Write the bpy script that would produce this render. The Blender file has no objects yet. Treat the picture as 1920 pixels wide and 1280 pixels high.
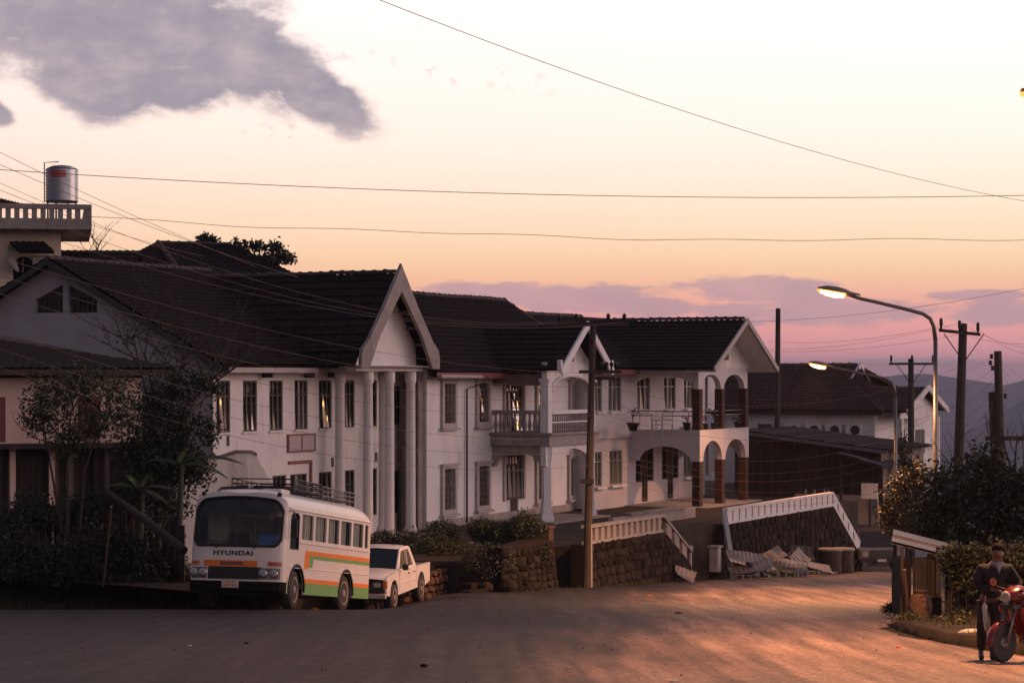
import bpy, math, random
import numpy as np
from mathutils import Vector, Matrix, Euler, geometry, noise
R = math.radians
C = bpy.context.scene.collection
scn = bpy.context.scene
random.seed(7)

# ------------------------------------------------------------------ camera
EYE = 1.85
cam_d = bpy.data.cameras.new('camera'); cam = bpy.data.objects.new('camera', cam_d); C.objects.link(cam)
cam.location = (0, 0, EYE); cam.rotation_euler = (R(90), 0, 0)
cam_d.lens = 75; cam_d.sensor_width = 36; cam_d.shift_y = 65/1920
cam_d.clip_start = 0.5; cam_d.clip_end = 30000
scn.camera = cam
scn.view_settings.view_transform = 'Standard'; scn.view_settings.look = 'None'
scn.view_settings.exposure = 0.0; scn.view_settings.gamma = 1; scn.view_settings.use_curve_mapping = False
scn.cycles.use_denoising = True
scn.cycles.max_bounces = 6; scn.cycles.volume_bounces = 0; scn.cycles.transparent_max_bounces = 8
scn.cycles.volume_step_rate = 5; scn.cycles.sample_clamp_indirect = 4

# ------------------------------------------------------------------ dusk sky
SUN_AZ = R(62)          # bearing of the afterglow, to the right of the view
world = bpy.data.worlds.new('World'); scn.world = world; world.use_nodes = True
NT = world.node_tree; NT.nodes.clear()
def wn(kind, **kw):
    n = NT.nodes.new(kind)
    for k, v in kw.items(): setattr(n, k, v)
    return n
def wl(a, b): NT.links.new(a, b)
def wmath(op, a, b=None, c=None, clamp=False):
    n = wn('ShaderNodeMath', operation=op, use_clamp=clamp)
    for i, v in enumerate((a, b, c)):
        if v is None: continue
        if isinstance(v, (int, float)): n.inputs[i].default_value = v
        else: wl(v, n.inputs[i])
    return n.outputs[0]
def wmix(f, a, b, blend='MIX'):
    n = wn('ShaderNodeMix', data_type='RGBA', blend_type=blend)
    for i, v in ((0, f), (6, a), (7, b)):
        if isinstance(v, (int, float)): n.inputs[i].default_value = v
        elif isinstance(v, tuple): n.inputs[i].default_value = v
        else: wl(v, n.inputs[i])
    return n.outputs[2]
def wramp(x, stops):
    n = wn('ShaderNodeValToRGB'); cr = n.color_ramp
    while len(cr.elements) < len(stops): cr.elements.new(.5)
    for e, (p, c) in zip(cr.elements, stops):
        e.position = p; e.color = (c[0], c[1], c[2], 1)
    wl(x, n.inputs[0]); return n.outputs[0]
tc = wn('ShaderNodeTexCoord').outputs['Generated']
nrm = wn('ShaderNodeVectorMath', operation='NORMALIZE'); wl(tc, nrm.inputs[0]); dirv = nrm.outputs[0]
sep = wn('ShaderNodeSeparateXYZ'); wl(dirv, sep.inputs[0]); vx, vy, vz = sep.outputs
elev = wmath('MULTIPLY', wmath('ARCSINE', vz), 180/math.pi)
azim = wmath('MULTIPLY', wmath('ARCTAN2', vx, vy), 180/math.pi)
epos = wmath('MULTIPLY_ADD', elev, 0.01, 0.1, clamp=True)
def st(lst): return [((e+10)/100, c) for e, c in lst]
front = wramp(epos, st([(-10, (.30, .17, .20)), (0, (.74, .36, .44)), (.5, (.90, .40, .44)), (1.2, (1.0, .42, .41)), (1.9, (1.0, .46, .37)),
    (2.6, (1.06, .62, .39)), (3.4, (1.10, .77, .50)), (4.5, (1.14, .87, .66)), (6.3, (1.18, 1.0, .88)), (8.3, (1.22, 1.08, 1.0)), (10.5, (1.26, 1.16, 1.1)),
    (16, (1.05, .84, .86)), (30, (.42, .34, .40)), (50, (.17, .16, .22)), (90, (.10, .12, .18))]))
back = wramp(epos, st([(-10, (.04, .04, .055)), (0, (.07, .07, .10)), (4, (.13, .105, .14)), (10, (.19, .15, .175)), (18, (.15, .145, .19)), (40, (.11, .125, .175)), (90, (.10, .12, .18))]))
hl = wmath('SQRT', wmath('ADD', wmath('MULTIPLY', vx, vx), wmath('ADD', wmath('MULTIPLY', vy, vy), 1e-6)))
cosz = wmath('DIVIDE', wmath('ADD', wmath('MULTIPLY', vx, math.sin(SUN_AZ)), wmath('MULTIPLY', vy, math.cos(SUN_AZ))), hl)
mr = wn('ShaderNodeMapRange', interpolation_type='SMOOTHSTEP')
wl(cosz, mr.inputs[0]); mr.inputs[1].default_value = -.95; mr.inputs[2].default_value = .40
mr.inputs[3].default_value = 1; mr.inputs[4].default_value = 0
side = wramp(wmath('MULTIPLY_ADD', cosz, .5, .5), [(.55, (1, .88, .90)), (.66, (1, .95, .95)), (.84, (1, 1.02, 1.02))])
skycol = wmix(mr.outputs[0], wmix(1.0, front, side, 'MULTIPLY'), back)
# clouds: soft ellipses in bearing / elevation, broken up by noise (px per degree = 69.8 in the photograph)
ae = wn('ShaderNodeCombineXYZ'); wl(azim, ae.inputs[0]); wl(elev, ae.inputs[1])
n1 = wn('ShaderNodeTexNoise'); n1.inputs['Scale'].default_value = .75; n1.inputs['Detail'].default_value = 8; n1.inputs['Roughness'].default_value = .62
mpn = wn('ShaderNodeMapping'); mpn.inputs['Scale'].default_value = (.8, 1.35, 1); wl(ae.outputs[0], mpn.inputs[0]); wl(mpn.outputs[0], n1.inputs['Vector'])
n2 = wn('ShaderNodeTexNoise'); n2.inputs['Scale'].default_value = .45; n2.inputs['Detail'].default_value = 4; wl(mpn.outputs[0], n2.inputs['Vector'])
def ell(px, py, rx, ry, rot=0):
    sb = wn('ShaderNodeVectorMath', operation='SUBTRACT'); wl(ae.outputs[0], sb.inputs[0])
    sb.inputs[1].default_value = (math.degrees(math.atan((px-960)/4000)), math.degrees(math.atan((705-py)/4000)), 0)
    m = wn('ShaderNodeMapping', vector_type='TEXTURE'); wl(sb.outputs[0], m.inputs[0])
    m.inputs['Rotation'].default_value = (0, 0, R(rot)); m.inputs['Scale'].default_value = (rx/69.8, ry/69.8, 1)
    ln = wn('ShaderNodeVectorMath', operation='LENGTH'); wl(m.outputs[0], ln.inputs[0])
    return wmath('SUBTRACT', 1.0, ln.outputs['Value'])
def group(lst):
    o = None
    for e in lst:
        v = ell(*e); o = v if o is None else wmath('MAXIMUM', o, v)
    return o
n1c = wmath('SUBTRACT', n1.outputs[0], .5); n2c = wmath('SUBTRACT', n2.outputs[0], .5)
def dens(gv, amp, lo, hi):
    v = wmath('ADD', gv, wmath('ADD', wmath('MULTIPLY', n1c, amp), wmath('MULTIPLY', n2c, amp*.6)))
    q = wn('ShaderNodeMapRange', interpolation_type='SMOOTHSTEP'); wl(v, q.inputs[0])
    q.inputs[1].default_value = lo; q.inputs[2].default_value = hi
    return q.outputs[0]
big = group([(230, 60, 360, 140, 0), (430, 95, 250, 115, -22), (585, 172, 165, 66, -28), (190, 165, 170, 85, -12), (60, 35, 190, 85, 0), (330, 170, 150, 60, 0), (-20, 218, 62, 28, -30)])
n3 = wn('ShaderNodeTexNoise'); n3.inputs['Scale'].default_value = 2.6; n3.inputs['Detail'].default_value = 8; n3.inputs['Roughness'].default_value = .58; wl(mpn.outputs[0], n3.inputs['Vector'])
n3c = wmath('SUBTRACT', n3.outputs[0], .5)
low = group([(900, 548, 150, 24, 0), (1080, 558, 190, 34, 0), (1220, 575, 110, 26, 0), (1440, 545, 200, 32, -2), (1560, 585, 230, 34, 0), (1900, 588, 160, 30, 0), (1330, 604, 150, 13, 0), (1010, 592, 120, 9, 0), (1840, 556, 120, 12, 0), (1720, 680, 190, 9, 0), (1380, 585, 100, 20, 0)])
gb = wmath('ADD', big, wmath('MULTIPLY', n3c, .30))
cb = dens(gb, .85, -.02, .40)
wm = group([(555, 255, 70, 34, -35), (710, 95, 70, 40, -30), (965, 150, 110, 40, -10), (820, 150, 60, 40, 0), (1285, 262, 40, 24, 0), (480, 250, 60, 18, 0), (640, 110, 40, 30, -30)])
wmr = wn('ShaderNodeMapRange', interpolation_type='SMOOTHSTEP'); wl(n3.outputs[0], wmr.inputs[0]); wmr.inputs[1].default_value = .52; wmr.inputs[2].default_value = .70
wme = wn('ShaderNodeMapRange', interpolation_type='SMOOTHSTEP'); wl(wm, wme.inputs[0]); wme.inputs[1].default_value = 0; wme.inputs[2].default_value = .6
cw = wmath('MULTIPLY', wmr.outputs[0], wme.outputs[0])
mpl = wn('ShaderNodeMapping'); mpl.inputs['Scale'].default_value = (.7, 2.4, 1); wl(ae.outputs[0], mpl.inputs[0])
n4 = wn('ShaderNodeTexNoise'); n4.inputs['Scale'].default_value = 1.3; n4.inputs['Detail'].default_value = 8; n4.inputs['Roughness'].default_value = .62; wl(mpl.outputs[0], n4.inputs['Vector'])
gl_ = wmath('ADD', low, wmath('MULTIPLY', wmath('SUBTRACT', n4.outputs[0], .5), 1.5))
clq = wn('ShaderNodeMapRange', interpolation_type='SMOOTHSTEP'); wl(gl_, clq.inputs[0]); clq.inputs[1].default_value = .0; clq.inputs[2].default_value = .42
clw = clq.outputs[0]
# elsewhere in the sky the same broken cloud goes on, thinly
els = wn('ShaderNodeTexNoise'); els.inputs['Scale'].default_value = .05; els.inputs['Detail'].default_value = 6; wl(ae.outputs[0], els.inputs['Vector'])
away = wn('ShaderNodeMapRange'); wl(wmath('ABSOLUTE', azim), away.inputs[0]); away.inputs[1].default_value = 17; away.inputs[2].default_value = 30
elm = wn('ShaderNodeMapRange', interpolation_type='SMOOTHSTEP'); wl(els.outputs[0], elm.inputs[0]); elm.inputs[1].default_value = .56; elm.inputs[2].default_value = .75
elsd = wmath('MULTIPLY', wmath('MULTIPLY', away.outputs[0], elm.outputs[0]), .5)
bigcol = wmix(wmath('MULTIPLY', cb, 1.0), (.78, .58, .56, 1), wramp(wmath('ADD', wmath('MULTIPLY', n1.outputs[0], .35), wmath('ADD', wmath('MULTIPLY', n2.outputs[0], .5), wmath('MULTIPLY', n3.outputs[0], .15))), [(.34, (.265, .245, .325)), (.48, (.35, .31, .375)), (.62, (.54, .44, .47))]))
c = wmix(wmath('MULTIPLY', cb, .93), skycol, bigcol)
c = wmix(wmath('MULTIPLY', cw, .45), c, (.70, .50, .52, 1))
lowcol = wramp(n2.outputs[0], [(.3, (.52, .34, .40)), (.7, (.66, .39, .42))])
c = wmix(wmath('MULTIPLY', clw, .85), c, lowcol)
c = wmix(elsd, c, wmix(.5, c, (.30, .26, .33, 1)))
bg = wn('ShaderNodeBackground'); bg.inputs[1].default_value = 1.0; wl(c, bg.inputs[0])
wo = wn('ShaderNodeOutputWorld'); wl(bg.outputs[0], wo.inputs[0])
world.cycles.sampling_method = 'MANUAL'; world.cycles.sample_map_resolution = 1024

# the last warm light from beyond the frame on the right: a very soft, weak, low sun
sun_d = bpy.data.lights.new('sun', 'SUN'); sun = bpy.data.objects.new('sun', sun_d); C.objects.link(sun)
sun_d.energy = 1.05; sun_d.angle = R(40); sun_d.color = (1, .56, .50)
sd = Vector((math.sin(SUN_AZ+R(20))*math.cos(R(9)), math.cos(SUN_AZ+R(20))*math.cos(R(9)), math.sin(R(9))))
sun.rotation_euler = sd.to_track_quat('Z', 'Y').to_euler()

# ------------------------------------------------------------------ materials
def mat(name, col, rough=.8, col2=None, scale=3, bump=0, bscale=None, metal=0, stretch=(1, 1, 1), stain=None, stain_scale=.6, rand=0, spec=.5, emit=None, estr=1, trans=0, coat=0, ior=None, shift=False):
    m = bpy.data.materials.new(name); m.use_nodes = True
    nt = m.node_tree; b = nt.nodes['Principled BSDF']
    b.inputs['Roughness'].default_value = rough; b.inputs['Metallic'].default_value = metal
    b.inputs['Specular IOR Level'].default_value = spec; b.inputs['Base Color'].default_value = (*col, 1)
    if ior: b.inputs['IOR'].default_value = ior
    if trans: b.inputs['Transmission Weight'].default_value = trans
    if coat: b.inputs['Coat Weight'].default_value = coat; b.inputs['Coat Roughness'].default_value = .08
    N = nt.nodes.new; L = nt.links.new
    t = N('ShaderNodeTexCoord'); mp = N('ShaderNodeMapping'); mp.inputs['Scale'].default_value = stretch
    L(t.outputs['Object'], mp.inputs[0])
    if shift:       # every copy shows its own piece of the pattern
        oi0 = N('ShaderNodeObjectInfo'); ml = N('ShaderNodeMath'); ml.operation = 'MULTIPLY'; L(oi0.outputs['Random'], ml.inputs[0]); ml.inputs[1].default_value = 60
        cb0 = N('ShaderNodeCombineXYZ'); L(ml.outputs[0], cb0.inputs[0]); L(ml.outputs[0], cb0.inputs[2]); L(cb0.outputs[0], mp.inputs['Location'])
    out = None
    if col2:
        n = N('ShaderNodeTexNoise'); n.inputs['Scale'].default_value = scale; n.inputs['Detail'].default_value = 6; n.inputs['Roughness'].default_value = .65
        L(mp.outputs[0], n.inputs['Vector'])
        r = N('ShaderNodeValToRGB'); r.color_ramp.elements[0].position = .35; r.color_ramp.elements[1].position = .68
        r.color_ramp.elements[0].color = (*col, 1); r.color_ramp.elements[1].color = (*col2, 1)
        L(n.outputs[0], r.inputs[0]); out = r.outputs[0]
    if stain:
        n = N('ShaderNodeTexNoise'); n.inputs['Scale'].default_value = stain_scale; n.inputs['Detail'].default_value = 8; n.inputs['Roughness'].default_value = .7
        mp2 = N('ShaderNodeMapping'); mp2.inputs['Scale'].default_value = (2.2, 2.2, .45); L(t.outputs['Object'], mp2.inputs[0]); L(mp2.outputs[0], n.inputs['Vector'])
        r = N('ShaderNodeValToRGB'); r.color_ramp.elements[0].position = .52; r.color_ramp.elements[1].position = .74
        r.color_ramp.elements[0].color = (0, 0, 0, 1); r.color_ramp.elements[1].color = (.8, .8, .8, 1); L(n.outputs[0], r.inputs[0])
        mx = N('ShaderNodeMix'); mx.data_type = 'RGBA'; L(r.outputs[0], mx.inputs[0])
        if out: L(out, mx.inputs[6])
        else: mx.inputs[6].default_value = (*col, 1)
        mx.inputs[7].default_value = (*stain, 1); out = mx.outputs[2]
    if rand:
        oi = N('ShaderNodeObjectInfo'); hs = N('ShaderNodeHueSaturation')
        ma = N('ShaderNodeMath'); ma.operation = 'MULTIPLY_ADD'; L(oi.outputs['Random'], ma.inputs[0]); ma.inputs[1].default_value = rand; ma.inputs[2].default_value = 1-rand/2
        L(ma.outputs[0], hs.inputs['Value'])
        if out: L(out, hs.inputs['Color'])
        else: hs.inputs['Color'].default_value = (*col, 1)
        out = hs.outputs[0]
    if out: L(out, b.inputs['Base Color'])
    if bump:
        n = N('ShaderNodeTexNoise'); n.inputs['Scale'].default_value = bscale or scale*4; n.inputs['Detail'].default_value = 5
        L(mp.outputs[0], n.inputs['Vector'])
        bp = N('ShaderNodeBump'); bp.inputs['Strength'].default_value = bump; bp.inputs['Distance'].default_value = .03
        L(n.outputs[0], bp.inputs['Height']); L(bp.outputs[0], b.inputs['Normal'])
    if emit:
        b.inputs['Emission Color'].default_value = (*emit, 1); b.inputs['Emission Strength'].default_value = estr
    return m
M = {}
M['plaster'] = mat('white_plaster', (.70, .68, .67), .85, (.62, .60, .60), 1.2, .15, 9, stain=(.30, .26, .24))
M['plaster2'] = mat('whitewashed_plaster', (.72, .71, .72), .85, (.65, .64, .65), 1.0, .12, 9, stain=(.40, .37, .36))
M['plaster_tile'] = mat('pale_tiled_wall', (.53, .51, .54), .28, (.45, .43, .46), 1.0, .05, 8)
M['concrete'] = mat('grey_concrete', (.33, .30, .29), .85, (.24, .22, .21), 2, .25, 12, stain=(.12, .10, .09))
M['concrete_pale'] = mat('pale_concrete', (.31, .28, .265), .85, (.21, .19, .18), 2, .25, 12, stain=(.16, .13, .12))
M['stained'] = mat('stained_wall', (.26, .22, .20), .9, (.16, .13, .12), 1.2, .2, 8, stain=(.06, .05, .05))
M['gable_grey'] = mat('shade_grey_plaster', (.42, .41, .44), .9, (.34, .33, .35), 1, .15, 8)  # house plaster greyed in its colour for the gable's shade
M['rooftile'] = mat('dark_roof_tile', (.011, .008, .008), .8, (.022, .014, .013), 3, .3, 20, spec=.2)
M['roofred'] = mat('brown_roof_tile', (.055, .030, .030), .8, (.035, .020, .020), 2, .3, 20, spec=.2)
M['ridge'] = mat('ridge_tile', (.075, .052, .048), .85, (.04, .03, .03), 5, .2, 20, rand=.6)
M['tin_dark'] = mat('rusted_dark_tin', (.030, .024, .024), .75, (.05, .035, .03), 2, .2, 10, stretch=(1, 1, .3))
M['tin_blue'] = mat('weathered_tin', (.16, .16, .19), .5, (.10, .10, .12), 2, .15, 10, metal=.3)
M['tin_light'] = mat('pale_tin', (.30, .26, .25), .5, (.17, .12, .10), 1.5, .15, 10, metal=.2)
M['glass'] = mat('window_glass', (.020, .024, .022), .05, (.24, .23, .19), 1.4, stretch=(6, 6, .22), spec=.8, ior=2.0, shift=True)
M['glass_dark'] = mat('dark_glass', (.008, .010, .013), .05, spec=.6)
def thin_glass(name, tint, base):
    m = bpy.data.materials.new(name); m.use_nodes = True; nt = m.node_tree; nt.nodes.clear(); N = nt.nodes.new; L = nt.links.new
    tr = N('ShaderNodeBsdfTransparent'); tr.inputs[0].default_value = (*tint, 1); gl = N('ShaderNodeBsdfGlossy'); gl.inputs['Roughness'].default_value = .03
    fr = N('ShaderNodeFresnel'); fr.inputs[0].default_value = 1.5; mx = N('ShaderNodeMixShader'); o = N('ShaderNodeOutputMaterial')
    L(fr.outputs[0], mx.inputs[0]); L(tr.outputs[0], mx.inputs[1]); L(gl.outputs[0], mx.inputs[2]); L(mx.outputs[0], o.inputs[0]); return m
M['clear_glass'] = thin_glass('clear_glass', (.90, .93, .92), 0)
M['frame_dark'] = mat('dark_window_frame', (.05, .045, .04), .6, (.03, .027, .025), 6)
M['frame_pale'] = mat('pale_window_frame', (.42, .38, .37), .7, (.33, .30, .29), 6)
M['grille'] = mat('iron_grille', (.12, .09, .07), .6, (.07, .05, .045), 8)
M['alu'] = mat('aluminium_frame', (.30, .31, .30), .4, (.22, .22, .22), 6, metal=.4)
M['wood_dark'] = mat('old_dark_timber', (.038, .026, .021), .88, (.018, .013, .011), 2, .3, 14, stretch=(4, 4, .5), rand=.6)
M['wood_black'] = mat('tree_shaded_timber', (.014, .009, .008), .9, (.008, .006, .005), 2, .3, 14, stretch=(4, 4, .5), rand=.8)  # timber colour darkened to stand for the roadside tree's shade
M['wood_brown'] = mat('brown_timber', (.075, .045, .033), .85, (.04, .027, .021), 2, .3, 14, stretch=(4, 4, .5), rand=.5)
M['soffit'] = mat('soffit_boards', (.16, .12, .10), .9, (.10, .08, .07), 2, .2, 10)
M['stone'] = mat('rubble_stone', (.030, .022, .019), .95, (.015, .012, .011), 5, .6, 14, rand=1.2, spec=.12)
M['mortar'] = mat('dark_mortar', (.026, .019, .017), .95, (.014, .011, .010), 6, .4, 20, spec=.1)
M['stone_red'] = mat('reddish_rubble_stone', (.12, .062, .045), .95, (.06, .038, .03), 5, .6, 14, rand=1.0)
M['brick'] = mat('red_brick', (.085, .036, .026), .85, (.045, .024, .019), 8, .3, 25, rand=.5)
M['earth'] = mat('dark_earth', (.052, .040, .033), .95, (.028, .022, .018), .8, .5, 5, spec=.15, stain=(.05, .05, .025))
M['pole_concrete'] = mat('concrete_pole', (.065, .048, .042), .85, (.04, .032, .03), 3, .2, 14)
M['pole_wood'] = mat('dark_wooden_pole', (.045, .035, .032), .85, (.03, .025, .022), 3, .2, 14, stretch=(4, 4, .4))
M['steel'] = mat('galvanised_steel', (.20, .19, .19), .45, (.14, .13, .13), 4, metal=.6)
M['iron'] = mat('black_iron', (.02, .02, .02), .5)
M['cable'] = mat('cable', (.13, .075, .055), .6)
M['leaf'] = mat('green_leaves', (.030, .045, .018), .6, (.055, .065, .022), 1.5, rand=.3)
M['leaf_dark'] = mat('dark_leaves', (.018, .026, .014), .6, (.032, .038, .018), 1.5, rand=.3)
M['leaf_hedge'] = mat('clipped_leaves', (.022, .036, .016), .6, (.045, .055, .022), 3, rand=.4)
M['leaf_warm'] = mat('yellow_and_lamplit_leaves', (.10, .075, .02), .6, (.16, .09, .03), 2, rand=.3)  # real yellow leaves, and lamp light put into the roadside bush's colour
M['leaf_banana'] = mat('banana_leaf', (.05, .085, .022), .45, (.03, .05, .015), 2)
M['bark'] = mat('bark', (.055, .042, .034), .9, (.03, .024, .02), 6, .4, 20)
M['grass'] = mat('dry_grass', (.07, .065, .03), .9, (.04, .045, .02), 2)
M['white_paint'] = mat('white_paint', (.72, .68, .64), .35, (.66, .61, .57), 2, coat=.3)
M['truck_paint'] = mat('white_truck_paint', (.74, .72, .72), .3, (.70, .67, .66), 2, coat=.4)
M['orange'] = mat('orange_stripe', (.75, .20, .02), .4, (.66, .17, .02), 3)
M['green'] = mat('green_stripe', (.16, .36, .12), .4, (.13, .30, .10), 3)
M['rubber'] = mat('tyre_rubber', (.02, .018, .018), .85, (.035, .03, .028), 6)
M['rim'] = mat('dusty_wheel_rim', (.30, .24, .22), .6, (.18, .13, .12), 6)
M['rim_red'] = mat('red_hub', (.16, .05, .04), .6)
M['chrome'] = mat('chrome', (.6, .58, .56), .2, metal=1)
M['lens'] = mat('headlamp_lens', (.30, .31, .31), .08, spec=.8)
M['lens_amber'] = mat('amber_lens', (.5, .12, .02), .15, spec=.8)
M['lens_red'] = mat('red_lens', (.35, .03, .02), .15, spec=.8)
M['black_plastic'] = mat('black_plastic', (.015, .015, .016), .5)
M['curtain'] = mat('pale_curtain', (.80, .74, .64), .9, (.42, .38, .33), 2.5, stretch=(14, 14, .3))
M['seat'] = mat('dark_seat_cloth', (.06, .05, .055), .9)
M['sign_blue'] = mat('blue_card', (.04, .12, .42), .5, (.06, .16, .48), 6)
M['letter_pale'] = mat('pale_lettering', (.35, .50, .75), .5)
M['letter_black'] = mat('black_lettering', (.015, .015, .015), .4)
M['plate_white'] = mat('number_plate_white', (.5, .46, .42), .5, (.42, .38, .35), 8)
M['lamp_glow'] = mat('lit_sodium_lens', (1, .6, .25), .3, emit=(1, .30, .06), estr=2.2)
M['lamp_core'] = mat('lit_sodium_core', (1, .7, .4), .3, emit=(1, .50, .20), estr=12)
M['lamp_shell'] = mat('lamp_shell', (.22, .18, .15), .5, (.16, .13, .11), 5)
M['skin'] = mat('skin', (.17, .09, .065), .6, (.14, .075, .05), 6)
M['hair'] = mat('black_hair', (.012, .010, .010), .85, spec=.1)
M['soot'] = mat('sooty_black', (.008, .008, .008), .9, spec=.1)
M['cloth_dark'] = mat('dark_jacket', (.010, .011, .014), .95, (.02, .022, .026), 8)
M['cloth_trouser'] = mat('dark_trousers', (.022, .024, .028), .9, (.016, .017, .02), 8)
M['cloth_white'] = mat('pale_shirt', (.28, .28, .31), .85)
M['red_plastic'] = mat('red_fairing', (.13, .007, .007), .25, coat=.5)
M['white_plastic'] = mat('white_plastic', (.35, .35, .37), .5)
M['orange_plastic'] = mat('orange_bag', (.75, .22, .03), .5)
M['tank_steel'] = mat('tank_steel', (.34, .36, .39), .3, (.26, .28, .31), 3, metal=.9)
M['board_pink'] = mat('notice_board', (.42, .36, .36), .7, (.38, .33, .33), 5)
M['trim_red'] = mat('red_brown_trim', (.20, .07, .06), .7)
M['pink_wall'] = mat('pink_wash_wall', (.80, .60, .53), .85, (.70, .52, .46), 1.2, .15, 9, stain=(.25, .18, .16))
M['shutter'] = mat('red_shutter', (.26, .10, .09), .7, (.19, .07, .065), 3)
M['cream'] = mat('cream_wall', (.62, .53, .42), .85, (.54, .46, .37), 1.2, .15, 9)
M['mountain'] = mat('forested_mountain', (.035, .045, .03), .95, (.05, .055, .035), .002)
# ------------------------------------------------------------------ frames: the street runs 27 degrees to the right of the view
TH = R(27); T2 = (math.sin(TH), math.cos(TH)); N2 = (T2[1], -T2[0]); PX0 = (2.4, 68.0); F = 4000.0
def sxy(s, d): return (PX0[0]+s*T2[0]-d*N2[0], PX0[1]+s*T2[1]-d*N2[1])
def S(px, d):
    u = (px-960)/F
    return (u*(PX0[1]-d*N2[1])-PX0[0]+d*N2[0])/(T2[0]-u*T2[1])
def D(px, s):
    u = (px-960)/F
    return (PX0[0]+s*T2[0]-u*(PX0[1]+s*T2[1]))/(N2[0]-u*N2[1])
def Z(py, s, d): return EYE+(705-py)/F*sxy(s, d)[1]
def at(px, py, Y): return Vector(((px-960)/F*Y, Y, EYE+(705-py)/F*Y))
def sm(a, b, x):
    t = max(0., min(1., (x-a)/(b-a))); return t*t*(3-2*t)
def gz(X, Y):
    if Y < 125: z = -.0715*Y if Y > -30 else .0715*30
    else: z = -.0715*125-.0715*(Y-125)-.16*max(0, Y-132)
    if Y > 132: z = max(z, -.0715*132-.23*(Y-132), -420)
    z -= .5*sm(-1.6, -3.8, X)*sm(48, 60, Y)*sm(110, 75, Y)
    z -= .9*sm(0, 10, X-(7+max(0, Y-41)*.19)-3.5)*sm(30, 42, Y)
    return z
FLOOR = -3.62

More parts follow.
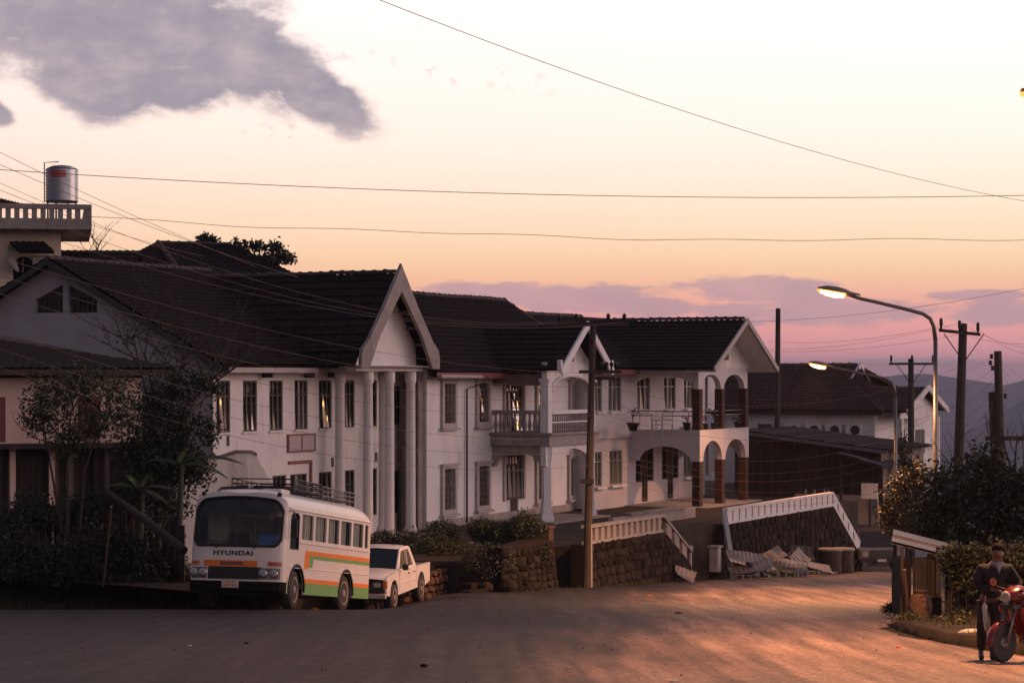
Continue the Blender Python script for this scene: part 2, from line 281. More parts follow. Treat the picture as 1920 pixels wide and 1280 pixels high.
# ------------------------------------------------------------------ builders
def tag(o, label, cat, group=None):
    o['label'] = label; o['category'] = cat
    if group: o['group'] = group
    return o
def thing(name, label, cat, loc=(0, 0, 0), rot=(0, 0, 0), group=None):
    o = bpy.data.objects.new(name, None); C.objects.link(o); o.empty_display_size = .3
    o.location = loc; o.rotation_euler = rot
    return tag(o, label, cat, group)
def sthing(name, label, cat, s, d, z, group=None):      # a thing standing in the street frame: local x along the street, y away from it
    x, y = sxy(s, d); o = thing(name, label, cat, (x, y, z), (0, 0, math.pi/2-TH), group)
    return o
class MB:
    def __init__(self, o=(0, 0, 0)): self.v = []; self.f = []; self.o = o; self.mi = []; self.mats = []; self.cur = 0
    def use(self, m):
        if m not in self.mats: self.mats.append(m)
        self.cur = self.mats.index(m); return self
    def add(self, vs, fs):
        b = len(self.v); o = self.o
        self.v += [(p[0]-o[0], p[1]-o[1], p[2]-o[2]) for p in vs]
        for f in fs: self.f.append(tuple(b+i for i in f)); self.mi.append(self.cur)
        return self
    def box(self, x0, x1, y0, y1, z0, z1):
        return self.add([(x0, y0, z0), (x1, y0, z0), (x1, y1, z0), (x0, y1, z0), (x0, y0, z1), (x1, y0, z1), (x1, y1, z1), (x0, y1, z1)],
            [(0, 3, 2, 1), (4, 5, 6, 7), (0, 1, 5, 4), (1, 2, 6, 5), (2, 3, 7, 6), (3, 0, 4, 7)])
    def quad(self, a, b, c, d): return self.add([a, b, c, d], [(0, 1, 2, 3)])
    def slab(self, pts, off):           # polygon extruded by a vector
        n = len(pts); q = [tuple(p[i]+off[i] for i in range(3)) for p in pts]
        return self.add(list(pts)+q, [tuple(range(n))[::-1], tuple(range(n, 2*n))]+[(i, (i+1) % n, n+(i+1) % n, n+i) for i in range(n)])
    def tube(self, pts, r, n=8, cap=True):
        pts = [Vector(p) for p in pts]; k = len(pts)
        rs = r if isinstance(r, (list, tuple)) else [r]*k
        vs = []; up = None
        for i, p in enumerate(pts):
            tg = (pts[min(i+1, k-1)]-pts[max(i-1, 0)]).normalized()
            if up is None: up = Vector((0, 0, 1)) if abs(tg.z) < .9 else Vector((1, 0, 0))
            a = tg.cross(up)
            if a.length < 1e-4: a = tg.cross(Vector((0, 1, 0)))
            a.normalize(); b2 = a.cross(tg).normalized(); up = b2
            for j in range(n):
                t = 2*math.pi*j/n; vs.append(p+rs[i]*(math.cos(t)*a+math.sin(t)*b2))
        fs = [(i*n+j, i*n+(j+1) % n, (i+1)*n+(j+1) % n, (i+1)*n+j) for i in range(k-1) for j in range(n)]
        if cap: fs += [tuple(range(n))[::-1], tuple(range((k-1)*n, k*n))]
        return self.add([tuple(v) for v in vs], fs)
    def lathe(self, prof, c, n=12, axis='z'):
        vs = []
        for (r, h) in prof:
            for j in range(n):
                t = 2*math.pi*j/n; a, b2 = r*math.cos(t), r*math.sin(t)
                vs.append({'z': (c[0]+a, c[1]+b2, c[2]+h), 'y': (c[0]+a, c[1]+h, c[2]+b2), 'x': (c[0]+h, c[1]+a, c[2]+b2)}[axis])
        k = len(prof)
        fs = [(i*n+j, i*n+(j+1) % n, (i+1)*n+(j+1) % n, (i+1)*n+j) for i in range(k-1) for j in range(n)]
        fs += [tuple(range(n))[::-1], tuple(range((k-1)*n, k*n))]
        return self.add(vs, fs)
    def plate(self, outer, holes, w0, w1, fn):      # flat sheet with openings; fn maps (u, v, w) to 3D
        rings = [outer]+list(holes)
        flat = [Vector((p[0], p[1])) for r in rings for p in r]; edges = []; k0 = 0
        for r in rings:
            edges += [(k0+i, k0+(i+1) % len(r)) for i in range(len(r))]; k0 += len(r)
        cv, _, cf = geometry.delaunay_2d_cdt(flat, edges, [], 0, 1e-6)[:3]
        def inside(x, y):
            c = False
            for r in rings:
                j = len(r)-1
                for i in range(len(r)):
                    if (r[i][1] > y) != (r[j][1] > y) and x < (r[j][0]-r[i][0])*(y-r[i][1])/(r[j][1]-r[i][1])+r[i][0]: c = not c
                    j = i
            return c
        tris = [t for t in cf if inside(sum(cv[i].x for i in t)/3, sum(cv[i].y for i in t)/3)]
        n = len(cv); vs = [fn(p.x, p.y, w0) for p in cv]+[fn(p.x, p.y, w1) for p in cv]
        fs = [tuple(t) for t in tris]+[tuple(n+i for i in t[::-1]) for t in tris]
        self.add(vs, fs)
        vs = [fn(p[0], p[1], w0) for p in flat]+[fn(p[0], p[1], w1) for p in flat]; n = len(flat); fs = []
        b = 0
        for r in rings:
            k = len(r)
            fs += [(b+i, b+(i+1) % k, n+b+(i+1) % k, n+b+i) for i in range(k)]; b += k
        return self.add(vs, fs)
    def mesh(self, name, m=None, smooth=False):
        me = bpy.data.meshes.new(name); me.from_pydata(self.v, [], self.f)
        if self.mats:
            for q in self.mats: me.materials.append(M[q])
            me.polygons.foreach_set('material_index', self.mi)
        else: me.materials.append(M[m] if isinstance(m, str) else m)
        if smooth: me.polygons.foreach_set('use_smooth', [True]*len(me.polygons))
        me.update()
        import bmesh
        bm = bmesh.new(); bm.from_mesh(me); bmesh.ops.recalc_face_normals(bm, faces=bm.faces[:]); bm.to_mesh(me); bm.free()
        return me
    def build(self, name, m, parent=None, smooth=False, bevel=0, label=None):
        o = bpy.data.objects.new(name, self.mesh(name, m, smooth)); C.objects.link(o)
        if parent: o.parent = parent
        if bevel:
            b = o.modifiers.new('bevel', 'BEVEL'); b.width = bevel; b.segments = 2; b.limit_method = 'ANGLE'
        if label: o['label'] = label
        return o
def inst(me, name, parent=None, loc=(0, 0, 0), rot=(0, 0, 0), sc=(1, 1, 1)):
    o = bpy.data.objects.new(name, me); C.objects.link(o)
    if parent: o.parent = parent
    o.location = loc; o.rotation_euler = rot; o.scale = sc
    return o
def struct(o): o['kind'] = 'structure'; return o
def rect(u0, u1, v0, v1): return [(u0, v0), (u1, v0), (u1, v1), (u0, v1)]
def arch(u0, u1, v0, spring, rise, n=12):   # opening with a rounded head
    c, a = (u0+u1)/2, (u1-u0)/2
    return [(u0, v0), (u1, v0)]+[(c+a*math.cos(math.pi*i/n), spring+rise*math.sin(math.pi*i/n)) for i in range(n+1)]
def FS(d0=0): return lambda u, v, w: (u, d0+w, v)       # sheet parallel to the street
def FD(s0=0): return lambda u, v, w: (s0+w, u, v)       # sheet square to the street

def tiled(mb, el, er, rr, rl, course=.3, wave=.28, amp=.022, thick=.1):
    """sloping roof plane of real tile courses: eave left/right, ridge right/left"""
    el, er, rr, rl = map(Vector, (el, er, rr, rl))
    nrm = (er-el).cross(rl-el)
    if nrm.length < 1e-6: nrm = (er-el).cross(rr-el)
    nrm.normalize()
    if nrm.z < 0: nrm = -nrm
    L = max((rl-el).length, (rr-er).length); nc = max(2, int(L/course)); W = max((er-el).length, (rr-rl).length); nw = max(4, int(W/wave))*3
    vs = []; fs = []
    for c in range(nc):
        for e, lift in ((0, .045), (1, .0)):
            t = (c+e)/nc; a = el.lerp(rl, t); b = er.lerp(rr, t)
            for j in range(nw+1):
                p = a.lerp(b, j/nw)+nrm*(lift+amp*math.cos(2*math.pi*j/3)+thick)
                vs.append(tuple(p))
        k = 2*c*(nw+1)
        fs += [(k+j, k+j+1, k+nw+1+j+1, k+nw+1+j) for j in range(nw)]
        if c: fs += [(k-nw-1+j, k-nw-1+j+1, k+j+1, k+j) for j in range(nw)]
    mb.add(vs, fs)
    # underside and rim
    lo = [tuple(p) for p in (el, er, rr, rl)]; hi = [tuple(p+nrm*(thick-amp)) for p in (el, er, rr, rl)]
    mb.add(lo+hi, [(0, 1, 2, 3), (0, 1, 5, 4), (1, 2, 6, 5), (2, 3, 7, 6), (3, 0, 4, 7)])
_ridge = {}
def ridge_tiles(parent, a, b, o, step=.42, r=.13, m='ridge'):
    a, b = Vector(a)-Vector(o), Vector(b)-Vector(o); L = (b-a).length; n = max(1, int(L/step)); dr = (b-a).normalized()
    key = m
    if key not in _ridge:
        q = MB()
        for x0, x1, rr in ((0, .46, r*.92), (.36, .46, r*1.12)):
            pts = [(math.cos(math.pi*i/6)*rr, math.sin(math.pi*i/6)*rr) for i in range(7)]
            q.add([(x0, y, z-.02) for y, z in pts]+[(x1, y, z-.02) for y, z in pts], [(i, i+1, 8+i, 7+i) for i in range(6)]+[tuple(range(7)), tuple(range(7, 14))])
        _ridge[key] = q.mesh('ridge_tile', m)
    for i in range(n):
        p = a.lerp(b, i/n); 
        inst(_ridge[key], 'ridge_tile', parent, p+Vector((0, 0, random.uniform(-.012, .012)-.02)), dr.to_track_quat('X', 'Z').to_euler(), (L/n/step, 1, 1))

# leaves: thousands of small quads spread through ellipsoid clumps
def leaf_mesh(name, blobs, n, size, m, seed=0, shell=.55, aspect=2.0, droop=0, m2=None, frac2=.0, clip=None):
    rg = np.random.default_rng(seed)
    w = np.array([b[3]*b[4]*b[5] for b in blobs])**.75; w /= w.sum()
    idx = rg.choice(len(blobs), n, p=w); B = np.array([b[:6] for b in blobs])[idx]
    v = rg.normal(size=(n, 3)); v /= np.linalg.norm(v, axis=1)[:, None]
    wv = np.array([noise.noise(Vector(q*1.9+b_*.7+seed)) for q, b_ in zip(v, B[:, :3])]) if n < 20000 else 0
    rad = (1+.55*wv)*(shell+(1-shell)*rg.random(n)**.7)*np.where(rg.random(n) < .3, rg.random(n)**.4, 1)
    c = B[:, :3]+v*rad[:, None]*B[:, 3:6]
    ax = rg.normal(size=(n, 3)); ax[:, 2] -= droop; ax /= np.linalg.norm(ax, axis=1)[:, None]
    ay = np.cross(ax, rg.normal(size=(n, 3))); ay /= np.linalg.norm(ay, axis=1)[:, None]
    sz = size*(.45+.75*rg.random(n)+.7*rg.random(n)**4)
    h = ax*(sz/2)[:, None]; g = ay*(sz/2/aspect)[:, None]
    P = np.stack([c-h, c+g*1.0-h*.1, c+h, c-g-h*.1], 1).reshape(-1, 3)
    me = bpy.data.meshes.new(name); me.vertices.add(n*4); me.vertices.foreach_set('co', P.ravel().astype(np.float32))
    me.loops.add(n*4); me.loops.foreach_set('vertex_index', np.arange(n*4, dtype=np.int32))
    me.polygons.add(n); me.polygons.foreach_set('loop_start', np.arange(0, n*4, 4, dtype=np.int32)); me.polygons.foreach_set('loop_total', np.full(n, 4, dtype=np.int32))
    me.materials.append(M[m])
    if m2:
        me.materials.append(M[m2]); me.polygons.foreach_set('material_index', (rg.random(n) < frac2).astype(np.int32))
    me.update(calc_edges=True); me.validate()
    return me
def branchy(mb, p, d, L, r, depth, rg, spread=.6, tips=None, gravity=0):
    p = Vector(p); d = Vector(d).normalized(); pts = [p]; rs = [r]; k = 4
    for i in range(k):
        d = (d+Vector((rg.uniform(-.18, .18), rg.uniform(-.18, .18), rg.uniform(-.1, .14)-gravity))).normalized()
        pts.append(pts[-1]+d*L/k); rs.append(r*(1-.45*(i+1)/k))
    mb.tube(pts, rs, 6)
    if depth == 0:
        if tips is not None: tips.append(pts[-1])
        return
    for i in range(rg.choice((2, 3))):
        a = pts[rg.choice((2, 3, 4))]
        nd = (d+Vector((rg.uniform(-1, 1), rg.uniform(-1, 1), rg.uniform(-.3, .8)))*spread).normalized()
        branchy(mb, a, nd, L*rg.uniform(.55, .8), r*.52, depth-1, rg, spread, tips, gravity)

# ------------------------------------------------------------------ ground, road, mountains
def grid_mesh(name, xs, ys, zf, m):
    v = [(x, y, zf(x, y)) for y in ys for x in xs]; nx = len(xs)
    f = [(j*nx+i, j*nx+i+1, (j+1)*nx+i+1, (j+1)*nx+i) for j in range(len(ys)-1) for i in range(nx-1)]
    me = bpy.data.meshes.new(name); me.from_pydata(v, [], f); me.materials.append(M[m])
    me.polygons.foreach_set('use_smooth', [True]*len(f)); me.update()
    o = bpy.data.objects.new(name, me); C.objects.link(o); return struct(o)
def lin(a, b, n): return [a+(b-a)*i/n for i in range(n+1)]
xs = [-7000, -3000, -1200, -500, -200, -90]+lin(-60, 60, 120)+[90, 200, 500, 1200, 3000, 7000]
ys = [-300, -120, -60, -30, -10]+lin(0, 150, 130)+[160, 180, 210, 260, 340, 500, 800, 1300, 2000, 3000, 4500, 6500, 9000]
grid_mesh('ground', xs, ys, lambda x, y: gz(x, y)-.05+(.03*noise.noise(Vector((x*.8, y*.8, 0))) if 20 < y < 130 and abs(x) < 50 else 0), 'earth')

XL = [(-5, -25), (40, -25), (54, -24), (56.3, -17), (57.3, -12), (58.5, -6.4), (61.5, -2.2), (63, -.7), (68, 2.3), (79, 6.4), (83, 8.4), (93, 13), (115, 19.5), (126, 23)]
XR = [(-5, 16), (20, 11), (29, 8.2), (33, 7.25), (37, 6.9), (40.8, 6.95), (41.6, 8.6), (43, 9.2), (50, 9.4), (58, 10.8), (75, 14.5), (107, 20.4), (126, 27)]
def interp(tb, y):
    for (a, b), (c2, d2) in zip(tb, tb[1:]):
        if y <= c2: return b+(d2-b)*max(0, (y-a)/(c2-a))
    return tb[-1][1]
def road_material():
    m = bpy.data.materials.new('dusty_asphalt'); m.use_nodes = True; nt = m.node_tree; b = nt.nodes['Principled BSDF']
    N = nt.nodes.new; L = nt.links.new
    t = N('ShaderNodeTexCoord')
    # bend the coordinates so that the dust streaks follow the curve of the road
    w = N('ShaderNodeTexNoise'); w.inputs['Scale'].default_value = .05; L(t.outputs['Object'], w.inputs['Vector'])
    mp = N('ShaderNodeMapping'); mp.inputs['Rotation'].default_value = (0, 0, R(24)); mp.inputs['Scale'].default_value = (.55, .085, 1); L(t.outputs['Object'], mp.inputs[0])
    ad = N('ShaderNodeVectorMath'); ad.operation = 'MULTIPLY_ADD'; L(w.outputs['Color'], ad.inputs[0]); ad.inputs[1].default_value = (1.6, .7, 0); L(mp.outputs[0], ad.inputs[2])
    n = N('ShaderNodeTexNoise'); n.inputs['Scale'].default_value = 1.0; n.inputs['Detail'].default_value = 7; n.inputs['Roughness'].default_value = .6; L(ad.outputs[0], n.inputs['Vector'])
    r = N('ShaderNodeValToRGB'); els = r.color_ramp.elements
    els[0].position = .33; els[0].color = (.105, .076, .066, 1); els[1].position = .68; els[1].color = (.27, .185, .15, 1)
    e = els.new(.5); e.color = (.17, .118, .099, 1); L(n.outputs[0], r.inputs[0])
    # bus side dark asphalt; bend dusty, its colour also paled for the lamp-lit sheen
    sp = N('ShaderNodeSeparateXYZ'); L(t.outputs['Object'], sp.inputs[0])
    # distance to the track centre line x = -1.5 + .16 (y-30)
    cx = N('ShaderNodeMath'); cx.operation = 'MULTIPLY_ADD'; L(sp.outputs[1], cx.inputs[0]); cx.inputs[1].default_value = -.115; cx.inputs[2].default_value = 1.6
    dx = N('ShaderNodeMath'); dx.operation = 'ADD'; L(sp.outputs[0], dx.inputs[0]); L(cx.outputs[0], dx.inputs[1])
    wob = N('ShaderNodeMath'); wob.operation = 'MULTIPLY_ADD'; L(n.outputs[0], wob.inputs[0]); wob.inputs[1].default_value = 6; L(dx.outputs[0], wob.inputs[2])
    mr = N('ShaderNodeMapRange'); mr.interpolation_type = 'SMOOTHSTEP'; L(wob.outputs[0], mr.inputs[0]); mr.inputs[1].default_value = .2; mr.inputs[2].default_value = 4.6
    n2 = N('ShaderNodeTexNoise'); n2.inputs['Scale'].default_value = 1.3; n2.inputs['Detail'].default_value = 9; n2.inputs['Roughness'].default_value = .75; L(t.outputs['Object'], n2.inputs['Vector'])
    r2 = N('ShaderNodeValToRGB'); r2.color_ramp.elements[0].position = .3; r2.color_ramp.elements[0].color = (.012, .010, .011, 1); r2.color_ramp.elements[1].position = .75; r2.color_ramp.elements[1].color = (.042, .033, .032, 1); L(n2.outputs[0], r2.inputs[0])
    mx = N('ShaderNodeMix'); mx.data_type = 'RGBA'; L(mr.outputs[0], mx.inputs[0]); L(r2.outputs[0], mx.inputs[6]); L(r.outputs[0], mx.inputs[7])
    n3 = N('ShaderNodeTexNoise'); n3.inputs['Scale'].default_value = 9; n3.inputs['Detail'].default_value = 6; L(t.outputs['Object'], n3.inputs['Vector'])
    hs = N('ShaderNodeHueSaturation'); ma = N('ShaderNodeMath'); ma.operation = 'MULTIPLY_ADD'; L(n3.outputs[0], ma.inputs[0]); ma.inputs[1].default_value = 1.6; ma.inputs[2].default_value = .2
    L(ma.outputs[0], hs.inputs['Value']); L(mx.outputs[2], hs.inputs['Color']); # fine dust lines dragged along by wheels, and grit
    mp5 = N('ShaderNodeMapping'); mp5.inputs['Rotation'].default_value = (0, 0, R(24)); mp5.inputs['Scale'].default_value = (3.2, .10, 1); L(t.outputs['Object'], mp5.inputs[0])
    ad5 = N('ShaderNodeVectorMath'); ad5.operation = 'MULTIPLY_ADD'; L(w.outputs['Color'], ad5.inputs[0]); ad5.inputs[1].default_value = (6, 1, 0); L(mp5.outputs[0], ad5.inputs[2])
    n5 = N('ShaderNodeTexNoise'); n5.inputs['Scale'].default_value = 1; n5.inputs['Detail'].default_value = 5; L(ad5.outputs[0], n5.inputs['Vector'])
    n6 = N('ShaderNodeTexNoise'); n6.inputs['Scale'].default_value = 22; n6.inputs['Detail'].default_value = 3; L(t.outputs['Object'], n6.inputs['Vector'])
    q5 = N('ShaderNodeMapRange'); L(n5.outputs[0], q5.inputs[0]); q5.inputs[1].default_value = .32; q5.inputs[2].default_value = .68; q5.inputs[3].default_value = .62; q5.inputs[4].default_value = 1.4
    q6 = N('ShaderNodeMapRange'); L(n6.outputs[0], q6.inputs[0]); q6.inputs[1].default_value = .3; q6.inputs[2].default_value = .7; q6.inputs[3].default_value = .55; q6.inputs[4].default_value = 1.5
    m56 = N('ShaderNodeMath'); m56.operation = 'MULTIPLY'; L(q5.outputs[0], m56.inputs[0]); L(q6.outputs[0], m56.inputs[1])
    hs2 = N('ShaderNodeHueSaturation'); L(m56.outputs[0], hs2.inputs['Value']); L(hs.outputs[0], hs2.inputs['Color']); L(hs2.outputs[0], b.inputs['Base Color'])
    b.inputs['Roughness'].default_value = .72; b.inputs['Specular IOR Level'].default_value = .2
    bp = N('ShaderNodeBump'); bp.inputs['Strength'].default_value = .9; bp.inputs['Distance'].default_value = .03
    n4 = N('ShaderNodeTexNoise'); n4.inputs['Scale'].default_value = 5; n4.inputs['Detail'].default_value = 8; L(t.outputs['Object'], n4.inputs['Vector'])
    L(n4.outputs[0], bp.inputs['Height']); L(bp.outputs[0], b.inputs['Normal'])
    return m
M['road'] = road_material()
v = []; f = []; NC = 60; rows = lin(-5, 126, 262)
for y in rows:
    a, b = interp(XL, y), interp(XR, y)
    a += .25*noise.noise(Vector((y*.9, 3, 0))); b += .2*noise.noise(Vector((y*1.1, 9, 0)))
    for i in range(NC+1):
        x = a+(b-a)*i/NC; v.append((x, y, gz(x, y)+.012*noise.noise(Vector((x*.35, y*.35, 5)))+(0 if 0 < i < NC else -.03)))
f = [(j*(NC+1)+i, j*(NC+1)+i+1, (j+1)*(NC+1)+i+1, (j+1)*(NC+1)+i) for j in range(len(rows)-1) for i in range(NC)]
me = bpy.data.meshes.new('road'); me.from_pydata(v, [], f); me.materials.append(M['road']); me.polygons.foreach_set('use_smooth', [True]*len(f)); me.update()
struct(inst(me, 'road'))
# raised earth verge on the right, with the open drain in front of it
def strip(name, pts, h0, h1, m, w=.5):
    pass
VR = [(22, 11.2), (29, 8.6), (33, 7.55), (37, 7.15), (40.3, 7.25)]
mb = MB(); rg = random.Random(3)
rowv = []
for y in lin(22, 41.2, 48):
    x0 = interp(VR, y)+.12*noise.noise(Vector((y*1.6, 1, 2))); h = .14+.09*noise.noise(Vector((y*1.3, 4, 2)))
    if y > 40: h *= max(.1, (41.3-y)/1.3)
    row = [(x0, -.25), (x0-.03, h*.85), (x0+.12, h)]+[(x0+.4+k*.9, h+.06*noise.noise(Vector((k, y, 1)))) for k in range(14)]
    rowv.append([(x, y, gz(min(x, 7.5+max(0, y-41)*.19+3), y)+dz) for x, dz in row])
nn = len(rowv[0])
mb.add([p for r0 in rowv for p in r0], [(j*nn+i, j*nn+i+1, (j+1)*nn+i+1, (j+1)*nn+i) for j in range(len(rowv)-1) for i in range(nn-1)])
struct(mb.build('verge', 'earth', smooth=True))
# earth bank on the left side, below the garden fence
mb = MB(); rowv = []
for x in lin(-27, -6.0, 60):
    y0 = 57.6+.25*noise.noise(Vector((x*.7, 2, 2)))+max(0, x+9)*.5; row = []
    for k, (dy, h) in enumerate(((-.1, -.1), (.1, .12), (.5, .28), (1.2, .45), (2.2, .75), (4, 1.0), (9, 1.3), (22, 2.2))):
        row.append((x, y0+dy, gz(x, y0+dy)+h+.07*noise.noise(Vector((x*1.2, k*2.0, 4)))))
    rowv.append(row)
nn = len(rowv[0])
mb.add([p for r0 in rowv for p in r0], [(j*nn+i, j*nn+i+1, (j+1)*nn+i+1, (j+1)*nn+i) for j in range(len(rowv)-1) for i in range(nn-1)])
struct(mb.build('bank', 'earth', smooth=True))
# garden terrace behind the stone walls
mb = MB(); rowv = []
for s in [-16, -14, -12, -10, -9, -8.6, -6.1, -6.0]+[-5, -4, -3, -2.05, -2.0, -1, .2, .25]+lin(1, 44, 43):
    e = 2.15 if s < -6.05 else (2.9 if -2.02 < s < .22 else .36 if s < 29.2 else 3.2); h_ = FLOOR-.02-(.15 if s < -6.05 else 0)
    rowv.append([(sxy(s, d)[0], sxy(s, d)[1], h+.05*noise.noise(Vector((s, d, 0)))) for d, h in ((e-.01, -9), (e, h_), (e+1.6, (h_+FLOOR-.05)/2), (e+4, FLOOR-.06), (9, FLOOR-.06), (26, FLOOR-.06), (27, -12))])
nn = 7
mb.add([p for r0 in rowv for p in r0], [(j*nn+i, j*nn+i+1, (j+1)*nn+i+1, (j+1)*nn+i) for j in range(len(rowv)-1) for i in range(nn-1)])
struct(mb.build('terrace', 'earth'))

# far mountains
def ridge_h(x, y, base, prof, seed):
    return 0
def mountain(y0, prof, depth, seed, zlow):
    xs2 = lin(prof[0][0], prof[-1][0], 220); rowsn = 16; v = []; 
    for j in range(rowsn+1):
        t = j/rowsn
        for x in xs2:
            top = interp(prof, x)
            q = noise.fractal(Vector((x*.0022, seed, 0)), 1.0, 2.0, 6)*22+noise.fractal(Vector((x*.0022, t*2.2, seed)), 1.0, 2.0, 5)*60*math.sin(math.pi*min(t*1.0, 1))
            v.append((x, y0-depth*(1-t), zlow+(top+q-zlow)*(t**1.15)))
    # far side falls away
    for x in xs2: v.append((x, y0+depth, zlow))
    n = len(xs2); f = [(j*n+i, j*n+i+1, (j+1)*n+i+1, (j+1)*n+i) for j in range(rowsn+1) for i in range(n-1)]
    me = bpy.data.meshes.new('mountains'); me.from_pydata(v, [], f); me.materials.append(M['mountain']); me.polygons.foreach_set('use_smooth', [True]*len(f)); me.update()
    struct(inst(me, 'mountains'))
mountain(5600, [(-4200, -40), (-2000, -60), (-600, -70), (300, -60), (900, 0), (1080, 10), (1150, 2), (1250, -12), (1290, -20), (1400, 0), (1800, 20), (2600, 10), (4500, 10)], 1500, 3.3, -430)
mountain(3600, [(-3400, -180), (-1000, -220), (200, -230), (620, -160), (740, -120), (820, -70), (900, -20), (1100, 10), (1700, 0), (3400, -40)], 1100, 8.1, -430)
# ------------------------------------------------------------------ windows shared by the houses (x along wall, y into wall, z up)
_wc = {}; PANES = []
def wmesh(key, fn):
    if key not in _wc: _wc[key] = fn()
    return _wc[key]
def window(parent, o, s, d, z, w, h, kind, name='window'):
    """kind 'casement': dark tall casements; 'surround': proud surround and lattice; 'alu': aluminium strips; returns the window part"""
    def frame():
        q = MB(); t = .05
        if kind == 'surround':
            e = .17
            q.plate(rect(-w/2-e, w/2+e, -e, h+e), [rect(-w/2, w/2, 0, h)], -.10, .14, FS())
            q.box(-w/2-e-.06, w/2+e+.06, -.16, -.1, h+e-.06, h+e+.03)
        else:
            q.plate(rect(-w/2, w/2, 0, h), [rect(-w/2+t, w/2-t, t, h-t)], .04, .12, FS())
        return q.mesh('window', {'casement': 'frame_dark', 'surround': 'frame_pale', 'alu': 'alu'}[kind])
    r = inst(wmesh((kind, w, h, 'f'), frame), name, parent, (s-o[0], d-o[1], z-o[2]))
    ncol = {'casement': 3, 'surround': 4, 'alu': max(2, round(w/.45))}[kind]
    tr = h*.70
    def bars():
        q = MB()
        if kind == 'surround':
            for i in range(1, ncol): q.box(-w/2+w*i/ncol-.012, -w/2+w*i/ncol+.012, .03, .06, 0, h)
            for i in range(1, 7): q.box(-w/2, w/2, .032, .052, h*i/7-.012, h*i/7+.012)
            for i in range(ncol):
                for j in (1, 3, 5):
                    cx, cz = -w/2+w*(i+.5)/ncol, h*(j+.5)/7
                    q.tube([(cx+.06*math.cos(a*math.pi/4), .04, cz+.06*math.sin(a*math.pi/4)) for a in range(9)], .01, 4, cap=False)
        else:
            for i in range(1, ncol): q.box(-w/2+w*i/ncol-.028, -w/2+w*i/ncol+.028, .045, .115, .05, h-.05)
            q.box(-w/2+.05, w/2-.05, .05, .11, tr-.025, tr+.025)
        return q.mesh('bars', {'casement': 'frame_dark', 'surround': 'grille', 'alu': 'alu'}[kind])
    inst(wmesh((kind, w, h, 'b'), bars), 'grille' if kind == 'surround' else 'glazing_bar', r)
    for i in range(ncol if kind != 'surround' else 2):
        k = ncol if kind != 'surround' else 2
        a, b = -w/2+w*i/k+.03, -w/2+w*(i+1)/k-.03
        tilt = random.uniform(-.075, -.012)
        pn = inst(wmesh((kind, w, h, 'p', i), lambda: MB().box(a, b, .075, .083, .03, h-.03).mesh('pane', 'glass')), 'pane', r, (0, .0, 0), (tilt, 0, random.uniform(-.03, .03))); PANES.append((r, pn, (a+b)/2, h))
    if kind != 'casement':
        e = .17 if kind == 'surround' else 0
        inst(wmesh((kind, w, h, 's'), lambda: MB().box(-w/2-e-.08, w/2+e+.08, -.2, .1, -e-.09, -e-.003).mesh('sill', 'frame_pale' if kind == 'surround' else 'plaster')), 'sill', r)
    else:
        inst(wmesh((kind, w, h, 's'), lambda: MB().box(-w/2-.05, w/2+.05, -.06, .1, -.07, -.003).mesh('sill', 'plaster')), 'sill', r)
    return r
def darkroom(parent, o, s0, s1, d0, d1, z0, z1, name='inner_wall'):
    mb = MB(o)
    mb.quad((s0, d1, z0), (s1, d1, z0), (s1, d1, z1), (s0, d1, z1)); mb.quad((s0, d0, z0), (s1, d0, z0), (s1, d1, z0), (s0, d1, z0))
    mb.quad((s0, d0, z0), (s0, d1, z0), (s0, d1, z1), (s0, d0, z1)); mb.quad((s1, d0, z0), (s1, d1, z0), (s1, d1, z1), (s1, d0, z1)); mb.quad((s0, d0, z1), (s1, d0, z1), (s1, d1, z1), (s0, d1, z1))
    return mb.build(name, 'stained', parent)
def column(parent, o, s, d, z0, z1, r, m='plaster', cap=True):
    prof = [(r*1.35, 0), (r*1.35, .16), (r*1.12, .22), (r*1.05, .28), (r, .4), (r*.96, (z1-z0)*.6), (r*.92, z1-z0-.42), (r*1.12, z1-z0-.38), (r*1.14, z1-z0-.02)] if cap else [(r*1.2, 0), (r*1.2, .3), (r, .34), (r*.97, z1-z0)]
    mb = MB(); mb.lathe(prof, (0, 0, 0), 20)
    key = ('col', round(r, 3), round(z1-z0, 2), m)
    me = wmesh(key, lambda: mb.mesh('column', m, True))
    return inst(me, 'column', parent, (s-o[0], d-o[1], z0-o[2]))
def pipe(parent, o, pts, r=.05, name='downpipe', m='steel'):
    return MB(o).tube(pts, r, 8).build(name, m, parent, True)

# ================================================================== house with the columned portico
o1 = (S(400, 9.6), 9.6, FLOOR)
h1 = sthing('portico_house', 'white two storey house with tall round columns under a steep pointed gable, behind the bus', 'house', *o1)
sL = o1[0]; sR = 3.31; EV = 2.12; dm = 9.6; dr = 15.75; zr = 5.55
upx = [418, 469, 518.5, 565, 610]; us = [S(p, dm) for p in upx]; stp = (us[-1]-us[0])/4
us = [us[0]+stp*i for i in range(7)]
W1, H1 = .80, 1.62; zu = .09
holes = [rect(s-W1/2, s+W1/2, zu, zu+H1) for s in us]
lowers = [(S(524, dm), .8), (S(560, dm), 1.02), (us[4], .8), (us[5], .8), (us[6], .8)]
zl0, zl1 = -3.02, -1.38
holes += [rect(s-w/2, s+w/2, zl0, zl1) for s, w in lowers]
mb = MB(o1); mb.plate(rect(sL, sR, FLOOR-.5, EV+.12), holes, 0, .25, FS(dm)); mb.build('street_wall', 'plaster', h1)
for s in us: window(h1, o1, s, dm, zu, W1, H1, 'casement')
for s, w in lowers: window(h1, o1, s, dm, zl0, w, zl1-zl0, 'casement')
darkroom(h1, o1, sL+.1, sR-.05, dm+.26, dm+3.5, FLOOR, EV)
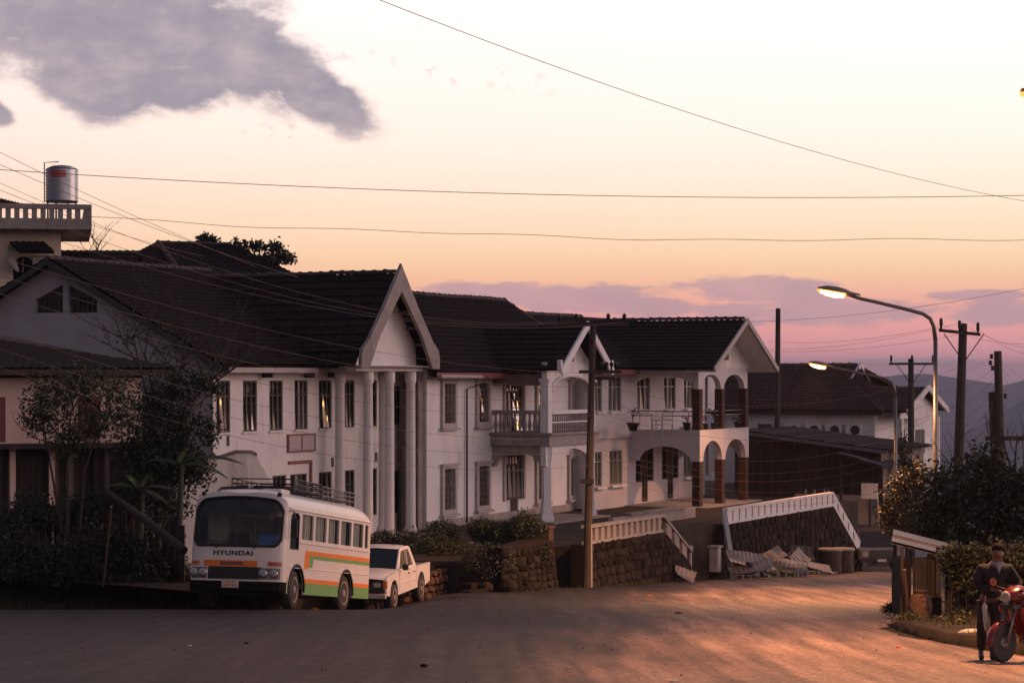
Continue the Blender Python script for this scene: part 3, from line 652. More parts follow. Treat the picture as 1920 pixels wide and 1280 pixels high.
# gable wall facing the camera, with the two-light vent under the ridge
zs = lambda d: EV+.10+(zr-EV)*(1-abs(d-dr)/(dr-9.1)) if True else 0
g0, g1 = 9.63, 2*dr-9.63
vent = [[(D(118, sL), Z(586, sL, 15.4)), (D(118, sL), Z(533, sL, 15.4)), (D(66, sL), Z(562, sL, 16)), (D(66, sL), Z(586, sL, 16))],
        [(D(182, sL), Z(586, sL, 14)), (D(182, sL), Z(562, sL, 14)), (D(128, sL), Z(533, sL, 15)), (D(128, sL), Z(586, sL, 15))]]
mb = MB(o1); mb.plate([(g0, FLOOR-.5), (g0, zs(g0)-.05), (dr, zs(dr)-.05), (g1, zs(g1)-.05), (g1, FLOOR-.5)], vent, 0, .22, FD(sL)); mb.build('gable_wall', 'gable_grey', h1)
for vv in vent:
    u0, u1, v0, v1 = min(p[0] for p in vv), max(p[0] for p in vv), min(p[1] for p in vv), max(p[1] for p in vv)
    q = MB(o1); q.plate(vv, [], .12, .14, FD(sL)); vo = q.build('gable_vent', 'frame_dark', h1)
    q = MB(o1)
    for k in range(1, 6): q.box(sL+.05, sL+.12, u0+(u1-u0)*k/6-.02, u0+(u1-u0)*k/6+.02, v0, v0+(v1-v0)*.55)
    q.build('slat', 'frame_dark', vo)
mb = MB(o1); mb.box(sL, sR, g1-.2, g1, FLOOR-.5, EV+.1); mb.box(sR, sR+.2, g0+.3, g1, FLOOR-.5, EV); mb.build('rear_wall', 'plaster', h1)
# main roof
mb = MB(o1); e0 = sL-.45
tiled(mb, (e0, 9.05, EV), (6.2, 9.05, EV), (6.2, dr, zr), (e0, dr, zr)); tiled(mb, (6.2, 2*dr-9.05, EV), (e0, 2*dr-9.05, EV), (e0, dr, zr), (6.2, dr, zr))
mb.build('main_roof', 'rooftile', h1)
ridge_tiles(h1, (e0, dr, zr+.1), (1.6, dr, zr+.1), o1)
mb = MB(o1)
for sgn in (-1, 1):
    mb.slab([(e0-.06, dr, zr+.08), (e0-.06, dr+sgn*6.75, EV+.04), (e0-.06, dr+sgn*6.75, EV-.16), (e0-.06, dr, zr-.12)], (.055, 0, 0))
mb.build('verge_board', 'frame_dark', h1)
mb = MB(o1); mb.box(sL, -1.7, 8.98, 9.03, EV-.16, EV+.0); mb.build('fascia', 'frame_pale', h1)
mb = MB(o1); mb.box(sL, -1.7, 9.05, 9.58, EV-.12, EV-.09); mb.build('soffit', 'soffit', h1)
for px in (502, 580, 625): 
    s = S(px, 9.4); mb = MB(o1); mb.box(s-.04, s+.04, 9.2, 9.58, EV-.32, EV-.14); mb.build('eaves_bracket', 'iron', h1)
for px, py in ((427, 826), (623, 866), (705, 856)):
    s = S(px, dm); z = Z(py, s, dm); q = MB(o1); q.box(s-.06, s+.06, dm-.03, dm+.02, z-.16, z+.16); q.build('wall_vent', 'iron', h1)
# notice board
sa, sb = S(538, dm), S(589, dm); za, zb = Z(848, sa, dm), Z(814, sa, dm)
mb = MB(o1); mb.plate(rect(sa, sb, za, zb), [rect(sa+.05, (sa+sb)/2-.02, za+.05, zb-.05), rect((sa+sb)/2+.02, sb-.05, za+.05, zb-.05)], -.07, -.005, FS(dm)); nb = mb.build('notice_board', 'trim_red', h1)
for a, b in ((sa+.05, (sa+sb)/2-.02), ((sa+sb)/2+.02, sb-.05)): MB(o1).box(a, b, dm-.05, dm-.02, za+.05, zb-.05).build('board_panel', 'board_pink', nb)
# brown surround of the ground floor window
sa, sb, zt = S(544, dm), S(583, dm), Z(863, S(560, dm), dm)
mb = MB(o1); mb.box(sb-.1, sb, dm-.06, dm-.003, FLOOR, zt); mb.box(S(540, dm), sb-.1, dm-.06, dm-.003, zt-.1, zt); mb.build('window_trim', 'trim_red', h1)
# entrance bay between the wall and the next house
ea, eb = S(713, 9.9), S(790, 9.85)
d1, d2 = S(715, 9.9), S(760, 9.9)
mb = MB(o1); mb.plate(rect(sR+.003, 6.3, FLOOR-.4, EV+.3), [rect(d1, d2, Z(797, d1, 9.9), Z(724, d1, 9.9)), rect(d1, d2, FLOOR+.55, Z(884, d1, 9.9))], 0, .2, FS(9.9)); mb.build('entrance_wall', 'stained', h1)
for za, zb, nm in ((Z(797, d1, 9.9), Z(724, d1, 9.9), 'window'), (FLOOR+.55, Z(884, d1, 9.9), 'entrance_door')):
    mb = MB(o1); mb.plate(rect(d1, d2, za, zb), [rect(d1+.07+(d2-d1)*i/3, d1-.03+(d2-d1)*(i+1)/3, za+.07, zb-.07) for i in range(3)], .05, .12, FS(9.9)); wf = mb.build(nm, 'frame_dark', h1)
    for i in range(3): MB(o1).box(d1+.05+(d2-d1)*i/3, d1-.01+(d2-d1)*(i+1)/3, 9.98, 9.99, za+.06, zb-.06).build('pane', 'glass_dark', wf)
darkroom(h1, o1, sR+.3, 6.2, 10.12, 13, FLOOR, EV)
# portico
pc = S(752, 7.4); cs = [-.21, 1.21, 2.67]; hw = 2.56
for s in cs: column(h1, o1, s, 8.0, FLOOR+.02, 2.02, .17)
for s in (-.21, 2.67): column(h1, o1, s, 9.1, FLOOR+.02, 2.02, .17)
mb = MB(o1); mb.box(pc-2.25, pc+2.25, 7.82, 8.18, 2.02, 2.22); mb.box(-.4, -.02, 8.183, 9.597, 2.02, 2.2); mb.box(2.5, 2.86, 8.183, 9.6, 2.02, 2.2); mb.build('beam', 'plaster', h1)
mb = MB(o1); mb.box(-.6, 3.2, 7.6, 9.6, FLOOR-.5, FLOOR+.02); mb.build('porch_floor', 'concrete', h1)
zap = 5.30
prof = [(0, zap), (1.2, 3.98), (2.15, 2.92), (hw, 2.60)]
def zroof(x):
    x = abs(x)
    for (a, za), (b, zb) in zip(prof, prof[1:]):
        if x <= b: return za+(zb-za)*(x-a)/(b-a)
    return prof[-1][1]
mb = MB(o1)
for sg in (-1, 1):
    for (a, za), (b, zb) in zip(prof, prof[1:]):
        A, B, Cc, Dd = (pc+sg*b, 7.5, zb), (pc+sg*b, dr, zb), (pc+sg*a, dr, za), (pc+sg*a, 7.5, za)
        tiled(mb, A, B, Cc, Dd, thick=.06)
    A = (pc+sg*hw, 7.5, 2.60); B = (pc+sg*(hw+.12), 7.5, 2.2)
    tiled(mb, (pc+sg*(hw+.25), 7.5, 2.18), (pc+sg*(hw+.25), dr-4, 2.18), (pc+sg*hw, dr-4, 2.6), (pc+sg*hw, 7.5, 2.6), course=.2, thick=.03)
mb.build('portico_roof', 'rooftile', h1)
ridge_tiles(h1, (pc, 7.6, zap+.08), (pc, dr, zap+.08), o1)
# thick concrete bargeboards: outline with flared feet
out = [(pc, zap+.30), (pc-.11, zap+.16)]+[(pc-x, z+.14) for x, z in prof[1:]]+[(pc-hw-.08, 2.5), (pc-hw-.08, 2.10), (pc-hw+.42, 2.10), (pc-hw+.62, 2.42), (pc-1.42, 3.22), (pc, 4.72)]
outr = [(2*pc-u, v) for u, v in out[::-1]]
mb = MB(o1); mb.plate(out[:-1]+[(pc-.003, 4.72), (pc-.003, zap+.30)], [], 0, .13, FS(7.36)); mb.build('bargeboard', 'concrete_pale', h1)
mb = MB(o1); mb.plate([(2*pc-u, v) for u, v in (out[:-1]+[(pc-.003, 4.72), (pc-.003, zap+.30)])], [], 0, .13, FS(7.36)); mb.build('bargeboard', 'concrete_pale', h1)
MB(o1).tube([(pc, 7.42, zap+.2), (pc, 7.42, zap+.36)], [.06, .04], 8).build('finial', 'concrete_pale', h1)
mb = MB(o1); mb.plate([(pc-2.2, 2.22), (pc+2.2, 2.22), (pc+2.1, zroof(2.1)-.05), (pc+1.2, zroof(1.2)-.05), (pc, zap-.08), (pc-1.2, zroof(1.2)-.05), (pc-2.1, zroof(2.1)-.05)], [], 0, .15, FS(8.05)); mb.build('pediment', 'plaster', h1)
mb = MB(o1); mb.box(pc-2.3, pc+2.3, 7.5, 8.05, 2.16, 2.2); mb.build('pediment_ledge', 'concrete_pale', h1)
for sg in (-1, 1):
    for x in (.5, 1.0, 1.5, 2.0):
        z = zroof(x)-.1; mb = MB(o1); mb.box(pc+sg*x-.05, pc+sg*x+.05, 7.49, 8.05, z-.1, z); mb.build('purlin', 'soffit', h1)
# gutter and downpipe at the corner with the next house
pipe(h1, o1, [(pc+hw+.2, 7.9, 2.15), (pc+hw+.2, 8.6, 1.95), (4.9, 9.3, 1.55), (5.0, 9.75, 1.3), (5.0, 9.8, FLOOR)], .06)
mb = MB(o1); mb.box(5.15, 5.5, 9.1, 9.88, FLOOR-.3, EV-.1); mb.build('pilaster', 'stained', h1)

# ================================================================== middle house with the baluster balcony
o2 = (5.59, 9.0, FLOOR)
h2 = sthing('balcony_house', 'white house with grey window surrounds and a small arched balcony behind the concrete pole', 'house', *o2)
d2w = 9.0; E2 = 1.98; sE = 18.0
ww, wh = .80, 1.45
win2 = []
for px in (840, 904): win2.append((S(px, d2w), Z(796, S(840, d2w), d2w)+.06, ww, wh-.0))
for px in (840, 904, 1015, 1075): win2.append((S(px, d2w), -3.05, ww, 1.5))
win2 += [(S(1015, d2w), .02, ww, 1.5), (S(1077, d2w), .02, ww, 1.5)]
dsx = S(963, d2w); dw = 1.55
holes = [rect(s-w/2, s+w/2, z, z+h) for s, z, w, h in win2]+[rect(dsx-dw/2, dsx+dw/2, -.35, 1.62), rect(dsx-dw/2, dsx+dw/2, -2.95, -1.22), rect(dsx-.36, dsx+.5, FLOOR, -2.953)]
holes[-2:] = [[(dsx-dw/2, -2.95), (dsx-.3, -2.95), (dsx-.3, FLOOR+.05), (dsx+.4, FLOOR+.05), (dsx+.4, -2.95), (dsx+dw/2, -2.95), (dsx+dw/2, -1.22), (dsx-dw/2, -1.22)]]
mb = MB(o2); mb.plate(rect(5.59, sE, FLOOR-.35, E2+.1), holes, 0, .22, FS(d2w)); mb.build('street_wall', 'plaster2', h2)
mb = MB(o2); mb.box(5.59, 5.79, d2w+.222, 14.5, FLOOR-.3, E2); mb.box(5.79, sE, 14.3, 14.5, FLOOR-.3, E2); mb.build('side_wall', 'plaster2', h2)
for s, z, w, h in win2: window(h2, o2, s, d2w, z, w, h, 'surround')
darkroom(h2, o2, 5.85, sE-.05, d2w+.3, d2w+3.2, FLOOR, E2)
mb = MB(o2); mb.box(5.57, 17.9, d2w-.06, d2w-.003, FLOOR-.4, FLOOR+.22); mb.build('plinth', 'concrete', h2)
# french doors, upper and lower
for z0, z1, nm in ((-.35, 1.62, 'balcony_door'), (-2.95, -1.22, 'window')):
    k = 4; zt = z1-.42
    hl = [rect(dsx-dw/2+.05+(dw-.05)*i/k, dsx-dw/2+(dw-.05)*(i+1)/k, z0+.08, zt) for i in range(k)]+[rect(dsx-dw/2+.05+(dw-.05)*i/6, dsx-dw/2+(dw-.05)*(i+1)/6, zt+.08, z1-.07) for i in range(6)]; dpan = []
    mb = MB(o2); mb.plate(rect(dsx-dw/2, dsx+dw/2, z0, z1), hl, .05, .12, FS(d2w)); fr = mb.build(nm, 'wood_brown', h2)
    for u in hl:
        c_ = ((u[0][0]+u[1][0])/2, d2w+.08, (u[0][1]+u[2][1])/2); w_ = (u[1][0]-u[0][0])/2+.01; h_ = (u[2][1]-u[0][1])/2+.01
        pq = MB().box(-w_, w_, 0, .008, -h_, h_).build('pane', 'glass', fr); pq.location = tuple(c_[i]-o2[i] for i in range(3)); pq.rotation_euler = (random.uniform(-.09, -.05) if h_ < .25 else random.uniform(-.06, -.01), 0, 0); dpan.append((pq, h_))
    if nm == 'balcony_door': DOOR_PANES = (fr, dpan)
    mb = MB(o2)
    for i in range(k):
        for j in range(1, 5):
            zz = z0+.1+(zt-z0-.1)*j/5; mb.box(dsx-dw/2+.05+(dw-.05)*i/k, dsx-dw/2+(dw-.05)*(i+1)/k, d2w+.03, d2w+.05, zz-.012, zz+.012)
    mb.build('grille', 'grille', fr)
    mb = MB(o2); mb.plate(rect(dsx-dw/2-.14, dsx+dw/2+.14, z0-.02, z1+.14), [rect(dsx-dw/2, dsx+dw/2, z0-.02+.001, z1)], -.08, .0-.003, FS(d2w)); mb.build('door_surround', 'frame_pale', h2)
MB(o2).box(dsx-.29, dsx+.39, d2w+.06, d2w+.1, FLOOR+.05, -2.96).build('door_panel', 'wood_brown', h2)
# roof: hipped at the far end
mb = MB(o2); r2 = 12.0; zr2 = 4.93; ra, rb = 5.3, 17.53; e2d = 8.45; ez = E2-.06
tiled(mb, (5.3, e2d, ez), (20.3, e2d, ez), (rb, r2, zr2), (5.3, r2, zr2)); tiled(mb, (20.3, 15.6, ez), (5.3, 15.6, ez), (5.3, r2, zr2), (rb, r2, zr2)); tiled(mb, (20.3, e2d, ez), (20.3, 15.6, ez), (rb, r2, zr2), (rb, r2, zr2))
mb.build('main_roof', 'rooftile', h2)
ridge_tiles(h2, (5.5, r2, zr2+.1), (rb, r2, zr2+.1), o2); ridge_tiles(h2, (rb, r2, zr2+.1), (20.2, e2d, ez+.1), o2)
mb = MB(o2); mb.box(5.3, 11.0, e2d-.05, e2d-.005, ez-.16, ez+.06); mb.build('fascia', 'trim_red', h2)
mb = MB(o2); mb.tube([(5.4, e2d-.12, ez-.08), (8.6, e2d-.12, ez-.10)], .07, 8); mb.build('gutter', 'frame_pale', h2)
mb = MB(o2); mb.box(5.6, 10.9, e2d, d2w-.003, ez-.14, ez-.11); mb.build('soffit', 'soffit', h2)
sp = S(872, d2w); pipe(h2, o2, [(sp+.6, e2d-.1, ez-.12), (sp+.4, e2d-.05, ez-.32), (sp, d2w-.08, ez-.55), (sp, d2w-.08, FLOOR)], .035, m='iron')
# balcony: floor, columns, arches, balusters
bA, bB, bF = 10.68, 14.9, 6.6; zb0 = -.78; zb1 = -.38
mb = MB(o2); mb.box(bA-.15, bB+.15, bF-.12, d2w-.003, zb0, zb1); mb.build('balcony_floor', 'concrete', h2)
mb = MB(o2); mb.box(bA-.25, bB+.25, bF-.24, d2w-.005, zb1, zb1+.09); mb.build('balcony_ledge', 'concrete_pale', h2)
rg = random.Random(5)
cw = .34
colz = [(bA, bF), (bB-cw, bF)]
for (s, d) in colz:
    mb = MB(o2); mb.box(s, s+cw, d, d+cw, zb1+.09, 1.62); mb.box(s-.05, s+cw+.05, d-.05, d+cw+.05, 1.62, 1.76); mb.build('balcony_column', 'plaster2', h2)
    mb = MB(o2); c = (s+cw/2, d+cw/2)
    pf = [(.34, 0), (.34, .1), (.26, .35), (.21, .7), (.20, 2.2), (.24, 2.4), (.26, 2.85)]
    mb.lathe(pf, (c[0], c[1], FLOOR-.02), 4); mb.build('porch_column', 'plaster2', h2)
# street face: an arch over each storey
mb = MB(o2); mb.plate(rect(bA, bB, 1.76-.55, 2.2), [], 0, .2, FS(bF+.05)) if False else None
mb.plate([(bA+.003, 1.2), (bA+.003, 2.35), (bB-.003, 2.35), (bB-.003, 1.2), (bB-cw, 1.2)]+[((bA+bB)/2+((bB-bA)/2-cw)*math.cos(math.pi*i/14), 1.2+.62*math.sin(math.pi*i/14)) for i in range(15)]+[(bA+cw, 1.2)], [], 0, .22, FS(bF+.06)); mb.build('upper_arch', 'plaster2', h2)
mb = MB(o2)
ar = [((bA+bB)/2+((bB-bA)/2-cw)*math.cos(math.pi*i/14), 1.2+.62*math.sin(math.pi*i/14), bF+.02) for i in range(15)]
mb.tube([(p[0], p[2], p[1]+.06) for p in ar], .07, 6); mb.build('arch_moulding', 'plaster2', h2)
mb = MB(o2)
mb.plate([(bA-.1, -1.55), (bA-.1, zb0-.003), (bB+.1, zb0-.003), (bB+.1, -1.55), (bB-cw, -1.6)]+[((bA+bB)/2+((bB-bA)/2-cw)*math.cos(math.pi*i/14), -1.6+.66*math.sin(math.pi*i/14)) for i in range(15)]+[(bA+cw, -1.6)], [], 0, .22, FS(bF+.05)); mb.build('lower_arch', 'plaster2', h2)
# side arch facing the camera
mb = MB(o2); a0, a1 = bF+.28, d2w-.01
mb.plate([(a0, -1.6), (a0, zb0-.003), (a1, zb0-.003), (a1, -1.6), (a1-.08, -1.6)]+[((a0+a1)/2-.02+((a1-a0)/2-.1)*math.cos(-math.pi*i/14+math.pi*2), -1.6+.55*math.sin(math.pi*i/14)) for i in range(15)]+[(a0+.08, -1.6)], [], 0, .2, FD(bA)); mb.build('side_arch', 'concrete', h2)
mb = MB(o2); mb.plate([(a0-.1, 1.5), (a0-.1, 1.9), (a1, 1.9), (a1, 1.5)], [], 0, .2, FD(bA+.05)); mb.build('lintel', 'soffit', h2)
bal = MB(); bal.lathe([(.045, 0), (.06, .03), (.045, .08), (.05, .12), (.085, .28), (.05, .46), (.04, .62), (.06, .66), (.05, .70)], (0, 0, 0), 8)
bme = bal.mesh('baluster', 'concrete_pale', True)
n = 10
for i in range(n):
    d = bF+.42+(d2w-.12-bF-.42)*i/(n-1)
    inst(bme, 'baluster', h2, (bA+.1-o2[0], d-o2[1], zb1+.09-o2[2]))
for i in range(17):
    s = bA+.5+(bB-cw-.2-bA-.5)*i/16
    inst(bme, 'baluster', h2, (s-o2[0], bF+.12-o2[1], zb1+.09-o2[2]), sc=(.8, .8, 1))
mb = MB(o2); mb.box(bA-.02, bA+.24, bF+.35, d2w-.003, zb1+.79, zb1+.93); mb.build('handrail', 'concrete_pale', h2)
mb = MB(o2); mb.box(bA+cw+.003, bB-cw-.003, bF-.02, bF+.25, zb1+.79, zb1+.93); mb.box(bA+cw+.003, bB-cw-.003, bF+.04, bF+.2, zb1+.45, zb1+.5); mb.build('handrail', 'plaster2', h2)
mb = MB(o2); mb.box(bA-.5, bB+.4, bF-.5, d2w-.07, FLOOR-.55, FLOOR-.02); mb.build('porch_floor', 'concrete_pale', h2)
# balcony gable
pc2 = 12.82; pf = 6.0; hw2 = 2.32; za2 = 3.80; ze2 = 2.05
mb = MB(o2)
for sg in (-1, 1): tiled(mb, (pc2+sg*hw2, pf, ze2), (pc2+sg*hw2, r2-1.2, ze2), (pc2, r2-1.2, za2), (pc2, pf, za2), thick=.06)
mb.build('balcony_roof', 'rooftile', h2)
for sg in (-1, 1):
    mb = MB(o2); mb.plate([(pc2+sg*.003, za2+.18), (pc2+sg*.003, za2-.14), (pc2+sg*(hw2-.1), ze2-.16), (pc2+sg*(hw2+.06), ze2-.1), (pc2+sg*(hw2+.06), ze2+.1)], [], 0, .09, FS(pf-.1)); mb.build('bargeboard', 'plaster2', h2)
    mb = MB(o2); mb.box(pc2+sg*(hw2+.02)-.07, pc2+sg*(hw2+.02)+.07, pf-.06, pf+.1, ze2-.05, ze2+.42); mb.build('finial', 'plaster2', h2)
mb = MB(o2); mb.plate([(bA-.1, 2.353), (bB+.1, 2.353), (bB-.25, ze2+.35), (pc2, za2-.15), (bA+.3, ze2+.35)], [arch(pc2-.35, pc2+.35, 2.42, 2.85, .35)], 0, .15, FS(bF+.1)); mb.build('pediment', 'plaster2', h2)
MB(o2).plate(arch(pc2-.36, pc2+.36, 2.41, 2.85, .36), [], 0, .03, FS(bF+.2)).build('attic_vent', 'wood_brown', h2)
mb = MB(o2)
for i in range(5): mb.box(bA, bB, bF+.4+i*.45, bF+.46+i*.45, 1.95, 2.05)
mb.quad((bA, bF+.2, 2.08), (bB, bF+.2, 2.08), (bB, d2w, 2.08), (bA, d2w, 2.08)); mb.build('balcony_ceiling', 'soffit', h2)

# ================================================================== tiled house with brick columns and wide arches
o3 = (17.9, 8.2, FLOOR)
h3 = sthing('arcade_house', 'pale tiled house with red brick columns, wide arches and a deep railed balcony', 'house', *o3)
d3 = 8.2; E3 = 2.12; s3a, s3b = 18.02, 30.5
W3 = []
for px, w in ((1122, .7), (1153, 1.3), (1206, 1.45), (1256, 1.3), (1292, 1.2)): W3.append((S(px, d3), Z(769, S(1206, d3), d3), w, 1.45))
W3.append((S(1337, d3), Z(769, S(1206, d3), d3), 1.3, 1.45))
for px, w in ((1122, .7), (1155, 1.3), (1292, 1.3), (1338, 1.2)): W3.append((S(px, d3), -2.72, w, 1.45))
# two pairs of doors flanked by glass on the ground floor
dd = [(S(1209, d3), 1.95), (S(1257, d3), 1.9)]
holes = [rect(s-w/2, s+w/2, z, z+h) for s, z, w, h in W3]
for s, w in dd: holes.append([(s-w/2, -2.72), (s-.33, -2.72), (s-.33, FLOOR+.03), (s+.33, FLOOR+.03), (s+.33, -2.72), (s+w/2, -2.72), (s+w/2, -1.12), (s-w/2, -1.12)])
mb = MB(o3); mb.plate(rect(s3a, s3b, FLOOR-.4, E3+.1), holes, 0, .22, FS(d3)); mb.build('street_wall', 'plaster_tile', h3)
MB(o3).box(s3a, s3a+.2, d3+.223, 13, FLOOR, E3).build('side_wall', 'plaster_tile', h3); MB(o3).box(s3b-.2, s3b, d3+.223, 16, FLOOR, E3).build('side_wall', 'plaster_tile', h3)
for s, z, w, h in W3: window(h3, o3, s, d3, z, w, h, 'alu')
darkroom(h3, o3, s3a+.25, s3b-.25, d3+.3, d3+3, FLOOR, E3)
for s, w in dd:
    hl = [rect(s-w/2+.05, s-.4, -2.66, -1.18), rect(s+.4, s+w/2-.05, -2.66, -1.18), rect(s-.27, s-.02, FLOOR+.2, -1.18), rect(s+.02, s+.27, FLOOR+.2, -1.18)]
    mb = MB(o3); mb.plate([(s-w/2, -2.72), (s-.33, -2.72), (s-.33, FLOOR+.03), (s+.33, FLOOR+.03), (s+.33, -2.72), (s+w/2, -2.72), (s+w/2, -1.12), (s-w/2, -1.12)], hl, .03, .12, FS(d3)); fr = mb.build('double_door', 'wood_brown', h3)
    for k, u in enumerate(hl):
        MB(o3).box(u[0][0]-.01, u[1][0]+.01, d3+.07, d3+.08, u[0][1]-.01, u[2][1]+.01).build('pane' if k < 2 else 'door_leaf', 'glass_dark' if k < 2 else 'wood_dark', fr)
# tiled dado and corner wall of the balcony's near end
bl, br, bf = 21.94, 27.75, 5.0; z20, z21 = -1.30, -.42
mb = MB(o3); mb.box(s3a, bl-.003, d3-.12, d3-.003, z20+.55, .28); mb.build('wall_band', 'plaster_tile', h3)
# balcony slab with the big arch facing the camera
def archpoly(u0, u1, ztop, zsp, a0, a1, rise, n=16):
    c, a = (a0+a1)/2, (a1-a0)/2
    return [(u0, zsp), (u0, ztop), (u1, ztop), (u1, zsp), (a1, zsp)]+[(c+a*math.cos(math.pi*i/n), zsp+rise*math.sin(math.pi*i/n)) for i in range(n+1)]+[(a0, zsp)]
cw3 = .38
mb = MB(o3); mb.plate(archpoly(bf, d3-.003, z21, -1.75, bf+.42, d3-.35, .62), [], 0, .22, FD(bl)); mb.build('side_arch', 'plaster_tile', h3)
mid = S(1357, bf)
q = archpoly(bl+.223, mid, z21, -1.75, bl+cw3, mid-cw3/2, .85)
mb = MB(o3); mb.plate(q, [], 0, .22, FS(bf)); mb.build('street_arch', 'plaster_tile', h3)
q = archpoly(mid+.003, br, z21, -1.75, mid+cw3/2, br-cw3, .85)
mb = MB(o3); mb.plate(q, [], 0, .22, FS(bf)); mb.build('street_arch', 'plaster_tile', h3)
mb = MB(o3); mb.plate(archpoly(bf+.223, d3-.003, z21, -1.75, bf+.42, d3-.35, .62), [], -.22, 0, FD(br)); mb.build('side_arch', 'plaster_tile', h3)
mb = MB(o3); mb.box(bl+.225, br-.225, bf+.225, d3-.003, -.78, -.62); mb.build('balcony_floor', 'plaster', h3)
# brick columns, laid brick by brick
bk = MB().box(-.105, .105, -.05, .05, -.032, .032).mesh('brick', 'brick')
def brick_column(s, d, z0, z1, w=.36, name='brick_column'):
    mb = MB((0, 0, 0)); L0 = (s-o3[0], d-o3[1], z0-o3[2])
    mb.box(.012, w-.012, .012, w-.012, 0, z1-z0); r = mb.build(name, 'mortar', h3); r.location = L0
    nb = int((z1-z0)/.078)
    for k in range(nb):
        z = .04+k*.078
        if k % 2: cs2 = [(.105, .05, 0), (w-.105, .05, 0), (.05, w*.5, 90)]
        else: cs2 = [(w/2, .05, 0), (.05, .105, 90), (.05, w-.105, 90)]
        for x, y, a in cs2: inst(bk, 'brick', r, (x, y, z), (0, 0, R(a)))
    return r
brick_column(bl, bf, FLOOR-.05, -1.753); brick_column(mid-cw3/2, bf, FLOOR-.05, -1.753); brick_column(br-cw3, bf, FLOOR-.05, -1.753)
brick_column(bl, bf, z21, 1.3); brick_column(mid-cw3/2, bf, z21, 1.3); brick_column(br-cw3, bf, z21, 1.3)
# upper arcade
q = archpoly(bl, mid, 2.2, 1.303, bl+cw3, mid-cw3/2, .62); mb = MB(o3); mb.plate(q, [], 0, .25, FS(bf+.06)); mb.build('upper_arch', 'plaster_tile', h3)
q = archpoly(mid+.003, br, 2.2, 1.303, mid+cw3/2, br-cw3, .62); mb = MB(o3); mb.plate(q, [], 0, .25, FS(bf+.06)); mb.build('upper_arch', 'plaster_tile', h3)
mb = MB(o3); mb.plate(archpoly(bf+.32, d3-.003, 2.1, 1.55, bf+.5, d3-.2, .28), [], 0, .2, FD(bl+.08)); mb.build('side_arch', 'plaster', h3)
mb = MB(o3); mb.quad((bl+.3, bf+.32, 2.02), (br, bf+.32, 2.02), (br, d3, 2.02), (bl+.3, d3, 2.02)); mb.build('balcony_ceiling', 'soffit', h3)
# steel rails
for z in (.17, .36):
    pipe(h3, o3, [(bl+.12, d3-.02, z), (bl+.12, bf+.2, z)], .022, 'rail')
    pipe(h3, o3, [(bl+.3, bf+.16, z), (br-.2, bf+.16, z)], .022, 'rail')
for i in range(4): pipe(h3, o3, [(bl+.12, d3-.4-i*.75, z21), (bl+.12, d3-.4-i*.75, .36)], .015, 'rail_post')
mb = MB(o3); mb.box(bl-.6, br+.3, bf-.5, d3-.003, FLOOR-.62, FLOOR-.02); mb.build('porch_floor', 'concrete', h3)
mb = MB(o3); mb.box(bl-.1, br+.1, bf-.9, bf-.503, FLOOR-.62, FLOOR-.25); mb.build('doorstep', 'concrete_pale', h3)
# roofs
r3 = 12.0; zr3 = 4.42; mb = MB(o3)
tiled(mb, (17.6, 7.6, E3-.02), (30.8, 7.6, E3-.02), (30.8, r3, zr3), (17.6, r3, zr3)); tiled(mb, (30.8, 16.4, E3), (17.6, 16.4, E3), (17.6, r3, zr3), (30.8, r3, zr3))
mb.build('main_roof', 'rooftile', h3)
ridge_tiles(h3, (17.6, r3, zr3+.1), (25, r3, zr3+.1), o3)
pc3 = 24.84; g3 = 4.0; hw3 = 3.8; za3 = 4.24; ze3 = 2.16
mb = MB(o3)
for sg in (-1, 1): tiled(mb, (pc3+sg*hw3, g3, ze3), (pc3+sg*hw3, r3-.5, ze3), (pc3, r3-.5, za3), (pc3, g3, za3), thick=.06)
mb.build('gable_roof', 'rooftile', h3)
ridge_tiles(h3, (pc3, g3+.1, za3+.1), (pc3, r3, za3+.1), o3)
for sg in (-1, 1):
    mb = MB(o3); mb.plate([(pc3+sg*.003, za3+.12), (pc3+sg*.003, za3-.12), (pc3+sg*hw3, ze3-.14), (pc3+sg*(hw3+.1), ze3+.05)], [], 0, .07, FS(g3-.08)); mb.build('bargeboard', 'frame_pale', h3)
    mb = MB(o3); L0 = [(pc3, g3, za3-.12), (pc3+sg*(hw3-.05), g3, ze3-.14), (pc3+sg*(hw3-.05), bf+.4, ze3-.14), (pc3, bf+.4, za3-.12)]; mb.quad(*L0); mb.build('soffit', 'plaster', h3)
mb = MB(o3); mb.plate([(pc3-3.2, 2.203), (pc3+3.2, 2.203), (pc3+3.1, ze3+.26), (pc3, za3-.2), (pc3-3.1, ze3+.26)], [arch(pc3-.75, pc3-.12, 2.55, 2.95, .3), arch(pc3+.12, pc3+.75, 2.55, 2.95, .3)], 0, .15, FS(bf+.1)); mb.build('pediment', 'plaster', h3)
for a, b in ((pc3-.76, pc3-.11), (pc3+.11, pc3+.76)): MB(o3).plate(arch(a, b, 2.54, 2.95, .31), [], 0, .03, FS(bf+.2)).build('attic_vent', 'wood_brown', h3)
mb = MB(o3); mb.box(17.65, 21.2, 7.52, 7.57, E3-.2, E3); mb.build('fascia', 'trim_red', h3)
mb = MB(o3); mb.box(17.65, 21.6, 7.6, d3-.003, E3-.17, E3-.13); mb.build('soffit', 'soffit', h3)
# roof sheet skylight
a = Vector((20.2, 9.6, E3+1.05+.2)); MB(o3).quad((21.5, 10.5, 3.80), (22.3, 10.5, 3.80), (22.3, 11.2, 4.16), (21.5, 11.2, 4.16)).build('skylight_sheet', 'tin_blue', h3)

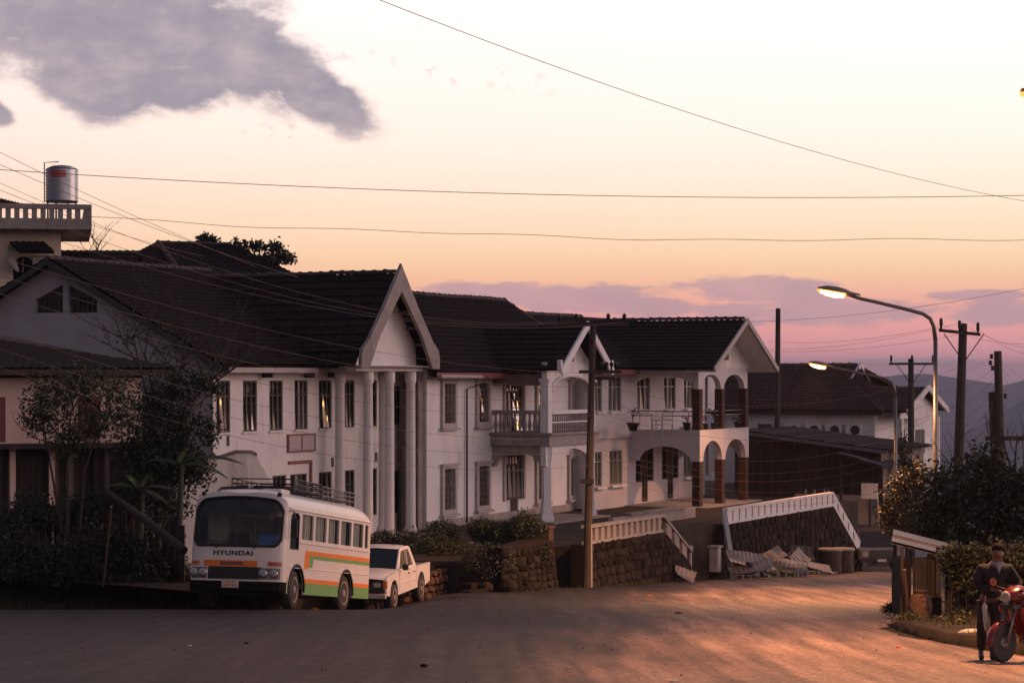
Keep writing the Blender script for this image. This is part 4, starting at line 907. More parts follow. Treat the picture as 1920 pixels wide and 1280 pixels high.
# things on the balconies
bo = (S(1243, 6.4), 6.4, -.62)
bn = sthing('bench', 'pale slatted garden bench on the deep balcony behind the steel rails', 'bench', *bo)
mb = MB(); 
for k in range(4): MB().box(-.62, .62, -.22+k*.12, -.13+k*.12, .42, .45).build('seat_slat', 'frame_pale', bn)
for k in range(2): MB().box(-.62, .62, .26, .29, .62+k*.16, .72+k*.16).build('back_slat', 'frame_pale', bn)
for x in (-.55, .55):
    for y in (-.2, .26): MB().box(x-.03, x+.03, y-.03, y+.03, 0, .42 if y < 0 else .9).build('leg', 'frame_pale', bn)
    MB().box(x-.035, x+.035, -.22, .3, .6, .64).build('armrest', 'frame_pale', bn)
def pot_plant(px, py, d, lab, r=.2, h=.34, stem=.5, seed=0, n=60):
    s = S(px, d); t = sthing('potted_plant', lab, 'plant pot', s, d, z21+.002, 'plant pots along the balcony edge')
    MB().lathe([(r*.62, 0), (r, h*.85), (r*1.1, h*.86), (r*1.1, h), (r*.9, h), (r*.85, h*.9)], (0, 0, 0), 14).build('pot', 'iron', t, True)
    rg = random.Random(seed); mb = MB()
    for k in range(4): mb.tube([(0, 0, h*.85), (rg.uniform(-.05, .05), rg.uniform(-.05, .05), h+stem*.5), (rg.uniform(-.16, .16), rg.uniform(-.1, .1), h+stem)], [.012, .009, .004], 4)
    mb.build('stem', 'bark', t)
    inst(leaf_mesh('leaves', [(0, 0, h+stem*.75, .2, .2, stem*.45)], n, .11, 'leaf_dark', seed, .1), 'leaves', t)
for i, (px, d, lab, r, stm) in enumerate(((1187, 7.0, 'wide black planter at the left end of the deep balcony', .26, .55), (1288, 5.25, 'black flower pot just left of the first brick column, on the balcony edge', .18, .25),
        (1323, 5.12, 'small dark plant pot under the first balcony arch', .12, .3), (1339, 5.12, 'dark plant pot with drooping leaves left of the middle brick column', .16, .5), (1382, 5.12, 'low dark plant pot under the last balcony arch', .14, .2))):
    pot_plant(px, 0, d, lab, r, .34 if i < 2 else .26, stm, i, 30 if i != 3 else 70)

# a few panes are turned so the camera sees a street lamp's glint
def aim_glint(win_root, pane, cx, frac, lamp):
    bpy.context.view_layer.update()
    h_ = None
    for r_, p_, c_, hh in PANES:
        if p_ is pane: h_ = hh
    lp = Vector((cx, .075, h_*frac)); mw = win_root.matrix_world
    P = mw @ lp; nw = ((Vector((0, 0, EYE))-P).normalized()+(Vector(lamp)-P).normalized()).normalized()
    nl = mw.to_3x3().inverted() @ nw
    q = Vector((0, -1, 0)).rotation_difference(nl)
    pane.matrix_local = Matrix.Translation(lp) @ q.to_matrix().to_4x4() @ Matrix.Translation(-lp)
bpy.context.view_layer.update()
LAMP3 = ((1535-960)/F*88, 88, EYE+(705-684)/F*88)
h1p = [x for x in PANES if x[0].parent is h1]
for k, fr_ in ((1, .62), (13, .55), (14, .25), (19, .5)): aim_glint(h1p[k][0], h1p[k][1], h1p[k][2], fr_, LAMP3)
h2p = [x for x in PANES if x[0].parent is h2]
for k, fr_ in ((13, .55), (3, .6)): 
    if k < len(h2p): aim_glint(h2p[k][0], h2p[k][1], h2p[k][2], fr_, LAMP3)
fr_, dp_ = DOOR_PANES; bpy.context.view_layer.update()
for k, off in ((3, .25), (2, -.35)):  # two balcony door panes turned the same way for a lamp glint
    pq, hh = dp_[k]; mw = h2.matrix_world; P = mw @ (Vector(pq.location)+Vector((0, 0, off*hh*2)))
    nw = ((Vector((0, 0, EYE))-P).normalized()+(Vector(LAMP3)-P).normalized()).normalized(); nl = mw.to_3x3().inverted() @ nw
    pq.rotation_euler = Vector((0, -1, 0)).rotation_difference(nl).to_euler()
# ================================================================== stone retaining walls, balustrades, steps along the street
_stones = {}
def stone_meshes(m):
    if m not in _stones:
        L = []
        for k in range(7):
            rg = random.Random(k+11); q = MB(); n = 8
            ring = []
            for i in range(n):
                a = 2*math.pi*i/n+rg.uniform(-.12, .12); e = 1/max(abs(math.cos(a)), abs(math.sin(a)))
                rr = .5*(.45*e+.55)*rg.uniform(.86, 1.02); ring.append((rr*math.cos(a), rr*math.sin(a)))
            c = (rg.uniform(-.1, .1), rg.uniform(-.1, .1))
            vs = [(x, 0.06, z) for x, z in ring]+[(x*.97, -.02, z*.97) for x, z in ring]+[(x*.78+c[0]*.2, -.055+rg.uniform(-.02, .02), z*.78+c[1]*.2) for x, z in ring]
            fs = [(i, (i+1) % n, n+(i+1) % n, n+i) for i in range(n)]+[(n+i, n+(i+1) % n, 2*n+(i+1) % n, 2*n+i) for i in range(n)]+[tuple(range(2*n, 3*n))]
            q.add(vs, fs); L.append(q.mesh('stone', m))
        _stones[m] = L
    return _stones[m]
def inpoly(poly, x, y):
    c = False; j = len(poly)-1
    for i in range(len(poly)):
        if (poly[i][1] > y) != (poly[j][1] > y) and x < (poly[j][0]-poly[i][0])*(y-poly[i][1])/(poly[j][1]-poly[i][1])+poly[i][0]: c = not c
        j = i
    return c
def stone_wall(label, poly, d, m='stone', sw=.42, shh=.27, thick=.5, limit=300, seed=1, batter=0):
    s0 = min(p[0] for p in poly); z0 = min(p[1] for p in poly); o = (s0, d, z0)
    t = sthing('stone_wall', label, 'stone wall', *o)
    mb = MB(o); mb.plate(poly, [], 0, thick, FS(d)); mb.build('wall_core', 'mortar', t)
    rg = random.Random(seed); ms = stone_meshes(m); z = z0+.05; n = 0; z1 = max(p[1] for p in poly); s1 = max(p[0] for p in poly)
    items = []
    while z < z1:
        h = shh*rg.uniform(.75, 1.25); s = s0-rg.uniform(0, .3)
        while s < s1:
            w = sw*rg.uniform(.6, 1.5); c = (s+w/2, z+h/2+rg.uniform(-.03, .03))
            if all(inpoly(poly, c[0]+a*w*.34, c[1]+b*h*.25) for a in (-1, 1) for b in (-1, 1)): items.append((c, w, h))
            s += w+.004
        z += h+.004
    items.sort(key=lambda i: -i[1]*i[2])
    for c, w, h in items[:limit]:
        inst(rg.choice(ms), 'stone', t, (c[0]-s0, 0, c[1]-z0), (0, rg.uniform(-.12, .12), 0), (w, rg.uniform(.6, 1.3), h))
    if len(items) > limit:
        mb = MB()
        for c, w, h in items[limit:]: mb.box(c[0]-s0-w/2, c[0]-s0+w/2, -.05, .05, c[1]-z0-h/2, c[1]-z0+h/2)
        q = mb.build('small_stones', m, t); q['kind'] = 'stuff'
    return t, o
gr = lambda s, d=0: gz(*sxy(s, d))
# low reddish wall right of the pickup, then the broad one beside the steps
WA = 1.8; s1a, s1b = S(765, WA), S(874, WA); zt1 = Z(1066, S(830, WA), WA)
stone_wall('low crumbling reddish stone wall right behind the white pickup', [(s1a-2.5, gr(s1a, WA)-.8), (s1b, gr(s1b, WA)-.5), (s1b+.05, zt1-.25), (s1b-.5, zt1), (s1a, zt1+.04), (s1a-2.5, zt1+.06)], WA, 'stone_red', .34, .24, seed=2)
stone_wall('broad dark rubble wall with clipped bushes on top, right of the stone steps', [(-6.0, gr(-6)-.4), (-2.0, gr(-2)-.4), (-2.5, -3.20), (-3.4, -3.12), (-5.9, -3.2)], 0, 'stone', .36, .25, seed=3)
# steps up between the two walls
so = (S(880, .3), .3, gr(-7)); st_ = sthing('stone_steps', 'worn dark stone steps between the two rubble walls', 'steps', *so)
for k in range(3):
    a_ = S(878, .3+k*.36); MB(so).box(a_, -6.1 if k < 1 else -6.1, .2+k*.36, .2+k*.36+.42, so[2]-.3, so[2]+.06+k*.15)  .build('step', 'mortar', st_, bevel=.02)
rg = random.Random(8)
for k, (s, d, r) in enumerate(((-6.0, -.2, .30), (-5.5, -.25, .2), (-6.3, .35, .24))):
    q = MB(); q.lathe([(r*.5, 0), (r*.95, r*.35), (r, r*.8), (r*.7, r*1.3), (r*.25, r*1.5)], (0, 0, 0), 9)
    x, y = sxy(s, d); ob = q.build('boulder', 'stone'); ob.location = (x, y, gz(x, y)-.05); ob.rotation_euler = (.2*k, .15, k*1.3)
    tag(ob, ('large dark boulder at the foot of the steps', 'smaller dark boulder beside the foot of the broad rubble wall', 'rounded dark boulder lying on the steps')[k], 'boulder')
# gate post in the gap left of the concrete pole, and stub wall
def post(label, px, py0, py1, d, w, m, lean=0, cat='post', name='gate_post'):
    s = S(px, d); z0 = Z(py1, s, d); z1 = Z(py0, s, d); t = sthing(name, label, cat, s, d, z0-.1)
    MB().box(-w/2, w/2, -w/2, w/2, 0, z1-z0+.1-.08).build('shaft', m, t, bevel=.02)
    MB().box(-w/2-.05, w/2+.05, -w/2-.05, w/2+.05, z1-z0+.1-.079, z1-z0+.1).build('cap', m, t, bevel=.015)
    t.rotation_euler[1] += 0
    if lean: t.rotation_euler = (0, lean, t.rotation_euler[2])
    return t
post('short pale square gate post in the dark gap left of the concrete pole', 1077, 1036, 1086, .9, .42, 'concrete_pale')
post('mottled reddish pillar above the broad rubble wall, beside a round bush', 1024, 985, 1022, .9, .36, 'stone_red', name='pillar', cat='pillar')
post('dark post leaning at the right of the descending balustrade', 1328, 985, 1084, 1.2, .3, 'wood_dark', -.12)

# walls with balustrades
pz = -3.52
s2a, s2b, s2c = S(1100, 0), S(1243, 0), S(1297, 0)
stone_wall('dark rubble wall under the grey slatted balustrade, right of the concrete pole', [(s2a-.1, gr(s2a)-.4), (s2c+.1, gr(s2c)-.4), (s2c+.1, -4.95), (s2b, pz), (s2a-.1, pz)], 0, 'stone', .40, .27, seed=4)
o = (s2a, 0, pz); b2 = sthing('balustrade', 'grey balustrade of upright slats stepping down at its right end', 'balustrade', *o)
MB(o).box(s2a-.05, s2b, -.02, .16, pz+.003, pz+.1).build('bottom_rail', 'concrete', b2)
MB(o).box(s2a-.05, s2b, -.04, .18, pz+.52, pz+.62).build('top_rail', 'concrete', b2)
sl = MB().box(-.13, .13, 0, .12, 0, .42).mesh('slat', 'concrete_pale')
for i in range(13):
    inst(sl, 'slat', b2, (s2b-.25-i*.47-s2a, .01, .1))
L = s2c-s2b; dz = (-4.95-pz)
mb = MB(o); mb.slab([(s2b, -.04, pz+.62), (s2c, -.04, pz+.62+dz), (s2c, -.04, pz+.53+dz), (s2b, -.04, pz+.53)], (0, .2, 0)); mb.build('sloping_rail', 'concrete', b2)
for i in range(3):
    a = s2b+.35+i*(L-.5)/3; w = .42; k = dz/L
    MB(o).slab([(a, 0, pz+.1+k*(a-s2b)), (a+w, 0, pz+.1+k*(a+w-s2b)), (a+w, 0, pz+.53+k*(a+w-s2b)), (a, 0, pz+.53+k*(a-s2b))], (0, .12, 0)).build('slat', 'concrete_pale', b2)
MB(o).tube([(s2c, .05, gr(s2c)-.1), (s2c, .05, -4.35)], .055, 8).build('end_post', 'frame_pale', b2)
MB(o).lathe([(.04, 0), (.09, .05), (.11, .12), (.06, .2)], (s2c, .05, -4.36), 10).build('knob', 'concrete_pale', b2, True)
# concrete parapet behind, at the edge of the arcade house's yard
sa, sb = S(1150, 2.8), S(1304, 2.8); o = (sa, 2.8, FLOOR); pw = sthing('parapet_wall', 'plain weathered concrete parapet with a dark coping, behind the grey slatted balustrade', 'wall', *o)
MB(o).box(sa, sb, 2.8, 3.0, -4.9, Z(949, sb, 2.8)).build('wall', 'concrete', pw)
MB(o).box(S(1180, 2.8), S(1284, 2.8), 2.72, 3.08, Z(949, sb, 2.8)+.003, Z(949, sb, 2.8)+.09).build('coping', 'stained', pw)
# wall 3
pz3 = -3.62; s3a_, s3b_, s3c_ = S(1362, 0), S(1562, 0), S(1616, 0)
stone_wall('long high rubble wall below the pink slotted parapet, by the metal sheet pile', [(s3a_-.9, gr(s3a_)-.4), (s3c_, gr(s3c_)-.4), (s3c_, gr(s3c_)+.5), (s3b_, pz3), (s3a_-.1, pz3)], 0, 'stone', .52, .31, seed=6)
o = (s3a_, 0, pz3); b3 = sthing('parapet', 'pinkish white slotted parapet on the long rubble wall, sloping down at both ends', 'balustrade', *o)
MB(o).box(s3a_, s3b_, -.04, .16, pz3+.003, pz3+.1).build('bottom_rail', 'plaster', b3)
MB(o).box(s3a_, s3b_, -.05, .17, pz3+.5, pz3+.6).build('top_rail', 'plaster', b3)
nb = 18; sp_ = (s3b_-s3a_)/nb; bm_ = MB().box(0, sp_-.15, 0, .12, 0, .4).mesh('baluster', 'plaster')
for i in range(nb): inst(bm_, 'baluster', b3, (i*sp_+.05, 0, .1))
dz = (gr(s3c_)+.55-pz3); L = s3c_-s3b_; k = dz/L
mb = MB(o); mb.plate([(s3b_, pz3+.003), (s3c_, pz3+dz), (s3c_, pz3+.62+dz), (s3b_, pz3+.6)], [[(s3b_+L*f, pz3+.14+k*L*f), (s3b_+L*f+.2, pz3+.14+k*(L*f+.2)), (s3b_+L*f+.2, pz3+.46+k*(L*f+.2)), (s3b_+L*f, pz3+.46+k*L*f)] for f in (.12, .3, .48, .66)], -.03, .14, FS()); mb.build('sloping_panel', 'plaster', b3)
MB(o).box(s3c_+.003, s3c_+.4, -.05, .2, gr(s3c_)+.25, pz3+dz+.68).build('end_pier', 'plaster', b3)
# left end: the parapet turns and runs down beside the drive
mb = MB(o); L2 = 1.2
mb.slab([(s3a_-.003, .0, pz3+.6), (s3a_-.003, .0, pz3-.0), (s3a_-.75, -.6, gr(s3a_)+.0), (s3a_-.75, -.6, gr(s3a_)+.75)], (.0, .16, 0)); mb.build('sloping_panel', 'plaster', b3)
post('short squat pillar at the left foot of the pink slotted parapet', 1341, 1022, 1066, -.2, .34, 'concrete', name='pillar', cat='pillar')

# scrap sheets, rubble and tubs in front of the wall
_sh = {}
def sheet(label, px, py, d, w, h, rot, m, curl=.1, seed=0, waves=9, name='metal_sheet', group=None):
    s = S(px, d); x, y = sxy(s, d); z = Z(py, s, d); rg = random.Random(seed); q = MB(); nx, ny = waves*3, 8; vs = []
    for off in (0, .012):
        for j in range(ny+1):
            for i in range(nx+1):
                u, v = i/nx-.5, j/ny-.5
                vs.append((u*w, v*h, off+.011*math.cos(2*math.pi*i/3)+curl*(v*v*4*h*.5+u*v*.8)+.05*noise.noise(Vector((u*3, v*3, seed*2.3)))))
    n0 = (nx+1)*(ny+1)
    fs = [(j*(nx+1)+i, j*(nx+1)+i+1, (j+1)*(nx+1)+i+1, (j+1)*(nx+1)+i) for j in range(ny) for i in range(nx)]
    fs += [tuple(n0+i for i in f[::-1]) for f in fs]
    q.add(vs, fs); ob = q.build(name, m); ob.location = (x, y, z); ob.rotation_euler = rot
    return tag(ob, label, 'metal sheet', group)
sheet('bright bent metal sheet at the left end of the scrap pile', 1400, 1053, -1.0, 1.5, .9, (R(35), R(10), R(20)), 'tin_light', .25, 1)
sheet('pale crumpled metal sheet lying low in front of the scrap pile', 1412, 1068, -1.4, 1.7, .7, (R(22), R(-8), R(10)), 'tin_light', .3, 2)
sheet('pale sheet propped at the top of the scrap pile', 1452, 1040, -.6, 1.0, .6, (R(30), R(-14), R(40)), 'tin_light', .15, 3)
sheet('broad curved sheet sagging over the middle of the scrap pile', 1478, 1055, -1.0, 1.5, .9, (R(24), R(8), R(-12)), 'concrete', -.25, 4)
sheet('long sheet sloping to the ground at the right of the scrap pile', 1522, 1061, -1.1, 1.7, .8, (R(20), R(14), R(14)), 'concrete', .12, 5)
sheet('folded grey sheet wedged between the two middle sheets of the scrap pile', 1500, 1047, -.8, .9, .7, (R(45), R(-20), R(60)), 'concrete_pale', .2, 7, 5)
sheet('small dark rusted sheet lying flat at the very front of the scrap pile', 1462, 1069, -1.6, 1.1, .6, (R(10), R(4), R(-20)), 'tin_dark', .1, 8, 5)
sheet('rusted sheet on edge behind the scrap pile, against the long rubble wall', 1500, 1036, -.35, 1.3, .6, (R(65), R(6), R(27)), 'tin_dark', .1, 9, 5)
sheet('small bright torn sheet at the foot of the dark rubble wall', 1284, 1078, -.4, .8, .5, (R(50), R(25), R(20)), 'tin_light', .3, 6, 5)
rg = random.Random(4)
q = MB()
for i in range(60):
    s = S(1480, -.6)+rg.gauss(0, 2.0); d = -.55+rg.gauss(0, .3); x, y = sxy(s, d); r = rg.uniform(.05, .17); z = gz(x, y)+max(0, .55-.22*abs(s-S(1480, -.6)))*rg.random()
    a = rg.uniform(0, 6); q.add([(x+r*math.cos(a+k*1.57)*rg.uniform(.7, 1), y+r*math.sin(a+k*1.57)*rg.uniform(.7, 1), z+h) for h in (-.1, r) for k in range(4)], [(0, 1, 5, 4), (1, 2, 6, 5), (2, 3, 7, 6), (3, 0, 4, 7), (4, 5, 6, 7)])
ob = q.build('rubble', 'concrete'); ob['kind'] = 'stuff'; tag(ob, 'broken rubble heaped under the scrap sheets', 'rubble')
q = MB(); x0, y0 = sxy(S(1470, -.7), -.7)
pl = sthing('timber_plank', 'dark plank leaning across the front of the scrap pile', 'plank', S(1425, -1.3), -1.3, gr(S(1425, -1.3), -1.3))
MB().slab([(-1.1, 0, .62), (1.2, -.2, .03), (1.2, -.2, .12), (-1.1, 0, .72)], (0, .14, 0)).build('plank', 'wood_dark', pl)
for px, lab in ((1557, 'brown tub with a pale rim left of its twin, against the long rubble wall'), (1580, 'brown tub with a pale rim at the right end of the long rubble wall')):
    s = S(px, -.7); x, y = sxy(s, -.7); t = sthing('concrete_tub', lab, 'tub', s, -.7, gz(x, y), 'tubs against the long rubble wall')
    MB().lathe([(.42, -.1), (.46, .2), (.44, .6), (.47, .95)], (0, 0, 0), 14).build('barrel', 'wood_brown', t, True)
    MB().lathe([(.50, .951), (.52, 1.0), (.50, 1.06), (.40, 1.07)], (0, 0, 0), 14).build('rim', 'concrete_pale', t, True)
# ================================================================== far side: timber shed, far house, small roofs
ss = 32.0; dA, dB = D(1405, ss)+.6, D(1650, ss)
zA, zB = Z(806, ss, dA), Z(842, ss, dB); zb = FLOOR-.6
o = (ss, dB, zb); shd = sthing('timber_shed', 'dark plank shed with a sloping tin roof, behind the pink slotted parapet', 'shed', *o)
npl = 38
zt = lambda d: zB+(zA-zB)*(d-dB)/(dA-dB)-.1
rg = random.Random(2)
for i in range(npl):
    a = dB+(dA-dB)*i/npl; b = dB+(dA-dB)*(i+1)/npl-.015; off = rg.uniform(-.015, .015)
    MB(o).slab([(ss+off, a, zb), (ss+off, b, zb), (ss+off, b, zt(b)), (ss+off, a, zt(a))], (.03, 0, 0)).build('plank', 'wood_dark', shd)
for f_ in (.0, .36, .7, 1.0):
    d = dB+(dA-dB)*f_; MB(o).box(ss-.12, ss-.02, d-.07, d+.07, zb, zt(d)).build('post', 'wood_dark', shd)
mb = MB(o); mb.quad((ss+.1, dB, zb), (ss+.1, dA, zb), (ss+.1, dA, zt(dA)), (ss+.1, dB, zt(dB))); mb.box(ss+.1, ss+7, dB, dB+.1, zb, zt(dB)); mb.build('wall_lining', 'stained', shd)
mb = MB(o); k = (zA-zB)/(dA-dB)
tiled(mb, (ss-.6, dB-.5, zB-.5*k), (ss+7, dB-.5, zB-.5*k), (ss+7, dA, zA), (ss-.6, dA, zA), course=1.4, wave=.2, amp=.02, thick=.03); mb.build('tin_roof', 'tin_dark', shd)
mb = MB(o); mb.slab([(ss-.62, dB-.5, zB-.5*k-.14), (ss-.62, dA, zA-.14), (ss-.62, dA, zA+.02), (ss-.62, dB-.5, zB-.5*k+.02)], (.05, 0, 0)); mb.build('verge_board', 'tin_blue', shd)
# lean-to of newer tin on the shed's street end
d0, d1 = D(1660, ss-1), D(1575, ss-1); z0, z1 = Z(874, ss, d0), Z(848, ss, d1)
o = (ss-1, d0, zb); lt = sthing('lean_to', 'small bluish tin lean-to below the shed roof at its right end', 'lean-to', *o)
mb = MB(o); tiled(mb, (ss-1.4, d0, z0), (ss+2.6, d0, z0), (ss+2.6, d1, z1), (ss-1.4, d1, z1), course=1.4, wave=.2, amp=.02, thick=.03); mb.build('tin_roof', 'tin_blue', lt)
for d in (d0+.1, d1-.1):
    MB(o).tube([(ss-1.2, d, zb), (ss-1.2, d, z0+(z1-z0)*(d-d0)/(d1-d0)-.03)], .06, 6).build('post', 'wood_dark', lt)
# pale sign box and low walls near the road's vanishing end
s = 30; d = D(1645, s); pan = sthing('sign_board', 'blank pale board on a post at the right end of the parapet', 'board', s, d, FLOOR-1)
zz0, zz1 = Z(935, s, d)-FLOOR+1, Z(906, s, d)-FLOOR+1
MB().box(-.05, .05, 0, .72, zz0, zz1).build('panel', 'plaster2', pan); MB().box(0.0, .08, .3, .4, -1.5, zz0).build('post', 'wood_dark', pan)
o = (36, D(1690, 36), FLOOR-1.5); lw = sthing('garden_wall', 'low pale wall seen between the shed and the roadside bush', 'wall', *o)
MB(o).box(36, 36.2, D(1700, 36), D(1630, 36), FLOOR-2.5, Z(893, 36, 2)).build('wall', 'plaster2', lw); MB(o).box(35.9, 36.3, D(1700, 36)-.05, D(1630, 36), Z(893, 36, 2)+.003, Z(893, 36, 2)+.1).build('coping', 'plaster', lw)
o = (31, D(1640, 31), FLOOR-.5); kw = sthing('yard_wall', 'grey wall with white bottles lined on top, below the timber shed', 'wall', *o)
a_, b_ = D(1645, 31), D(1490, 31); ztop = Z(925, 31, b_)
MB(o).box(31, 31.2, a_, b_, FLOOR-1.2, ztop).build('wall', 'concrete', kw)
for i in range(6):
    d = b_-.5-i*(.3+.12*(i % 3))
    x, y = sxy(31.1, d); ob = MB().lathe([(.05, 0), (.05, .14), (.02, .18), (.02, .22)], (0, 0, 0), 8).build('bottle', 'white_plastic'); ob.location = (x, y, ztop)
    tag(ob, '%s white bottle from the left on the grey yard wall below the shed' % ('first', 'second', 'third', 'fourth', 'fifth', 'sixth')[i], 'bottle', 'bottles lined up on the yard wall')

# far house with brown roof and air conditioners
sf = 42.0; fA, fB = D(1350, sf), D(1640, sf); zE, zR = Z(772, sf, fB), Z(686, sf+3, fB+3)
o = (sf, fB, FLOOR-1.5); fh = sthing('far_house', 'white house with a brown hipped tile roof far behind the timber shed', 'house', *o)
mb = MB(o); mb.plate(rect(fB, fA, FLOOR-2, zE+.05), [rect(D(1448, sf), D(1420, sf), Z(830, sf, fB+4), Z(795, sf, fB+4))], 0, .2, FD(sf)); mb.build('side_wall', 'plaster2', fh)
MB(o).box(sf+.1, sf+.14, D(1450, sf), D(1418, sf), Z(832, sf, fB+4), Z(793, sf, fB+4)).build('window', 'glass_dark', fh)
s7 = S(1752, fB)
wins = []
for px, w in ((1690, .7), (1725, .9)):
    s = S(px, fB); wins.append(rect(s-w, s+w, Z(850, s, fB), Z(805, s, fB)))
mb = MB(o); mb.plate(rect(sf+.203, s7, FLOOR-3, zE+.05), wins, 0, .2, FS(fB)); mb.build('street_wall', 'plaster2', fh)
for u in wins: MB(o).box(u[0][0]-.02, u[1][0]+.02, fB+.1, fB+.13, u[0][1]-.02, u[2][1]+.02).build('window', 'glass', fh)
mb = MB(o); mb.box(sf, s7, fB-.3, fB-.003, Z(838, sf+4, fB)-.1, Z(838, sf+4, fB)+.05); mb.build('string_course', 'plaster', fh)
# roof: gablet on a hip; ridge square to the street
sm_ = sf+4.2; e = .55; yA = fA+2; g = D(1607, sm_)
mb = MB(o)
tiled(mb, (sf-e, yA, zE), (sf-e, fB-e, zE), (sm_, g, zR), (sm_, yA, zR), course=.34, amp=.03); tiled(mb, (sm_*2-sf+e, fB-e, zE), (sm_*2-sf+e, yA, zE), (sm_, yA, zR), (sm_, g, zR), course=.34)
tiled(mb, (sf-e, fB-e, zE), (sm_*2-sf+e, fB-e, zE), (sm_+1.6, g-.05, zE+(zR-zE)*.62), (sm_-1.6, g-.05, zE+(zR-zE)*.62), course=.34)
mb.build('roof', 'roofred', fh)
for sg in (-1, 1):
    mb = MB(o); mb.plate([(sm_+sg*.003, zR+.2), (sm_+sg*.003, zR-.06), (sm_+sg*1.55, zE+(zR-zE)*.62), (sm_+sg*1.7, zE+(zR-zE)*.62+.2)], [], 0, .1, FS(g-.25)); mb.build('bargeboard', 'plaster', fh)
ridge_tiles(fh, (sf-e, fB-e, zE+.1), (sm_-1.6, g-.1, zE+(zR-zE)*.62+.1), o); ridge_tiles(fh, (sm_, g, zR+.08), (sm_, g+7, zR+.08), o)
MB(o).plate([(sm_-1.5, zE+(zR-zE)*.62), (sm_+1.5, zE+(zR-zE)*.62), (sm_, zR)], [], 0, .05, FS(g-.1)).build('gablet', 'wood_dark', fh)
mb = MB(o); mb.box(sf-e-.04, sf-e, fB-e, yA, zE-.14, zE+.03); mb.build('fascia', 'wood_dark', fh)
# lower cross roof with a gable to the street
gs = S(1735, fB-1.5); zG, zg = Z(728, gs, fB-1.5), Z(772, gs, fB-1.5); gw = S(1772, fB-1.5)-gs
mb = MB(o)
for sg in (-1, 1): tiled(mb, (gs+sg*gw, fB-1.6, zg), (gs+sg*gw, fB+3.5, zg), (gs, fB+3.5, zG), (gs, fB-1.6, zG), course=.34)
mb.build('porch_roof', 'roofred', fh)
for sg in (-1, 1):
    mb = MB(o); mb.plate([(gs+sg*.003, zG+.2), (gs+sg*.003, zG-.1), (gs+sg*gw, zg-.12), (gs+sg*(gw+.1), zg+.14)], [], 0, .1, FS(fB-1.72)); mb.build('bargeboard', 'plaster', fh)
MB(o).plate([(gs-gw+.3, zg-.3), (gs+gw-.3, zg-.3), (gs+gw-.3, zg), (gs, zG-.1), (gs-gw+.3, zg)], [], 0, .1, FS(fB-1.2)).build('gable_panel', 'plaster2', fh)
for x in (gs-gw+.4, gs+gw-.4): MB(o).box(x-.15, x+.15, fB-1.3, fB-1.0, FLOOR-3, zg-.3).build('porch_column', 'plaster2', fh)
# air conditioners
cab = MB().box(-.14, .14, -.42, .42, 0, .62).mesh('cabinet', 'plaster2')
fan = MB().lathe([(.24, 0), (.24, .02), (.05, .025), (.05, .03)], (0, 0, 0), 16, 'x').mesh('fan_grille', 'iron')
brk = MB().box(-.14, .2, -.03, .03, -.1, 0).mesh('bracket', 'steel')
for i, px in enumerate((1490, 1528, 1566, 1604)):
    d = D(px, sf); z = Z(817, sf, d)
    t = sthing('air_conditioner', ('outdoor air conditioner nearest the arched house, on the far house wall', 'second air conditioner from the left on the far house wall', 'third air conditioner from the left on the far house wall', 'air conditioner nearest the corner of the far house wall')[i], 'air conditioner', sf-.18, d, z, 'air conditioners on the far house')
    inst(cab, 'cabinet', t); inst(fan, 'fan_grille', t, (-.17, -.08, .31)); inst(brk, 'bracket', t, (0, .3, 0)); inst(brk, 'bracket', t, (0, -.3, 0))

# ================================================================== left side: low house, tower building, hip roof behind, garden walls
sl_ = -10.8; wR = D(266, sl_); wL = 22.0; zE = 2.0
o = (sl_, wR, -3.9); lh = sthing('low_house', 'low pinkish house with red shutters under a dark tin roof, behind the garden trees', 'house', *o)
zm = Z(828, sl_, 11)
shx = [(D(50, sl_), D(-20, sl_)), (D(198, sl_), D(162, sl_))]
mb = MB(o); mb.plate(rect(wR, wL, zm, zE+.1), [rect(a, b, Z(822, sl_, a), Z(742, sl_, a)) for a, b in shx], 0, .2, FD(sl_)); mb.build('upper_wall', 'pink_wall', lh)
for a, b in shx:
    za, zb_ = Z(822, sl_, a), Z(742, sl_, a); m_ = (a+b)/2
    for u, w in ((a, m_-.01), (m_+.01, b)):
        q = MB(o); q.box(sl_+.02, sl_+.08, u, w, za, zb_); sh = q.build('shutter', 'shutter', lh)
        for k in range(9):
            zz = za+.08+(zb_-za-.16)*k/9; MB(o).box(sl_-.0, sl_+.018, u+.06, w-.06, zz, zz+.07).build('louvre', 'shutter', sh)
MB(o).box(sl_+.203, sl_+1.6, wR, wR+.2, -3.9, zE).build('side_wall', 'gable_grey', lh)
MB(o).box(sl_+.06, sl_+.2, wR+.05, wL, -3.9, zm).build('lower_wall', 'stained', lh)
rg = random.Random(12); d = wR; i = 0
while d < 16.5:
    w = rg.uniform(.14, .2)
    if rg.random() > .12: MB(o).box(sl_+rg.uniform(-.0, .02), sl_+.05, d, d+w-.02, -3.9, zm-.13).build('plank', 'wood_dark', lh)
    d += w
for px in (60, 120, 190, 250):
    d = D(px, sl_); MB(o).box(sl_-.1, sl_-.02, d-.09, d+.09, -3.9, zm-.1).build('post', 'pink_wall' if px in (60, 120) else 'wood_dark', lh)
mb = MB(o); mb.box(sl_-.7, sl_, wR, wL, zm-.12, zm+.02); mb.build('canopy', 'tin_dark', lh)
MB(o).box(sl_-.06, sl_-.003, wR, wL, zE-.2, zE+.02).build('wall_plate', 'wood_brown', lh)
dh = D(-20, sl_+5); mb = MB(o); tiled(mb, (sl_-.9, wL+5, zE+.02), (sl_-.9, wR-1.1, zE+.02), (sl_+5, dh, Z(598, sl_+5, dh)), (sl_+5, wL+5, Z(598, sl_+5, dh)), course=.6, wave=.25, amp=.025, thick=.04)
